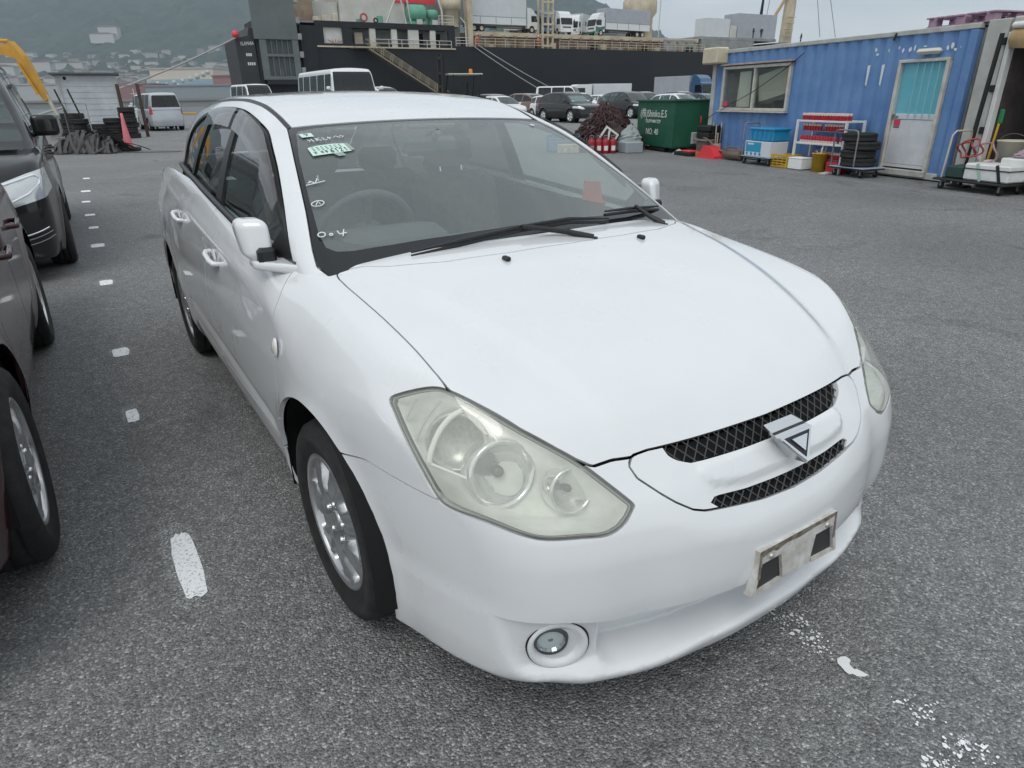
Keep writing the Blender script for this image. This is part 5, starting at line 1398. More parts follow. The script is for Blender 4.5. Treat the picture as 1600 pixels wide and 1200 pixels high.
heap('plastic_sheet', C(1.95, .66), .17, .08, .04, ragm, 'crumpled clear plastic scrap by the shelf foot', 'scrap', 5)
# hand truck with compressor box and red hose, beside the dumpster
ht = empty('hand_truck', (5.02, 18.75, 0), CR+.2); tag(ht, 'black hand truck with grey box and coiled red hose beside the dumpster', 'hand truck')
m = MB(); m.tube([(-.2, 0, .1), (-.2, -.12, 1.05), (-.15, -.13, 1.12), (.15, -.13, 1.12), (.2, -.12, 1.05), (.2, 0, .1)], .018, 8); m.build('frame', BLACKM, ht)
m = MB(); m.box((0, .18, .10), (.5, .4, .03)); m.build('toe_plate', BLACKM, ht)
for sx in (-1, 1):
    m = MB(); m.lathe([(.02, -.03), (.10, -.03), (.12, -.015), (.12, .015), (.10, .03), (.02, .03)], c=(sx*.24, 0, .12), axis='X', n=20); m.build('wheel', RUBBER, ht)
m = MB(); m.box((0, .18, .36), (.44, .30, .30), bev=.02); m.build('grey_box', mat('grey_box', (.38, .39, .40), .5), ht)
m = MB(); m.tube([(.26*math.cos(a)+.0, .1, .74+.02*a/3+.10*math.sin(a)) for a in np.linspace(0, 19, 60)], .018, 6); m.build('red_hose', mat('hose_red', (.35, .06, .05), .5), ht)
m = MB(); m.tube([(.38+.07*math.cos(a), .1, .52+.2*math.sin(a)) for a in np.linspace(0, 12, 40)], .015, 6); m.build('pale_hose', mat('hose_grey', (.35, .36, .33), .5), ht)
# roll of wood lath / stick bundle by the container corner
sb = empty('stick_bundle', (5.18, 17.35, 0), CR); tag(sb, 'bundle of pale sticks standing in a tub by the container corner', 'bundle')
for k in range(11):
    m = MB(); a = k*.57; m.tube([(.07*math.cos(a), .07*math.sin(a), 0), (.10*math.cos(a)+.02, .10*math.sin(a), .55+.3*((k*7) % 5)/5)], .017, 5); m.build('stick', mat('pale_wood', (.50, .42, .32), .8) if k % 3 else BLACKM, sb)
m = MB(); m.lathe([(.0005, 0), (.11, 0), (.12, .30), (.11, .30)], n=16); m.build('tub', mat('mottled_tub', (.45, .36, .28), .8, var=.6, vscale=20), sb)
# right-hand trolley with straps, jerrycans, cartons in the open container
T3 = trolley('flat_trolley', -.95, .46, .0, 1.15, .55, BLACKM, 'low black trolley with strapped white boxes before the open container')
m = MB(); m.box((-.22, 0, .30), (.70, .46, .24), bev=.02); m.build('white_case', WHITE, T3)
for x in (-.42, -.12):
    m = MB(); m.box((x, .236, .30), (.045, .006, .26), M=Matrix.Rotation(.35, 4, 'Y')); m.build('strap', mat('mint_strap', (.35, .50, .42), .6) if x > -.3 else BLACKM, T3)
m = MB(); m.box((-.22, 0, .345), (.72, .48, .014)); m.build('band', BLACKM, T3)
m = MB(); m.box((.30, .02, .27), (.30, .40, .18), bev=.02); m.build('green_pack', mat('dark_green', (.02, .06, .05), .6), T3)
for k, (x, z, r) in enumerate(((.25, .62, .16), (.38, .58, .14), (.10, .55, .18))):
    m = MB(); m.tube([(x+r*math.cos(a), .05*math.sin(3*a)-.05*k, z+r*.8*math.sin(a)) for a in np.linspace(0, 6.2, 26)], .014, 6); m.build('coiled_strap', mat('hose_red') if k < 2 else mat('mauve_plastic'), T3)
handle(T3, [(.50, -.2, .17), (.47, -.2, .80), (.45, -.16, .86), (.45, .16, .86), (.47, .2, .80), (.50, .2, .17)], mat('pale_steel', (.5, .46, .4), .5))
tag(MB().box((0, 0, .35), (1.3, .5, .30), bev=.02).build('storage_box', WHITE, None, loc=C(-1.75, .10), rz=CR), 'long white storage box at the mouth of the open container', 'box')
jc = bucket('tub_pail', C(-.95, -.05, .105), .16, .21, .62, mat('cream_plastic', (.60, .58, .46), .5), 'tall cream pail standing inside the open container', 'pail')
for k in range(4):
    tag(MB().box((0, 0, .115), (.62, .45, .23), bev=.006).build('carton', CARD, None, loc=C(-1.55-.02*k, -.75, .11+.245*k), rz=CR+.03*k), 'brown carton in the stack inside the open container', 'box', 'cartons in the open container')
tag(MB().box((0, 0, .16), (.30, .22, .32), bev=.04).build('jerrycan', mat('cream_plastic'), None, loc=C(-.78, .02, .11), rz=CR+.3), 'small cream jerrycan beside the tall pail in the open container', 'jerrycan')
heap('work_bag', C(-1.62, .12, .51), .30, .16, .16, mat('bag_blue', (.04, .10, .26), .8), 'crumpled blue work bag lying on the long white storage box', 'bag', 14)
heap('cloth_bundle', C(-1.30, .10, .51), .20, .14, .14, mat('cloth_mauve', (.36, .28, .32), .9), 'crumpled mauve cloth on the long white storage box', 'cloth', 15)
rk = empty('steel_rack', C(-2.3, -1.4, .11), CR); tag(rk, 'tall dark steel rack with boxes deep inside the open container', 'rack')
for z in (.05, .6, 1.15, 1.7):
    m = MB(); m.box((0, 0, z), (1.0, .5, .03)); m.build('rack_shelf', STEEL, rk)
for sx in (-1, 1):
    for sy in (-1, 1):
        m = MB(); m.box((sx*.52, sy*.27, .92), (.03, .03, 1.84)); m.build('rack_post', STEEL, rk)
for k in range(5):
    m = MB(); m.box((-.3+.3*(k % 3), 0, .62+.55*(k // 3)+.14), (.26, .36, .26), bev=.01); m.build('rack_box', [CARD, WHITE, BLACKM][k % 3], rk)
gb_ = empty('broom', C(-.62, -.02), CR); tag(gb_, 'green and yellow broom leaning inside the open container', 'broom')
m = MB(); m.tube([(0, 0, .1), (.03, -.1, .95)], .02, 6); m.build('handle', YEL, gb_)
m = MB(); m.box((.035, -.115, 1.05), (.08, .05, .22), bev=.02); m.build('brush', mat('green_bristle', (.03, .22, .09), .8), gb_)
# ---- green dumpster
DG = mat('dumpster_green', (.012, .085, .048), .5, var=.5, vscale=2.5, col2=(.018, .11, .065), dirt=.2)
da = Vector((3.72, 20.25)); db = Vector((4.30, 18.30)); dd = (db-da).normalized(); ang = math.atan2(dd.y, dd.x)
dm = empty('dumpster', ((da.x+db.x)/2, (da.y+db.y)/2, 0), ang); tag(dm, 'dark green steel dumpster with white lettering and number 40', 'dumpster')
wd2 = (db-da).length/2; dp = 1.75
# local x along the lettered face, local y points away from the camera
for nm, poly, y0, y1 in (('front_wall', [(-wd2, .16), (wd2, .16), (wd2+.02, 1.27), (-wd2-.02, 1.27)], 0, .03), ('rear_wall', [(-wd2, .16), (wd2, .16), (wd2+.02, 1.27), (-wd2-.02, 1.27)], dp-.03, dp)):
    m = MB(); m.prism(poly, y0, y1, 'XZ'); m.build(nm, DG, dm)
for sx in (-1, 1):
    m = MB(); m.prism([(.032, .16), (dp-.032, .16), (dp-.032, 1.27), (.032, 1.27)], sx*wd2-.015, sx*wd2+.015, 'YZ'); m.build('side_wall', DG, dm)
m = MB(); m.box((0, dp/2, .15), (2*wd2, dp, .04)); m.build('floor', DG, dm)
m = MB(); m.box((0, -.012, 1.285), (2*wd2+.12, .09, .05), bev=.01); m.build('rim', DG, dm)
for sx in (-1, 1):
    m = MB(); m.box((sx*(wd2+.02), dp/2, 1.285), (.08, dp, .048), bev=.01); m.build('rim', DG, dm)
m = MB(); m.box((.1, .12, .07), (.9, .2, .11), bev=.03); m.build('skid', BLACKM, dm)
FT = Matrix.Translation((0, -.006, 0)) @ Matrix.Rotation(R(90), 4, 'X')
LET = mat('letter_white', (.72, .74, .72), .7)
text_mesh('(株)Shinko.E.S', .26, 'lettering', LET, dm, Matrix.Translation((-.1, -.008, .95)) @ Matrix.Rotation(R(90), 4, 'X'))
text_mesh('TEL079-000-7229', .12, 'lettering', LET, dm, Matrix.Translation((-.1, -.008, .76)) @ Matrix.Rotation(R(90), 4, 'X'))
text_mesh('NO. 40', .23, 'lettering', LET, dm, Matrix.Translation((-.12, -.008, .49)) @ Matrix.Rotation(R(90), 4, 'X'))
# ---- heap of dark red wire with gas cylinders in front
wh = empty('wire_heap', (2.72, 19.75, 0), 0); tag(wh, 'tall heap of dark red scrap wire harness in front of the black cars', 'scrap heap')
rg = random.Random(11); WM = [mat('wire_maroon', (.055, .018, .02), .6), mat('wire_brown', (.035, .02, .018), .6), mat('wire_grey', (.22, .22, .23), .6)]
m0 = MB(); v = []; f = []
for k in range(3):
    m = MB()
    for i in range((420, 330, 70)[k]):
        a = rg.random()*6.283; u = rg.random(); r = .98*(1-u)**.75*rg.uniform(.86, 1.03)
        z = 1.22*u
        p = Vector((r*math.cos(a), r*math.sin(a)*.8, z+.04)); q = []
        da_ = rg.uniform(-.35, .35); du = rg.uniform(-.14, -.02)
        for j in range(7):
            q.append(p.copy()); a += da_*.35+rg.uniform(-.06, .06); u = max(.0, u+du*.5); r = .98*(1-u)**.75*rg.uniform(.86, 1.14)*(1+.16*math.sin(3*a+1)+.09*math.sin(7*a))+.03; p = Vector((r*math.cos(a), r*math.sin(a)*.8, 1.22*u+.03+rg.uniform(-.02, .03)))
        m.tube(q, rg.uniform(.007, .026), 5, cap=False)
    o = m.build('wire_strands', WM[k], wh); o['kind'] = 'stuff'
heap_core = heap('heap_core', (0, 0, 0), .95, .78, 1.16, WM[1], None, None, 12, 22, .3); heap_core.parent = wh
m = MB(); m.box((0, 0, 0), (.42, .02, .42), M=Matrix.Rotation(.6, 4, 'Y')); b = m.build('white_frame', mat('letter_white'), wh, loc=(-.02, -.86, .40))
b.scale = (1, 1, 1)
m = MB(); m.box((0, 0, 0), (.32, .03, .32), M=Matrix.Rotation(.6, 4, 'Y')); m.build('frame_inner', WM[1], wh, loc=(-.02, -.86, .40))
m = MB(); m.box((0, 0, 0), (.05, .05, .34), M=Matrix.Rotation(.15, 4, 'Y')); m.build('frame_bar', mat('letter_white'), wh, loc=(-.02, -.875, .40))
GC = MB(); GC.lathe([(.0005, 0), (.085, 0), (.095, .02), (.095, .30), (.08, .34), (.035, .37), (.03, .41), (.0005, .41)], n=18)
for k, x in enumerate((2.22, 2.42, 2.60, 2.80)):
    e = empty('gas_cylinder', (x, 18.62+.03*(k % 2), 0)); tag(e, 'short red gas cylinder with pale label before the wire heap', 'cylinder', 'red cylinders by the wire heap')
    o = MB(); o.v, o.f, o.sm, o.mi = list(GC.v), list(GC.f), list(GC.sm), list(GC.mi); o.build('shell', mat('cylinder_red', (.38, .025, .035), .5, var=.4, vscale=8), e)
    m = MB(); m.tube([(-.05, 0, .38), (-.05, 0, .45), (.05, 0, .45), (.05, 0, .38)], .012, 6); m.build('valve_guard', STEEL, e)
    m = MB(); m.box((0, -.094, .14), (.10, .01, .12)); m.build('label', mat('letter_white'), e)
crate('crate', (1.55, 19.6, 0), (.9, .6, .42), mat('net_blue', (.08, .22, .42), .5), 'blue lattice crate with scrap beside the wire heap', rz=-CR)
cb2 = tag(MB().box((0, 0, .12), (.5, .35, .22), bev=.01).build('orange_carton', mat('orange_print', (.55, .30, .18), .7, var=.9, vscale=9, col2=(.7, .68, .62)), None, loc=(1.62, 18.9, 0), rz=.3), 'orange and white carton in front of the blue lattice crate', 'box')
tag(MB().box((0, 0, .14), (.9, .5, .28), bev=.02).build('grey_tote', mat('tote_grey', (.33, .37, .40), .6), None, loc=(3.25, 19.0, 0), rz=ang), 'grey plastic tote between the wire heap and the dumpster', 'tote')
heap('tarp_bundle', (3.32, 19.05, .28), .32, .22, .45, mat('tarp_grey', (.30, .33, .33), .7), 'crumpled grey tarp lying on the grey tote', 'tarp', 8)
# ================================================================ left side: tyres, straps, cone, shed, excavator
cone = empty('traffic_cone', (-12.13, 22.3, 0), .3); tag(cone, 'tall faded pink traffic cone on a black rubber base', 'cone')
m = MB(); m.lathe([(.155, .05), (.150, .08), (.10, .42), (.045, .98), (.035, 1.12), (.0005, 1.13)], n=24); m.build('body', mat('cone_pink', (.68, .14, .18), .6, var=.25, vscale=5, col2=(.72, .24, .27)), cone)
m = MB(); m.box((0, 0, .06), (.62, .48, .12), bev=.03); m.build('base', BLACKM, cone)
# strap pile: wide rubber bands thrown over each other
sp = empty('strap_pile', (-13.05, 21.75, 0), -.05); tag(sp, 'low pile of black rubber straps beside the pink cone', 'strap pile')
rg = random.Random(2); SM = mat('strap_rubber', (.030, .031, .033), .55, var=.6, vscale=5, col2=(.07, .07, .072))
m = MB(); v = []; f = []
for k in range(110):
    x0 = rg.uniform(-1.0, .9); w_ = rg.uniform(.02, .05); y0 = rg.uniform(-.4, .2); hh = (.60*(1-(x0/1.15)**2)+.05)*rg.uniform(.6, 1.05); sl = rg.uniform(-1.3, 1.4)
    pts = [(x0-sl*.3, y0-.38, .015+.01*(k % 4)), (x0-sl*.12, y0-.2, hh*.6), (x0, y0, hh), (x0+sl*.25, y0+.25, hh*.8), (x0+sl*.5, y0+.6, .02)]
    pp = smooth_poly(pts, 3, False); b = len(v)
    for p in pp: v += [(p[0]-w_, p[1], p[2]), (p[0]+w_, p[1]+.03, p[2]+.006)]
    for i in range(len(pp)-1): f.append((b+2*i, b+2*i+1, b+2*i+3, b+2*i+2))
m.add(v, f, True); o = m.build('straps', SM, sp, recalc=False); o['kind'] = 'stuff'
m = MB(); m.lathe([(1.0, 0), (.75, .3), (.35, .50), (.0005, .54)], n=16); o = m.build('pile_core', SM, sp); o.scale = (1, .5, 1)
m = MB(); v = []; f = []
for k in range(5):
    b = len(v); y0 = -.2+.1*k
    for i in range(7): v += [(1.1+.3*i, y0+.05*math.sin(i*1.3+k), .012+.004*k), (1.1+.3*i, y0+.06+.05*math.sin(i*1.3+k), .012+.004*k)]
    for i in range(6): f.append((b+2*i, b+2*i+1, b+2*i+3, b+2*i+2))
m.add(v, f, True); m.build('loose_straps', SM, sp)['kind'] = 'stuff'
# tyre stacks before the shed
for (x, y, n, r) in ((-18.9, 30.5, 5, .33), (-17.9, 29.6, 4, .33), (-17.15, 29.4, 3, .34), (-16.4, 30.6, 6, .34), (-18.35, 30.1, 5, .32), (-16.9, 30.2, 4, .34)):
    for k in range(n):
        tyre_obj('tyre', r, .2, .2, (x+.03*math.sin(k*2.1+x), y+.03*math.cos(k*3.1), .105+.207*k), 'worn black tyre in the stacks before the white shed', 'stacked tyres by the shed')
sf = empty('tyre_rack', (-17.6, 29.0, 0), .1); tag(sf, 'bare steel frame rack standing on the tyre stacks', 'rack')
m = MB(); m.tube([(-.45, 0, 0), (-.45, 0, 1.42), (.45, 0, 1.42), (.45, 0, 0)], .025, 6); m.build('frame', STEEL, sf)
for x in (-.75, -.25):
    m = MB(); m.tube([(x+.35, .2, .75), (x, .3, 1.95)], .035, 6); m.build('leaning_bar', BLACKM, sf)
rp_ = empty('rusty_frame', (-16.6, 31.5, 0), .1); tag(rp_, 'rusty steel goal frame behind the tyre stacks', 'frame')
for x in (-.42, .42):
    m = MB(); m.box((x, 0, 1.08), (.11, .11, 2.16)); m.build('post', mat('rust_dark', (.10, .06, .05), .8, var=.5, vscale=6), rp_)
m = MB(); m.tube([(-.36, 0, 2.1), (.36, 0, 2.1)], .02, 6); m.build('crossbar', STEEL, rp_)
sd_ = empty('storage_shed', (-21.6, 37.2, 0), .50); tag(sd_, 'white box shed with flat dark edged roof behind the tyre stacks', 'shed')
SH = mat('shed_white', (.56, .60, .64), .6, var=.25, vscale=1.2)
m = MB(); m.box((0, 0, 1.38), (2.55, 2.4, 2.6)); m.build('box_body', SH, sd_)
for x in (-1.24, 1.24):
    m = MB(); m.box((x, -1.22, 1.38), (.14, .06, 2.6)); m.build('corner_trim', GREYW, sd_)
m = MB(); m.box((0, 0, 2.76), (3.0, 2.9, .09)); m.build('roof', mat('roof_dark', (.10, .11, .11), .7), sd_)
for k in range(9):
    m = MB(); m.box((0, -1.206, .3+k*.27), (2.3, .012, .012)); m.build('panel_joint', GREYW, sd_)
m = MB(); m.lathe([(.0005, -.02), (.07, -.02), (.08, 0)], c=(-.9, -1.2, 2.55), axis='Y', n=14); m.build('vent', BLACKM, sd_)
# excavator behind the minivan
EXY = mat('excavator_yellow', (.62, .33, .035), .5, var=.35, vscale=3, col2=(.45, .24, .04))
xc = empty('excavator', (-25.2, 31.0, 0), .0); tag(xc, 'weathered yellow excavator with folded arm behind the black minivan', 'excavator')
m = MB(); m.box((0, 0, 1.35), (2.6, 2.3, 1.1), bev=.12); m.build('house', EXY, xc)
m = MB(); m.box((.5, -.75, 2.1), (1.1, .75, 1.5), bev=.1); m.build('cab', mat('cab_dark', (.05, .05, .05), .4), xc)
for sy in (-1, 1):
    m = MB(); m.box((0, sy*.95, .42), (3.4, .5, .8), bev=.3); m.build('track', BLACKM, xc)
def beam(pts, ws, wy, name, par):
    m = MB(); v = []; f = []
    for (x, z), w_ in zip(pts, ws):
        v += [(x, -wy, z-w_), (x, wy, z-w_), (x, wy, z+w_), (x, -wy, z+w_)]
    for i in range(len(pts)-1):
        for k in range(4): f.append((4*i+k, 4*i+(k+1) % 4, 4*i+4+(k+1) % 4, 4*i+4+k))
    f += [(0, 1, 2, 3), tuple(range(len(v)-4, len(v)))]
    m.add(v, f); return m.build(name, EXY, par)
beam([(1.0, 1.8), (2.2, 3.35), (3.4, 3.75), (4.65, 3.30)], [.25, .30, .26, .16], .17, 'boom', xc)
m = MB(); v = []
m.tube([(4.35, 0, 3.75), (4.72, 0, 3.2), (5.30, 0, 1.55)], [.22, .24, .15], 4, smooth=False); m.build('arm', EXY, xc)
m = MB(); m.tube([(2.6, 0, 3.9), (4.35, 0, 3.85)], .07, 10); m.build('arm_cylinder', EXY, xc)
m = MB(); m.tube([(4.62, -.22, 3.0), (5.1, -.22, 1.8)], .05, 8); m.build('bucket_cylinder', EXY, xc)
m = MB(); m.tube([(5.30, 0, 1.75), (5.62, 0, .75)], .07, 8); m.build('bucket_link', mat('pale_steel'), xc)
m = MB(); m.prism([(5.2, 1.0), (5.75, .95), (5.95, .5), (5.7, .1), (5.2, .05), (5.35, .5)], -.35, .35, 'XZ'); m.build('bucket', STEEL, xc)
# ================================================================ parked vehicles in the yard
def far(u, d): return ((u-800)/1118*d, d)      # helper used while laying out rows: lateral offset at depth d
suv = make_car('parked_suv', SUV, PB, .05, False, CARGLASS, 5, rimmat=mat('bright_alloy'))
put(suv, 4.30, 40.9, HEAD, 'black crossover with white sunshade behind its windscreen, behind the wire heap', 'car', 'cars parked in the yard')
m = MB(); m.add([(-.18, -.62, 1.13), (-.18, .62, 1.13), (-.70, .55, 1.43), (-.70, -.55, 1.43)], [(0, 1, 2, 3)]); sb_ = m.build('sunshade', mat('sunshade', (.62, .70, .70), .4), suv)
for o_ in [c for c in suv.children if c.name.startswith('windscreen')]: o_.material_slots[0].link = 'OBJECT'; o_.material_slots[0].material = CARGLASS2
def dup(src, x, y, rz, paint, label, glassm=None, src_paint=None, group='cars parked in the yard', cat='car', scale=None, drop=()):
    c = copy_tree(src)
    for o in list(c.children):
        if o.name.split('.')[0] in drop: bpy.data.objects.remove(o, do_unlink=True)
    mp = {src_paint: paint}
    if glassm: mp[CARGLASS] = glassm
    recolour(c, mp); put(c, x, y, rz, label, cat, group)
    if scale: c.scale = scale
    return c
BACK = HEAD+math.pi
dup(suv, 8.7, 46.5, HEAD, PB, 'black four wheel drive with grey window pillar behind the green dumpster', CARGLASS2, PB, drop=('sunshade',))
dup(suv, .15, 53.6, BACK+.12, PBR, 'brown crossover seen from behind among the parked cars', None, PB, drop=('sunshade',))
dup(suv, 14.3, 55, HEAD, PG, 'grey crossover parked beyond the container corner', CARGLASS2, PB, drop=('sunshade',))
dup(suv, -2.2, 57, BACK, PG, 'grey estate with roof rails under the mooring ropes', None, PB, drop=('sunshade',))
dup(suv, 6.6, 58, HEAD, PW, 'white crossover behind the black crossover', None, PB, drop=('sunshade',))
hat = make_car('parked_hatchback', HATCH, PW, .06, False, CARGLASS2, 5)
put(hat, 3.75, 48.6, HEAD, 'white hatchback half hidden behind the black crossover', 'car', 'cars parked in the yard')
dup(hat, .25, 45.2, HEAD+.05, PW, 'white hatchback with green tinted windscreen beside the brown crossover', None, PW)
dup(hat, 12.2, 47.5, HEAD, PW, 'white hatchback just above the dumpster rim', None, PW)
dup(hat, -3.4, 60, HEAD, PS, 'silver hatchback behind the forklift', None, PW)
dup(hat, 11.2, 61, HEAD, PS, 'silver hatchback in the far row by the ship', None, PW)
sed = make_car('parked_sedan', SEDAN, PS, .06, False, CARGLASS2, 5)
put(sed, 16.2, 62, HEAD, 'silver saloon in the row beyond the container corner', 'car', 'cars parked in the yard')
dup(sed, 4.6, 54.5, HEAD, PW, 'white saloon between brown crossover and box van', None, PS)
dup(sed, 13.2, 50.8, HEAD, PW, 'white saloon in front of the grey crossover', None, PS)
van = make_car('parked_minivan', VAN, PS, .05, False, CARGLASS, 5)
put(van, -20.2, 40.6, BACK+.06, 'silver minivan seen from behind with red tail lights and number plate', 'van', 'vans in the yard')
m = MB(); m.box((-3.745, 0, .88), (.01, .36, .17)); npl = m.build('number_plate', mat('letter_white'), van)
m = MB(); m.box((-3.72, 0, 1.08), (.03, .9, .03)); m.build('tailgate_trim', CHROME, van)
m = MB(); m.tube([(-3.76, 0, 1.18), (-3.72, .3, 1.25)], .012, 5); m.build('rear_wiper', BLACKP, van)
vd = dup(van, -23.6, 46.5, BACK+.06, PW, 'white minivan parked ahead of the silver minivan', None, PS, 'vans in the yard', 'van', drop=('number_plate', 'tailgate_trim', 'rear_wiper'))
hi = make_car('parked_van', HIACE, PW, .06, False, CARGLASS, 5)
put(hi, -5.9, 34.5, HEAD+.45, 'white high van with dark windows below the ship gangway', 'van', 'vans in the yard')
dup(hi, -13.9, 40.0, HEAD+.05, PW, 'white van with black framed windscreen left of the minibus', None, PW, 'vans in the yard', 'van', (1, .95, 1.16))
dup(hi, 5.6, 61.5, HEAD+.6, PW, 'white passenger van in front of the box van by the ship', None, PW, 'vans in the yard', 'van', (1, 1, 1.12))
bus = make_car('minibus', BUS, PW, .07, False, CARGLASS, 5)
put(bus, -6.45, 29.2, HEAD-.06, 'white minibus with wide windscreen behind the white wagon roof', 'bus')
dup(hat, -3.3, 44.5, HEAD, PW, 'white hatchback seen through the forklift frame', None, PW)
dup(sed, -5.6, 52, HEAD, PW, 'white saloon in the row behind the minibus', None, PS)
dup(suv, 10.9, 52.5, HEAD, PG, 'dark grey crossover behind the black four wheel drive', None, PB, drop=('sunshade',))
dup(sed, 15.4, 52.5, HEAD, PB, 'black saloon at the end of the row by the container corner', None, PS)
dup(hat, 8.9, 60, HEAD, PW, 'white hatchback between the box truck and the four wheel drive', None, PW)
# ---- trucks (yard and ship deck)
def truck(name, L_, cabm, boxm, lower=None, label='', cat='truck', group=None, W_=2.4, Hb=3.75, axles=2, wing=True, nocab=False):
    T = empty(name); tag(T, label, cat, group)
    fl = 1.05; cabL = 2.1
    CH = mat('chassis', (.04, .04, .042), .6)
    m = MB(); m.box((-L_/2+.3, 0, .82), (L_-.6, .9, .22)); m.build('chassis', CH, T)
    if not nocab:
        cb_ = empty('cab', parent=T)
        prof = [(.02, .55), (-.02, 1.45), (-.28, 2.55), (-.55, 2.72), (-1.95, 2.72), (-1.95, .7), (-1.6, .7), (-1.5, .98), (-1.15, 1.1), (-.8, .98), (-.68, .55)]
        m = MB(); m.prism(prof, -W_/2+.06, W_/2-.06, 'XZ'); m.build('shell', cabm, cb_)
        m = MB(); m.prism([(.0, 1.52), (-.225, 2.42), (-.205, 2.43), (.02, 1.53)], -W_/2+.22, W_/2-.22, 'XZ'); m.build('windscreen', CARGLASS, cb_)
        for sd in (-1, 1):
            m = MB(); m.prism([(-.16, 1.58), (-.36, 2.38), (-1.25, 2.38), (-1.25, 1.58)], sd*(W_/2-.064), sd*(W_/2-.052), 'XZ'); m.build('side_window', CARGLASS, cb_)
            m = MB(); m.box((.03, sd*.82, .86), (.06, .42, .18), bev=.02); m.build('headlight', LAMP, cb_)
            m = MB(); m.box((-.05, sd*(W_/2+.12), 2.0), (.10, .2, .5), bev=.03); m.build('mirror', BLACKP, cb_)
        m = MB(); m.box((.03, 0, 1.15), (.04, 1.5, .16), bev=.01); m.build('grille', BLACKP, cb_)
        m = MB(); m.box((.06, 0, .58), (.14, W_-.15, .26), bev=.04); m.build('bumper', lower or cabm, cb_)
        if Hb > 3: m = MB(); m.prism([(-.55, 2.73), (-.75, 3.1), (-1.25, 3.42), (-1.9, 3.5), (-1.9, 2.73)], -W_/2+.2, W_/2-.2, 'XZ'); m.build('wind_deflector', cabm, cb_)
        if lower:
            for sd in (-1, 1):
                m = MB(); m.prism([(.0, .6), (-.02, 1.42), (-.9, 1.30), (-1.9, 1.5), (-1.9, .98), (-1.5, 1.0), (-1.15, 1.12), (-.8, 1.0), (-.68, .6)], sd*(W_/2-.058), sd*(W_/2-.05), 'XZ'); m.build('lower_band', lower, cb_)
    x0, x1 = -2.15, -L_
    zb = 1.05
    m = MB(); m.box(((x0+x1)/2, 0, (zb+Hb)/2), (x0-x1, W_, Hb-zb), bev=.03); bx = m.build('box_body', boxm, T)
    LW = mat('box_lower_white', (.66, .69, .71), .45)
    if wing:
        for sd in (-1, 1):
            m = MB(); m.box(((x0+x1)/2, sd*(W_/2+.006), zb+.5), (x0-x1-.06, .02, .95)); m.build('side_gate', LW, T)
            for k in range(1, 4):
                m = MB(); m.box((x0+(x1-x0)*k/4, sd*(W_/2+.022), zb+.55), (.08, .02, .9)); m.build('gate_post', STEEL, T)
            m = MB(); m.box(((x0+x1)/2, sd*(W_/2+.02), zb+1.0), (x0-x1, .03, .06)); m.build('hinge_rail', STEEL, T)
            for zz in (.55, .75):
                m = MB(); m.box((x0+(x1-x0)*.28, sd*(W_/2-.08), zz), ((x0-x1)*.42, .03, .09)); m.build('side_guard', STEEL, T)
    xs = [(-1.15, 1)]+[(x1+1.6+1.25*k, 1) for k in range(axles)]
    if nocab: xs = xs[1:]
    for x, _ in xs:
        for sd in (-1, 1):
            w = empty('wheel', (x, sd*(W_/2-.16), .5), parent=T)
            m = MB(); m.lathe([(.28, -.13), (.42, -.14), (.49, -.10), (.50, 0), (.49, .10), (.42, .14), (.28, .13)], axis='Y', n=24); m.build('tyre', RUBBER, w)
            m = MB(); m.lathe([(.0005, sd*.05), (.1, sd*.06), (.14, sd*.10), (.26, sd*.13), (.29, sd*.10)], axis='Y', n=20); m.build('rim', mat('pale_steel'), w)
    return T
WB = mat('box_white', (.62, .65, .67), .45, var=.1, vscale=1); GB = mat('box_grey', (.40, .42, .46), .45, var=.15, vscale=1)
TG = mat('cab_green', (.02, .13, .12), .35, coat=.7); CW = mat('cab_white', (.70, .72, .72), .35, coat=.6); CB = mat('cab_blue', (.03, .10, .20), .35, coat=.6)
t = truck('box_van', 6.2, CW, WB, None, 'small white box truck in the far row below the ship', 'truck', None, 2.0, 2.75, 1, False); t.location = (5.6, 64.5, 0); t.rotation_euler = (0, 0, math.pi+.25); t.scale = (.9, .9, .86)
t = truck('cargo_truck', 8.0, CB, GB, None, 'dark blue cab truck with grey box beyond the container corner', 'truck', None, 2.3, 3.4, 1, False); t.location = (23.6, 84, 0); t.rotation_euler = (0, 0, HEAD)
# ---- forklift
fk = empty('forklift', (-2.75, 33.5, 0), math.pi+.35); fk.scale = (1.12, 1.12, 1.12); tag(fk, 'forklift with dark mast and orange beacon on its pale roof', 'forklift')
m = MB(); m.box((-.7, 0, .75), (1.6, 1.1, .8), bev=.1); m.build('body', mat('forklift_grey', (.06, .07, .07), .5), fk)
m = MB(); m.box((-1.35, 0, .95), (.4, 1.0, .8), bev=.12); m.build('counterweight', BLACKM, fk)
for sd in (-1, 1):
    for x, r in ((0, .34), (-1.2, .28)):
        m = MB(); m.lathe([(.1, -.1), (r-.04, -.11), (r, -.06), (r, .06), (r-.04, .11), (.1, .1)], c=(x, sd*.48, r), axis='Y', n=20); m.build('wheel', RUBBER, fk)
    m = MB(); m.box((.28, sd*.33, 1.55), (.12, .14, 2.7)); m.build('mast_rail', BLACKM, fk)
    for x in (-.02, -1.2):
        m = MB(); m.tube([(x+.05, sd*.48, 1.1), (x-.08, sd*.46, 2.12)], .03, 6); m.build('guard_post', BLACKM, fk)
    m = MB(); m.box((.75, sd*.25, .10), (.95, .10, .04)); m.build('fork', STEEL, fk)
for z in (2.2, 2.75, 1.7):
    m = MB(); m.box((.30, 0, z), (.08, .75, .10)); m.build('mast_crossbar', BLACKM, fk)
m = MB(); m.box((-.62, 0, 2.15), (1.45, 1.05, .05), bev=.015); m.build('overhead_guard', mat('guard_cream', (.50, .52, .44), .5), fk)
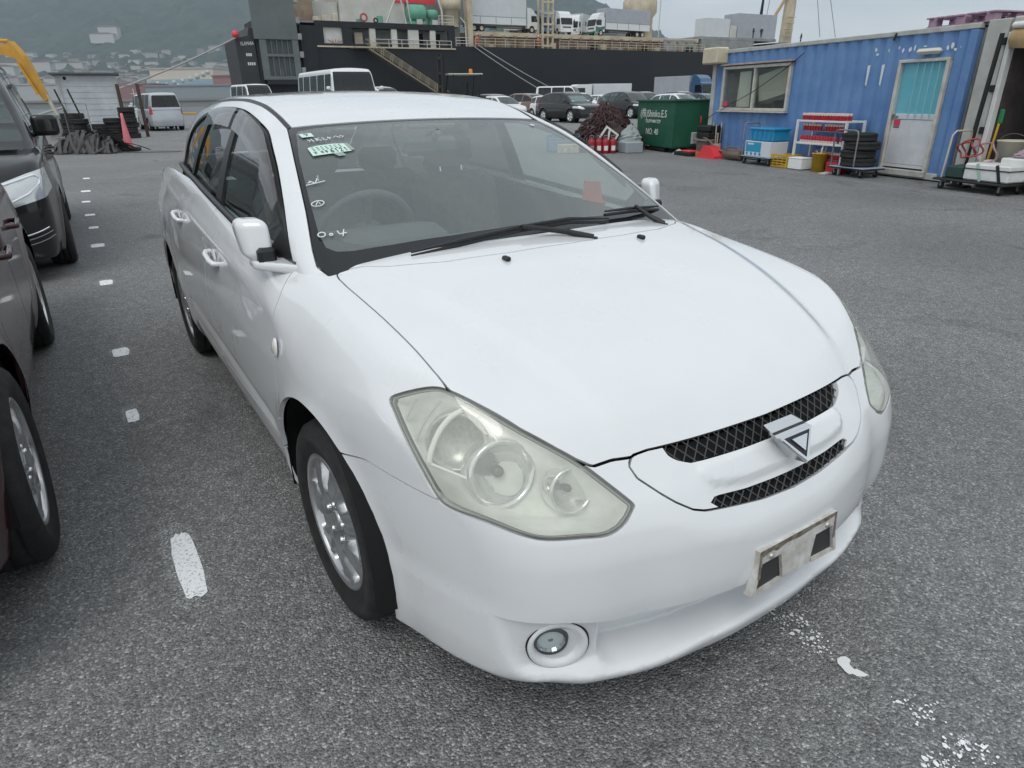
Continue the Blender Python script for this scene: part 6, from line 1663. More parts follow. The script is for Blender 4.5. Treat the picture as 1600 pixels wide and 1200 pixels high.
m = MB(); m.lathe([(.075, 0), (.075, .14), (.05, .17), (.0005, .175)], c=(-.95, .1, 2.18), n=14); m.build('beacon', mat('beacon_orange', (.75, .20, .01), .3), fk)
m = MB(); m.box((-.55, 0, 1.3), (.5, .5, .12), bev=.04); m.box((-.78, 0, 1.6), (.12, .48, .5), bev=.04); m.build('seat', BLACKM, fk)
# ================================================================ the cargo ship at the quay
SHA = Vector((-34.0, 88.5)); SHD = Vector((.873, .488)).normalized(); SHN = Vector((-SHD.y, SHD.x)); SHR = math.atan2(SHD.y, SHD.x)
def SP(t, y=0., z=0.): p = SHA+SHD*t+SHN*y; return (p.x, p.y, z)
HULL = mat('hull_black', (.010, .011, .014), .55, var=.5, vscale=.12, col2=(.018, .019, .022), bump=.2, bscale=.8)
HGREY = mat('hull_dark_grey', (.045, .047, .05), .6, var=.3, vscale=.3)
RAMPG = mat('ramp_grey', (.145, .165, .165), .6, var=.25, vscale=.3)
RAMPD = mat('ramp_recess', (.09, .105, .107), .6)
SWHT = mat('ship_white', (.60, .60, .56), .6, var=.4, vscale=.5, col2=(.47, .45, .40))
SGRY = mat('ship_grey', (.33, .34, .33), .65, var=.4, vscale=.5)
SCRM = mat('ship_cream', (.58, .53, .40), .6, var=.35, vscale=.6, col2=(.42, .33, .22))
BOOT = mat('boot_red', (.16, .035, .035), .7)
COAM = mat('coaming', (.33, .27, .20), .8, var=.8, vscale=.6, col2=(.18, .09, .06))
GREEN = mat('winch_green', (.14, .40, .28), .5, var=.2, vscale=2)
SHR_ = SHR
ship = empty('cargo_ship', SP(0), SHR); tag(ship, 'black hulled cargo ship with trucks on deck and raised grey stern ramp', 'ship')
LS = 128; BM = 22
def sbox(name, t0, t1, y0, y1, z0, z1, m_, par=None, bev=0):
    m = MB(); m.box(((t0+t1)/2, (y0+y1)/2, (z0+z1)/2), (t1-t0, y1-y0, z1-z0), bev=bev); return m.build(name, m_, par or ship)
# hull: stations along the length, flared towards the bow
m = MB(); v = []; f = []
st = [(9.4, 0), (11, 0), (30, 0), (70, 0), (100, .4), (112, 2.2), (122, 6), (LS, 10.6)]
for t, y in st:
    for z in (-2.5, 1.9, 8.0): v.append((t, y+(0 if z > 2 else .15), z))
    for z in (8.0, 1.9, -2.5): v.append((t, BM-y, z))
for i in range(len(st)-1):
    for k in range(5): f.append((i*6+k, i*6+k+1, i*6+7+k, i*6+6+k))
f.append(tuple(range(6))); m.add(v, f); m.build('hull', HULL, ship)
sbox('boot_topping', 9.6, 100, -.05, .05, -2.5, 1.35, BOOT)
# stern: name plate block, ramp and its guides
m = MB(); m.prism([(1.55, -2.4), (3.75, -2.4), (3.6, 9.4), (3.2, 9.6), (2.9, 8.6), (1.4, 8.3)], .0, 9, 'XZ'); sq = m.build('stern_quarter', HGREY, ship)
sbox('stern_guide', 3.72, 4.15, -.25, 8, -2.4, 9.6, HULL)
text_mesh('ISLAMABA', .56, 'ship_name', mat('letter_white'), sq, Matrix.Translation((2.72, -.03, 7.75)) @ Matrix.Rotation(R(90), 4, 'X') @ Matrix.Rotation(.06, 4, 'Z'), .01, sx=.62).data.transform(Matrix.Identity(4))
for x_, z_, n_ in ((2.75, 6.55, 3), (2.9, 5.55, 4)):      # two short lines too small to read
    for k in range(n_):
        m = MB(); m.box((x_+(k-(n_-1)/2)*.24, -.03, z_), (.16, .02, .32)); m.build('lettering_mark', mat('letter_white'), sq)
m = MB(); m.lathe([(.0005, -.42), (.3, -.38), (.42, 0), (.3, .38), (.0005, .42)], c=(1.5, -.25, 8.7), axis='Y', n=16); m.build('red_buoy', mat('bright_red'), sq)
rm = empty('stern_ramp', parent=ship)
sbox('upper_leaf', 3.55, 8.75, -.75, -.25, 8.25, 15.5, RAMPG, rm)
# lower leaf: a frame round two ribbed recesses
for a, b, c_, d_ in ((4.05, 4.85, 3.75, 8.2), (7.95, 8.7, 3.75, 8.2)): sbox('frame_member', a, b, -.72, -.25, c_, d_, RAMPG, rm)
for c_, d_ in ((3.75, 4.15), (6.35, 6.65)): sbox('frame_member', 4.86, 7.94, -.72, -.25, c_, d_, RAMPG, rm)
sbox('recess_back', 4.86, 7.94, -.40, -.28, 4.16, 8.2, RAMPD, rm)
for t in (5.45, 6.1, 6.75, 7.4): 
    for c_, d_ in ((4.16, 6.34), (6.66, 8.2)): sbox('rib', t-.05, t+.05, -.66, -.41, c_, d_, RAMPG, rm)
sbox('hatch', 6.0, 6.6, -.60, -.41, 4.2, 4.95, RAMPD, rm)
sbox('ramp_foot', 4.3, 8.6, -.9, -.2, 3.2, 3.72, HULL, rm)
for k, z in enumerate((4.8, 6.6, 8.6, 10.4, 12.6)): sbox('ramp_bracket', 8.76, 9.25, -.8, -.2, z-.35, z+.35, SGRY, rm, .05)
sbox('stern_well', 4.1, 9.5, .3, 8, -2.4, 10.5, HULL)
sbox('hull_corner', 9.2, 11.2, -.12, 3, -2.4, 9.95, HULL)
# raised stern deck with openings
def wall_with_holes(t0, t1, z0, z1, holes, y, m_, name):
    ts = sorted(set([t0, t1]+[h[0] for h in holes]+[h[1] for h in holes]))
    for a, b in zip(ts[:-1], ts[1:]):
        mid = (a+b)/2
        hs = [h for h in holes if h[0] <= mid <= h[1]]
        if not hs: sbox(name, a, b, y, y+.3, z0, z1, m_)
        else:
            h = hs[0]
            if h[2] > z0: sbox(name, a, b, y, y+.3, z0, h[2], m_)
            if h[3] < z1: sbox(name, a, b, y, y+.3, h[3], z1, m_)
sbox('hull_upper_strake', 11.2, 30.6, -.06, .30, 9.85, 10.55, HULL)
sbox('hull_pillar', 14.65, 15.9, -.05, .3, 7.7, 9.85, HULL); sbox('hull_pillar', 11.2, 12.2, -.05, .3, 7.7, 9.85, HULL); sbox('hull_pillar', 29.6, 30.6, -.05, .3, 7.7, 9.85, HULL)
for a, b in ((18.3, 19.1), (21.3, 22.1), (23.7, 25.2), (26.9, 27.7)): sbox('white_pillar', a, b, .0, .35, 7.7, 9.85, SWHT)
sbox('inner_bulkhead', 11.2, 30.6, 1.9, 2.1, 7.6, 9.9, SGRY); sbox('side_deck', 11.2, 30.6, -.2, 2.2, 7.55, 7.72, SCRM)
sbox('bay_panel', 12.2, 14.65, .25, .35, 7.75, 9.85, SWHT)
for k in range(5):
    m = MB(); m.box((13.1+.32*k, .22, 8.25), (.07, .04, .7 if k < 1 else .45), M=Matrix.Rotation(.5*(k-2), 4, 'Y')); m.build('red_emblem', mat('faded_red', (.42, .10, .10), .7), ship)
sbox('rust_door', 16.5, 17.6, .9, 1.0, 7.72, 9.4, SCRM); 
for t in (25.6, 28.2): sbox('doorway', t, t+1.0, 1.86, 1.9, 7.75, 9.6, GAP)
def rail(par, t0, t1, y, z0, hgt=1.1, n=None, bars=3, m_=None, name='railing', gap=1.6):
    n = n or max(2, int((t1-t0)/gap)+1); m_ = m_ or SCRM
    e = empty(name, parent=par)
    for k in range(bars):
        m = MB(); z = z0+hgt*(k+1)/bars; m.tube([(t0, y, z), (t1, y, z)], .045, 5); m.build('rail_bar', m_, e)
    for k in range(n):
        t = t0+(t1-t0)*k/(n-1); m = MB(); m.tube([(t, y, z0), (t, y, z0+hgt)], .05, 5); m.build('stanchion', m_, e)
rail(ship, 19.0, 30.0, -.1, 7.7, .9, bars=2, m_=SWHT)
rail(ship, 30.8, 33.0, .1, 8.0, 1.1, m_=SWHT)
rail(ship, 33.8, 45.3, .1, 8.0); rail(ship, 48.2, 78, .1, 8.0)
rail(ship, 78.4, 100, .2, 8.0, m_=SGRY)
# superstructure and gear over the stern
sbox('deckhouse', 15.8, 25.0, 4, 16, 10.5, 19, SWHT); sbox('deckhouse', 12.0, 15.7, 4.6, 16, 10.5, 13.2, SWHT); sbox('deckhouse', 9.6, 12.0, 3, 12, 9.9, 19, COAM)
sbox('deckhouse', 25.1, 33.0, 5, 16, 10.5, 19, SGRY); sbox('red_band', 23.5, 29.5, 3.8, 4.0, 13.5, 14.2, mat('bright_red'))
sbox('stern_deck', 9.4, 30.6, .3, BM, 10.3, 10.5, SGRY)
for t, y, nm in ((13.9, 1.0, 'deck_locker'), (11.4, .8, 'deck_locker'), (12.6, 1.2, 'deck_locker'), (17.2, 1.2, 'deck_box'), (20.2, 1.6, 'deck_box')): sbox(nm, t, t+.7, y, y+.6, 10.5, 11.3+.25*math.sin(t), SCRM if 'l' in nm[5:6] else GREEN, None, .05)
for t in (17.8,):
    for a in np.linspace(0, 6.283, 9)[:-1]: pass
m = MB(); m.tube([(17.9+.42*math.cos(a), .6, 11.15+.42*math.sin(a)) for a in np.linspace(0, 6.283, 21)[:-1]], .13, 8, closed=True); m.build('life_ring', mat('faded_red'), ship)
m = MB(); m.tube([(19.5+.25*math.cos(a), .6, 10.85+.25*math.sin(a)) for a in np.linspace(0, 6.283, 15)[:-1]], .10, 6, closed=True); m.build('fairlead', HULL, ship)
for t0, t1, z in ((21.0, 23.0, 14.5), (22.9, 23.9, 15.5), (23.9, 24.6, 15.5)):
    m = MB(); m.tube([(t0, .9, 10.5 if t0 < 22 else z), (t1, .9, z if t0 < 22 else 10.5)], .12, 6); m.build('davit', SWHT, ship)
for t0, t1 in ((29.2, 30.2),):
    m = MB(); m.tube([(t0-.9, .9, 15), (t0, .9, 12.4), (t0, .9, 10.5)], .16, 6); m.build('davit', SWHT, ship)
m = MB(); m.lathe([(.0005, -1.15), (.95, -1.15), (1.05, -1.0), (1.05, 1.0), (.95, 1.15), (.0005, 1.15)], c=(25.6, 1.5, 12.0), axis='X', n=18); m.build('winch_drum', GREEN, ship)
m = MB(); m.lathe([(.55, 10.5), (.5, 11.4), (.85, 11.6), (.85, 12.3), (.6, 12.45), (.0005, 12.45)], c=(27.9, 1.4, 0), n=16); m.build('vent_head', GREEN, ship)
sbox('winch_bed', 24.4, 26.8, .8, 2.2, 10.5, 11.0, GREEN)
for t in (25.3, 27.6): sbox('white_cover', t, t+.8, .5, .7, 10.5, 11.2, SWHT)
m = MB(); m.lathe([(1.15, 10.5), (1.15, 12.6), (1.55, 12.7), (1.55, 13.9), (1.1, 14.2), (1.0, 18)], c=(31.1, 2.2, 0), n=22); m.build('crane_pedestal', SCRM, ship)
sbox('mast_post', 33.1, 33.9, .8, 1.8, 8.0, 20, SCRM); sbox('bulkhead_panel', 31.9, 33.0, 3.2, 3.4, 8, 18, SGRY); sbox('bulkhead_panel', 34.0, 34.8, 3.2, 3.4, 8, 18, SGRY)
m = MB(); m.tube([(31.6, .1, 11.6), (32.3, .1, 10.9), (32.45, .1, 8.0)], .10, 6); m.build('swan_neck_vent', SWHT, ship)
rail(ship, 28.4, 30.6, .2, 10.5, 1.2, m_=SWHT)
# hatch coaming, covers
sbox('hatch_coaming', 34.5, 78, 2.6, 16, 8.0, 9.55, COAM); sbox('hatch_cover', 34.2, 78.5, 2.2, 16.4, 9.56, 10.15, SCRM)
sbox('main_deck', 30.6, 110, .3, BM-.3, 7.6, 7.95, COAM)
for k in range(22):
    t = 35.5+k*2.0; m = MB(); m.box((t, 2.0, 9.55), (.5, .3, .38), bev=.08); m.build('cover_cleat', COAM, ship)
for k in range(30):
    t = 35+k*1.45; m = MB(); m.box((t, 2.5, 8.75), (.10, .16, 1.55)); m.build('coaming_stay', COAM, ship)
rg = random.Random(9)
for k in range(16):
    t = 36+k*2.6+rg.random(); sbox('deck_gear', t, t+rg.uniform(.5, 1.5), .9, 1.6, 7.95, 7.95+rg.uniform(.4, 1.0), [SCRM, SGRY, COAM, GAP][k % 4], None, .04)
sbox('grey_deckhouse', 70.5, 78, 2.0, 12, 8.0, 9.9, SGRY); sbox('grey_deckhouse', 79, 92, 2.0, 12, 8.0, 10.1, SGRY); sbox('hatch_cover', 78.6, 98, 2.2, 14, 10.15, 10.6, SGRY)
# lattice mast
lm_ = empty('lattice_mast', parent=ship)
for t in (45.6, 46.5, 47.4):
    m = MB(); m.box((t, .9, 13), (.22 if t != 46.5 else .14, .3, 10)); m.build('mast_leg', SCRM, lm_)
    if t != 46.5:
        m = MB(); m.box((t, 2.1, 13), (.2, .25, 10)); m.build('mast_leg', SCRM, lm_)
for k in range(7):
    m = MB(); m.box((46.5, .85, 8.4+k*1.45), (1.9, .24, .26)); m.build('mast_rung', SCRM, lm_)
# crane pedestals and masts further forward
m = MB(); m.lathe([(2.3, 10), (2.3, 13.6), (2.9, 14.3), (2.9, 16), (2.2, 17), (2, 19)], c=(69.8, 8, 0), n=28); m.build('crane_pedestal', mat('ship_cream'), ship)
m = MB(); m.tube([(72.6, 6, 10), (72.7, 6, 18)], .08, 5); m.build('vent_pipe', SWHT, ship)
m = MB(); m.tube([(112, 12, 8), (112.5, 12, 30)], [1.3, 1.0], 10); m.build('foremast', SCRM, ship)
m = MB(); m.tube([(108, 12, 15.5), (121, 11, 34)], .30, 8); m.build('derrick_boom', mat('derrick_brown', (.40, .27, .15), .6), ship)
m = MB(); m.tube([(98, 6, 32), (97.7, 6, 20), (97.4, 6, 14.5), (97.2, 6, 12.5)], [.05, .12, .30, .16], 8); m.build('crane_hook', BLACKM, ship)
for t0, t1 in ((102, 108), (119, 114), (124, 116)):
    m = MB(); m.tube([(t0, 9, 12), (t1, 12, 36)], .06, 4); m.build('stay_wire', STEEL, ship)
for k in range(5):
    m = MB(); m.box((109.6+.25*k, 10, 11+1.1*k), (2.2-.2*k, 1.2, .15)); m.build('mast_platform', SCRM, ship)
sbox('deck_container', 81, 86.5, 3, 6, 10.6, 13.6, WB); sbox('deck_container', 88.5, 98.5, 3, 6.5, 10.6, 14.6, GB); sbox('deck_lattice', 86.7, 88.3, 3, 4, 10.6, 12.6, SWHT)
# gangway and mooring ropes
gw = empty('gangway', parent=ship)
g0, g1 = Vector((17.4, -1.3, 7.55)), Vector((28.4, -1.6, 1.15)); gd_ = (g1-g0)
m = MB()
for sy in (-.5, .5): pass
v = [g0+Vector((0, -.45, 0)), g0+Vector((0, .45, 0)), g1+Vector((0, .45, 0)), g1+Vector((0, -.45, 0))]; v += [p+Vector((0, 0, -.22)) for p in v]
m.add(v, [(0, 1, 2, 3), (4, 7, 6, 5), (0, 4, 5, 1), (1, 5, 6, 2), (2, 6, 7, 3), (3, 7, 4, 0)]); m.build('stair_flight', mat('gangway_tan', (.24, .21, .15), .7), gw)
GT = mat('gangway_rail', (.42, .37, .26), .6)
for sy in (-.45, .45):
    for hz in (.5, 1.0):
        m = MB(); m.tube([g0+Vector((.0, sy, hz)), g1+Vector((0, sy, hz))], .035, 5); m.build('hand_rail', GT, gw)
    for k in range(9):
        p = g0+gd_*(k+.5)/9+Vector((0, sy, 0)); m = MB(); m.tube([p, p+Vector((.25, 0, 1.0))], .04, 5); m.build('rail_post', GT, gw)
sbox('gangway_platform', 15.6, 18.4, -1.8, -.1, 7.45, 7.6, GT)
ROPE = mat('mooring_rope', (.36, .36, .35), .8)
def rope(a, b, sag, label, r=.06):
    m = MB(); a = Vector(a); b = Vector(b)
    pts = [a.lerp(b, t)+Vector((0, 0, -sag*4*t*(1-t))) for t in np.linspace(0, 1, 17)]
    tag(m.tube(pts, r, 6) and m.build('mooring_rope', ROPE, None), label, 'rope', 'mooring ropes')
rope(SP(33.2, -.1, 8.2), SP(46.5, -4.2, .35), .3, 'pale mooring rope running from the ship rail to the quay')
rope(SP(34.2, -.1, 8.2), SP(49.5, -4.2, .35), .3, 'pale mooring rope running from the ship rail to the quay')
rope(SP(1.6, -.2, 8.4), (-41.0, 62.0, .5), .5, 'long mooring rope stretched from the stern to the left quay', .09)
# ---- trucks lashed on the hatch covers
DK = 10.16
def deck_truck(T, t, y, rz): T.location = SP(t, y, DK); T.rotation_euler = (0, 0, SHR+rz)
G_ = 'trucks on the ship deck'
deck_truck(truck('cargo_truck', 12.6, CW, WB, None, 'long pale box truck standing side on behind the ship mast post', group=G_, axles=2, Hb=4.6), 46.2, 4.2, 0)
deck_truck(truck('cargo_truck', 12.2, CW, GB, TG, 'grey box truck with white and green cab on the ship deck', group=G_, axles=2, Hb=4.1), 57.0, 4.4, math.pi+.10)
deck_truck(truck('cargo_truck', 9, CW, GB, None, 'white cab truck facing the quay on the ship deck', group=G_, axles=1, Hb=3.6), 51.8, 3.6, -math.pi/2-.1)
deck_truck(truck('cargo_truck', 9, CB, GB, None, 'blue cab truck beside the lattice mast on the ship deck', group=G_, axles=1, Hb=3.6), 48.6, 4.4, -math.pi/2+.2)
deck_truck(truck('cargo_truck', 9, CW, WB, None, 'white cab truck angled behind the green and white one on the ship deck', group=G_, axles=1, Hb=3.7), 55.6, 7.8, math.pi+.65)
# ---- people at the rail
def person(name, loc, rz, cloth, label, helmet=None, trousers=None):
    J = {'pel': (0, 0, .93), 'chest': (0, 0, 1.32), 'neck': (0, 0, 1.50), 'head': (.02, 0, 1.62)}
    caps = [((0, 0, .95), (0, 0, 1.30), .155, .17), ((0, 0, 1.38), (.01, 0, 1.52), .065, .06), ((.02, 0, 1.60), (.025, 0, 1.68), .095, .10)]
    for s in (-1, 1):
        caps += [((0, s*.09, .92), (.03, s*.11, .50), .095, .07), ((.03, s*.11, .50), (-.02, s*.12, .08), .068, .045), ((-.03, s*.12, .05), (.13, s*.13, .04), .045, .04),
                 ((0, s*.19, 1.40), (-.02, s*.26, 1.12), .062, .05), ((-.02, s*.26, 1.12), (.18, s*.20, 1.00), .048, .038), ((.18, s*.20, 1.0), (.27, s*.18, 1.0), .04, .03)]
    def F(V):
        out = np.full(len(V), 9.)
        for a, b, r0, r1 in caps:
            a = np.array(a); b = np.array(b); e = b-a; t = np.clip((V-a)@e/(e@e), 0, 1)
            d = np.linalg.norm(V-a-t[:, None]*e, axis=1)-(r0+(r1-r0)*t)
            out = -smax(-out, -d, .05)
        return out
    M = surface_nets(F, (-.35, -.42, -.02), (.42, .42, 1.82), .035)
    e = empty(name, loc, rz); tag(e, label, 'person')
    mesh_np('body', M, cloth, e)
    m = MB(); m.lathe([(.125, 1.66), (.12, 1.70), (.08, 1.79), (.0005, 1.81)], c=(.02, 0, 0), n=14); m.build('helmet', helmet or WHITE, e)
    return e
ORG = mat('boiler_suit_orange', (.55, .13, .04), .8)
NAV = mat('dark_clothes', (.03, .035, .05), .8)
person('person', SP(34.4, .7, 7.95), SHR-1.6, ORG, 'person in orange boiler suit and white helmet at the ship rail near the mast post')
person('person', SP(44.8, .8, 7.95), SHR-1.2, ORG, 'person in orange boiler suit standing beside the lattice mast')
person('person', SP(91, 1.5, 10.6), SHR-1.2, NAV, 'person in dark clothes on the forward hatch before the grey container')
person('person', SP(93.2, 1.6, 10.6), SHR-2.2, NAV, 'person in dark clothes beside another on the forward hatch')
person('person', SP(104, 1.5, 10.0), SHR+2.6, NAV, 'person in dark clothes walking on the far fore deck')
sbox('fore_deck', 98, 122, .8, 20, 9.4, 9.98, SGRY)
# ================================================================ ground, quay, water, far shore
def asphalt():
    m = bpy.data.materials.new('asphalt'); m.use_nodes = True; nt = m.node_tree; b = nt.nodes['Principled BSDF']; L = nt.links.new
    N = lambda t: nt.nodes.new(t)
    tc = N('ShaderNodeTexCoord')
    # aggregate: two sizes of stone
    v1 = N('ShaderNodeTexVoronoi'); v1.inputs['Scale'].default_value = 155
    v2 = N('ShaderNodeTexVoronoi'); v2.inputs['Scale'].default_value = 290
    n1 = N('ShaderNodeTexNoise'); n1.inputs['Scale'].default_value = .55; n1.inputs['Detail'].default_value = 8; n1.inputs['Roughness'].default_value = .6
    n2 = N('ShaderNodeTexNoise'); n2.inputs['Scale'].default_value = 14; n2.inputs['Detail'].default_value = 5
    for x in (v1, v2, n1, n2): L(tc.outputs['Object'], x.inputs['Vector'])
    r1 = N('ShaderNodeValToRGB'); e = r1.color_ramp.elements
    e[0].position = .0; e[0].color = (.060, .061, .063, 1); e[1].position = 1.; e[1].color = (.70, .69, .67, 1)
    for p, c in ((.30, .12), (.68, .23), (.90, .36)):
        k = e.new(p); k.color = (c, c*1.005, c*1.01, 1)
    s1 = N('ShaderNodeSeparateColor'); L(v1.outputs['Color'], s1.inputs[0]); L(s1.outputs[0], r1.inputs[0])
    r2 = N('ShaderNodeValToRGB'); e = r2.color_ramp.elements; e[0].color = (.11, .111, .113, 1); e[1].color = (.42, .42, .42, 1)
    s2 = N('ShaderNodeSeparateColor'); L(v2.outputs['Color'], s2.inputs[0]); L(s2.outputs[0], r2.inputs[0])
    mx = N('ShaderNodeMix'); mx.data_type = 'RGBA'; mx.inputs[0].default_value = .4; L(r1.outputs[0], mx.inputs[6]); L(r2.outputs[0], mx.inputs[7])
    # broad worn patches
    mr = N('ShaderNodeMapRange'); mr.inputs['From Min'].default_value = .3; mr.inputs['From Max'].default_value = .72; mr.inputs['To Min'].default_value = .78; mr.inputs['To Max'].default_value = 1.22
    L(n1.outputs['Fac'], mr.inputs[0])
    mr2 = N('ShaderNodeMapRange'); mr2.inputs['From Min'].default_value = .3; mr2.inputs['From Max'].default_value = .7; mr2.inputs['To Min'].default_value = .85; mr2.inputs['To Max'].default_value = 1.12
    L(n2.outputs['Fac'], mr2.inputs[0])
    mu = N('ShaderNodeMath'); mu.operation = 'MULTIPLY'; L(mr.outputs[0], mu.inputs[0]); L(mr2.outputs[0], mu.inputs[1])
    # hairline cracks
    cn = N('ShaderNodeTexNoise'); cn.inputs['Scale'].default_value = 1.3; cn.inputs['Detail'].default_value = 6; L(tc.outputs['Object'], cn.inputs['Vector'])
    ad = N('ShaderNodeMix'); ad.data_type = 'RGBA'; ad.blend_type = 'ADD'; ad.inputs[0].default_value = .9; L(tc.outputs['Object'], ad.inputs[6]); L(cn.outputs['Color'], ad.inputs[7])
    vc = N('ShaderNodeTexVoronoi'); vc.feature = 'DISTANCE_TO_EDGE'; vc.inputs['Scale'].default_value = .33; L(ad.outputs[2], vc.inputs['Vector'])
    cr = N('ShaderNodeMapRange'); cr.inputs['From Min'].default_value = .0; cr.inputs['From Max'].default_value = .0011; cr.inputs['To Min'].default_value = .55; cr.inputs['To Max'].default_value = 1.; L(vc.outputs['Distance'], cr.inputs[0])
    sn = N('ShaderNodeTexNoise'); sn.inputs['Scale'].default_value = 1.1; sn.inputs['Detail'].default_value = 5; sn.inputs['Distortion'].default_value = .8; L(tc.outputs['Object'], sn.inputs['Vector'])
    st_ = N('ShaderNodeMapRange'); st_.inputs['From Min'].default_value = .60; st_.inputs['From Max'].default_value = .72; st_.inputs['To Min'].default_value = 1.; st_.inputs['To Max'].default_value = .66; L(sn.outputs['Fac'], st_.inputs[0])
    mu0 = N('ShaderNodeMath'); mu0.operation = 'MULTIPLY'; L(mu.outputs[0], mu0.inputs[0]); L(st_.outputs[0], mu0.inputs[1]); mu = mu0
    mu2 = N('ShaderNodeMath'); mu2.operation = 'MULTIPLY'; L(mu.outputs[0], mu2.inputs[0]); L(cr.outputs[0], mu2.inputs[1])
    hs = N('ShaderNodeHueSaturation'); L(mx.outputs[2], hs.inputs['Color']); L(mu2.outputs[0], hs.inputs['Value'])
    L(hs.outputs[0], b.inputs['Base Color'])
    rr = N('ShaderNodeMapRange'); rr.inputs['From Min'].default_value = .35; rr.inputs['From Max'].default_value = .7; rr.inputs['To Min'].default_value = .62; rr.inputs['To Max'].default_value = .9; L(n1.outputs['Fac'], rr.inputs[0]); L(rr.outputs[0], b.inputs['Roughness'])
    bp = N('ShaderNodeBump'); bp.inputs['Strength'].default_value = 1.; bp.inputs['Distance'].default_value = .0055
    hm = N('ShaderNodeMath'); hm.operation = 'SUBTRACT'; L(s1.outputs[1], hm.inputs[0]); L(v1.outputs['Distance'], hm.inputs[1]); L(hm.outputs[0], bp.inputs['Height']); L(bp.outputs[0], b.inputs['Normal'])
    return m
ASPH = asphalt()
def SPl(t, y): p = SHA+SHD*t+SHN*y; return (p.x, p.y)
q = [SPl(-260, -4.5), SPl(330, -4.5), SPl(330, -420), SPl(-260, -420)]
m = MB(); m.add([(a, b, 0) for a, b in q]+[(a, b, -4) for a, b in q], [(3, 2, 1, 0), (0, 1, 5, 4)]); gnd = m.build('ground', ASPH, recalc=False)
gnd['kind'] = 'structure'
if gnd.data.polygons[0].normal.z < 0: gnd.data.flip_normals()
WAT = mat('harbour_water', (.05, .065, .07), .18, spec=.5, bump=.5, bscale=.6)
m = MB(); m.add([(-9000, -200, -2.2), (9000, -200, -2.2), (9000, 9000, -2.2), (-9000, 9000, -2.2)], [(0, 1, 2, 3)]); wt = m.build('water', WAT); wt['kind'] = 'structure'
# quay edge: yellow and black bull rail pieces
for k in range(26):
    t = -62+k*4.6
    o = MB(); o.box((0, 0, .14), (3.9, .32, .28), bev=.03); o = o.build('quay_kerb', mat('kerb_yellow', (.55, .36, .06), .6, var=.4, vscale=3, col2=(.40, .30, .12)), None, loc=SP(t, -5.0, 0), rz=SHR)
    tag(o, 'faded yellow kerb block along the quay edge', 'kerb', 'kerb blocks on the quay edge')
# ---- white paint left on the asphalt
def worn_paint(name, col, lo, hi, sc):
    m = mat(name, col, .5); nt = m.node_tree; b = nt.nodes['Principled BSDF']
    t = nt.nodes.new('ShaderNodeTexCoord'); n = nt.nodes.new('ShaderNodeTexNoise'); n.inputs['Scale'].default_value = sc; n.inputs['Detail'].default_value = 7; n.inputs['Roughness'].default_value = .7
    r = nt.nodes.new('ShaderNodeMapRange'); r.inputs['From Min'].default_value = lo; r.inputs['From Max'].default_value = hi
    nt.links.new(t.outputs['Object'], n.inputs['Vector']); nt.links.new(n.outputs['Fac'], r.inputs[0]); nt.links.new(r.outputs[0], b.inputs['Alpha'])
    return m
PAINTW = worn_paint('road_paint', (.86, .88, .89), .34, .46, 110); PAINTS = mat('road_paint_thick', (.78, .79, .79), .5)
PAINTF = worn_paint('road_paint_worn', (.60, .61, .61), .50, .64, 120)
rg = random.Random(21)
def splat(x, y, l, w_, rz, m_=None, n=26, name='paint_mark', jag=.07, z=.004):
    pts = []
    for k in range(n):
        a = 2*math.pi*k/n; c, s = math.cos(a), math.sin(a)
        ex = max(abs(c), abs(s))**.8; j = 1+rg.uniform(-jag, jag)
        px, py = l/2*c/ex*j, w_/2*s/ex*j
        pts.append((x+px*math.cos(rz)-py*math.sin(rz), y+px*math.sin(rz)+py*math.cos(rz), z))
    m = MB(); m.add(pts, [tuple(range(n))]); o = m.build(name, m_ or PAINTW, gnd); return o
for x, y, l, w_ in ((-1.11, 1.80, .40, .075), (-1.90, 2.95, .16, .055), (-2.45, 3.86, .17, .09), (-3.52, 5.6, .20, .10), (-4.52, 7.22, .22, .13), (-5.22, 8.35, .18, .11), (-5.86, 9.37, .20, .13), (-6.7, 10.7, .2, .12), (-7.5, 12.05, .26, .15), (-8.75, 14.19, .26, .12)):
    splat(x, y, l, w_, HEAD)
    splat(x-.02, y+.02, l*1.3, w_*1.5, HEAD, PAINTF, jag=.15, z=.002, name='faded_paint') if y < 8 else None
# scraps of paint in front of the wagon's bumper
for pts, nm in (([(.887, 1.348), (.900, 1.356), (.915, 1.357), (.921, 1.349), (.922, 1.341), (.914, 1.334), (.913, 1.327), (.917, 1.312), (.925, 1.313), (.933, 1.306), (.946, 1.292), (.932, 1.287), (.915, 1.288), (.905, 1.297), (.895, 1.295), (.889, 1.306), (.887, 1.318), (.882, 1.333)], 'paint_mark'),):
    m = MB(); m.add([(a, b, .004) for a, b in pts], [tuple(range(len(pts)))]); m.build(nm, PAINTS, gnd)
v = []; f = []
for k in range(230):
    t = rg.random(); c = rg.choice(((.835, 1.455, .030, .075), (.79, 1.50, .03, .06), (1.02, 1.17, .04, .05), (1.07, 1.075, .05, .03), (.99, 1.04, .04, .02), (.86, 1.41, .03, .05)))
    x = c[0]+rg.gauss(0, c[2]*.6); y = c[1]+rg.gauss(0, c[3]*.6); r = rg.uniform(.0015, .005 if k % 6 else .010); b_ = len(v); n = 6
    for i in range(n): a = 6.283*i/n; q_ = r*rg.uniform(.5, 1.2); v.append((x+q_*math.cos(a), y+q_*math.sin(a), .0035))
    f.append(tuple(range(b_, b_+n)))
m = MB(); m.add(v, f); o = m.build('paint_flakes', PAINTW, gnd); o['kind'] = 'stuff'
v = []; f = []
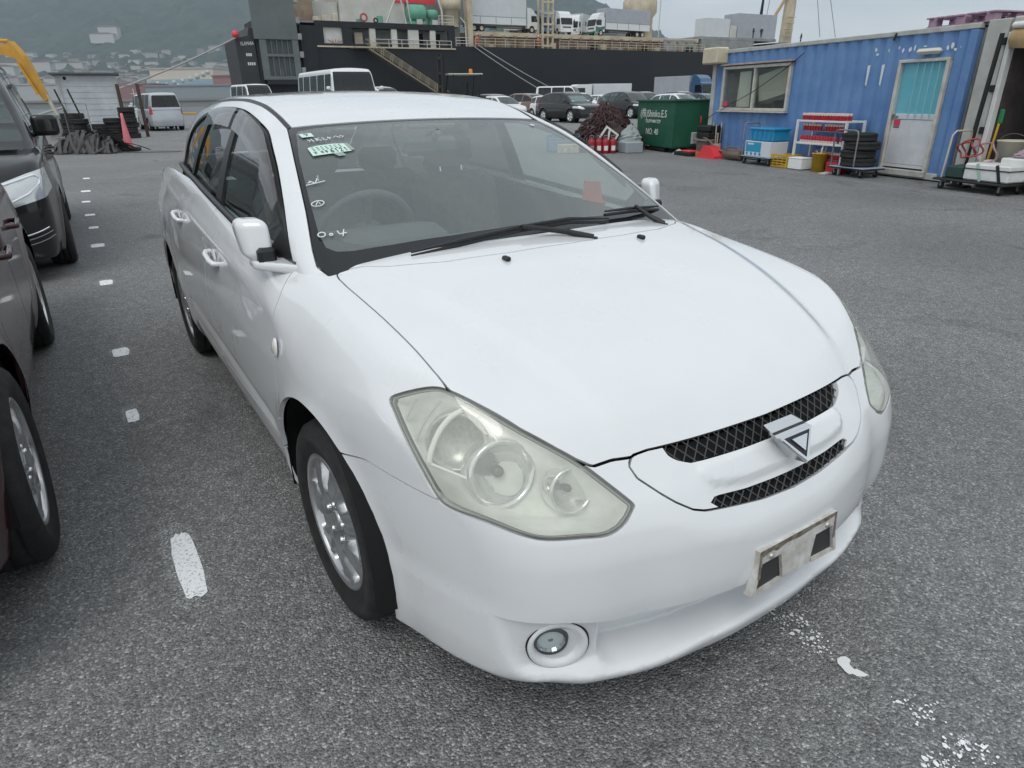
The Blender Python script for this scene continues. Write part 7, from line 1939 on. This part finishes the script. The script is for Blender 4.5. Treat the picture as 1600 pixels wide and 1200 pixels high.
for k in range(420):   # loose pale grit near the wagon
    x = rg.uniform(-2.5, 2.2); y = rg.uniform(.75, 4.5); r = rg.uniform(.002, .006); b_ = len(v)
    for i in range(5): a = 6.283*i/5; v.append((x+r*math.cos(a)*rg.uniform(.6, 1.2), y+r*math.sin(a)*rg.uniform(.6, 1.2), .001))
    v.append((x, y, r*.9+.001))
    for i in range(5): f.append((b_+i, b_+(i+1) % 5, b_+5))
m = MB(); m.add(v, f); o = m.build('grit', mat('pale_grit', (.32, .31, .29), .9), gnd); o['kind'] = 'stuff'
# long white line by the containers
m = MB(); m.add([(*C(8.2, 1.05)[:2], .004), (*C(-3, 1.05)[:2], .004), (*C(-3, 1.15)[:2], .004), (*C(8.2, 1.15)[:2], .004)], [(0, 1, 2, 3)]); m.build('painted_line', PAINTF, gnd)
m = MB(); m.add([(-22, 24.2, .004), (-12.6, 23.6, .004), (-12.6, 23.72, .004), (-22, 24.32, .004)], [(0, 1, 2, 3)]); m.build('painted_line', mat('line_yellow', (.42, .36, .16), .7), gnd)
# ---- hills beyond the harbour
def ridge(x, y):
    s = 360+45*np.sin(x/900.+.6)+22*np.sin(x/310.+1.7)+14*np.sin(x/140.)
    s = s*sstep(900, -200, x)
    up_ = sstep(1900, 3050, y+.04*x)
    n = 34*np.sin(x/260.+y/420.)+22*np.sin(x/120.-y/170.+1)+12*np.sin(x/61.+y/83.)+6*np.sin(x/27.-y/35.)
    return s*up_**1.15+n*up_*.9+90*sstep(1150, 2250, y)+4
xs = np.linspace(-3900, 1300, 300); ys = np.linspace(1050, 3700, 150)
Xg, Yg = np.meshgrid(xs, ys, indexing='ij'); Zg = ridge(Xg, Yg)
rr_ = np.random.default_rng(4); Zg = Zg+rr_.normal(0, 6.5, Zg.shape)*sstep(1500, 1900, Yg)
v = np.stack([Xg, Yg, Zg], -1).reshape(-1, 3).tolist(); ny_ = len(ys)
f = [(i*ny_+k, (i+1)*ny_+k, (i+1)*ny_+k+1, i*ny_+k+1) for i in range(len(xs)-1) for k in range(ny_-1)]
m = MB(); m.add(v, f, True); hl_ = m.build('hills', mat('wooded_hill', (.022, .042, .028), .9, var=.8, vscale=.02, col2=(.055, .080, .048), bump=1., bscale=.05), recalc=False); hl_['kind'] = 'structure'
# far shore strip
m = MB(); m.box((-900, 1100, -2), (5200, 420, 6)); o = m.build('far_shore', mat('shore_grey', (.22, .21, .20), .9, var=.3, vscale=.02)); o['kind'] = 'structure'
HW = [mat('house_pale', (.40, .39, .37), .8), mat('house_white', (.52, .51, .49), .8), mat('house_tan', (.33, .29, .25), .8)]
HRF = [mat('roof_brown', (.20, .15, .135), .8), mat('roof_grey', (.22, .22, .23), .8)]
protos = []
for w_ in HW:
    for r_ in HRF:
        m = MB(); m.box((0, 0, .5), (1, 1, 1), mi=0); m.prism([(-.53, 1.001), (.53, 1.001), (.3, 1.16), (-.3, 1.16)], -.53, .53, 'XZ', mi=1)
        me = m.build('house', [w_, r_]); protos.append(me.data); bpy.data.objects.remove(me)
rg = random.Random(31)
cnt = 0
for k in range(300):
    y = rg.choice((rg.uniform(1450, 1750), rg.uniform(1600, 2100), rg.uniform(1950, 2250)))
    u = rg.uniform(20, 480)
    x = (u-800)/1118*y
    z = float(ridge(np.array([x]), np.array([y]))[0])
    if rg.random() < .06: continue
    o = bpy.data.objects.new('house', rg.choice(protos)); COL.objects.link(o)
    big = rg.random() < .35
    o.scale = (rg.uniform(9, 18) if not big else rg.uniform(18, 36), rg.uniform(10, 20), rg.uniform(8, 12) if not big else rg.uniform(10, 17)); o.location = (x, y, z-3); o.rotation_euler = (0, 0, rg.uniform(-.4, .4))
    tag(o, 'small pale house in the town at the foot of the wooded hill', 'house', 'houses across the harbour')
for u, y, w_, h_ in ((192, 2350, 75, 26), (203, 2380, 60, 34), (60, 1900, 150, 30), (120, 2000, 120, 22), (20, 1800, 90, 28)):
    x = (u-800)/1118*y; z = float(ridge(np.array([x]), np.array([y]))[0])
    o = bpy.data.objects.new('apartment_block', protos[2]); COL.objects.link(o); o.scale = (w_, 22, h_); o.location = (x, y, z-4)
    tag(o, 'large pale apartment block on the lower slope of the wooded hill', 'building', 'apartment blocks on the slope')
# harbour buildings on the far shore
def shed(name, u0, u1, y, z0, z1, m_, roofm, label, cat='building', dep=60):
    x0, x1 = (u0-800)/1118*y, (u1-800)/1118*y
    e = empty(name, ((x0+x1)/2, y, 0)); tag(e, label, cat)
    m = MB(); m.box((0, dep/2, (z0+z1)/2), (x1-x0, dep, z1-z0)); m.build('wall', m_, e)
    m = MB(); m.box((0, dep/2, z1+.8), (x1-x0+2, dep+2, 1.6)); m.build('roof', roofm, e)
    return e, (x1-x0)
wh_, ww = shed('warehouse', 250, 347, 900, -2, 38, mat('warehouse_cream', (.62, .57, .46), .7), mat('warehouse_roof', (.45, .44, .42), .7), 'big cream warehouse with pale blue base and painted bubbles across the harbour')
m = MB(); m.box((0, -.3, 22), (ww-.5, .5, 9)); m.build('blue_base', mat('warehouse_blue', (.30, .42, .48), .7), wh_)
for k, (a, b, r) in enumerate(((-.40, .17, 2.4), (-.26, .10, 2.0), (-.14, .22, 2.6), (0, .30, 2.3), (.13, .42, 2.8), (.24, .55, 3.0), (.34, .68, 2.8), (.42, .80, 2.6), (-.08, .06, 2.0))):
    m = MB(); m.lathe([(.0005, -.3), (r, -.3), (r, 0)], c=(a*ww, -.4, 19+b*19), axis='Y', n=18); m.build('painted_bubble', mat('bubble_pale', (.50, .54, .50), .7), wh_)
shed('quay_building', 130, 250, 860, -2, 20, mat('hall_red', (.30, .15, .14), .8), mat('roof_redbrown', (.26, .12, .11), .8), 'long low red brown hall on the far quay')
shed('quay_building', 238, 370, 820, -2, 17, mat('hall_grey', (.27, .30, .31), .8), mat('roof_greyblue', (.24, .26, .27), .8), 'long grey hall on the far quay below the cream warehouse')
shed('quay_building', 345, 470, 840, -2, 27, mat('hall_red'), mat('roof_redbrown'), 'tall red brown hall on the far quay beside the ship stern')
shed('quay_building', 40, 130, 880, -2, 22, mat('hall_pale', (.45, .46, .46), .8), mat('warehouse_roof'), 'pale hall on the far quay behind the white shed')
shed('breakwater', 20, 460, 560, -3, 1.8, mat('breakwater_stone', (.25, .25, .24), .9), mat('breakwater_stone'), 'low grey breakwater across the harbour water', 'breakwater', 10)
sc = empty('small_boat', (-118, 228, -2.2), .3); tag(sc, 'small white work boat on the water beyond the cone', 'boat')
m = MB(); m.prism([(-5, -1.2), (4, -1.6), (6.5, 0), (4, 1.6), (-5, 1.2)], 0, 1.6); m.build('hull', WHITE, sc)
m = MB(); m.box((-.5, 0, 2.5), (3.2, 2, 1.9), bev=.15); m.build('wheelhouse', WHITE, sc)
m = MB(); m.tube([(-.5, 0, 3.4), (-.5, 0, 7.5)], .12, 6); m.tube([(-1.4, 0, 6), (.4, 0, 6)], .08, 5); m.build('mast', WHITE, sc)
# ---- the air between here and the far shore
hz = bpy.data.materials.new('haze_air'); hz.use_nodes = True; nt = hz.node_tree; nt.nodes.clear()
o_ = nt.nodes.new('ShaderNodeOutputMaterial'); pv = nt.nodes.new('ShaderNodeVolumePrincipled'); pv.inputs['Color'].default_value = (.72, .85, 1., 1); pv.inputs['Density'].default_value = .00017; pv.inputs['Anisotropy'].default_value = .2
nt.links.new(pv.outputs[0], o_.inputs['Volume'])
m = MB(); m.box((-1500, 2000, 240), (6800, 5000, 496)); hz_o = m.build('haze', hz); hz_o['kind'] = 'stuff'; tag(hz_o, 'pale blue haze hanging over the harbour and hills', 'haze')
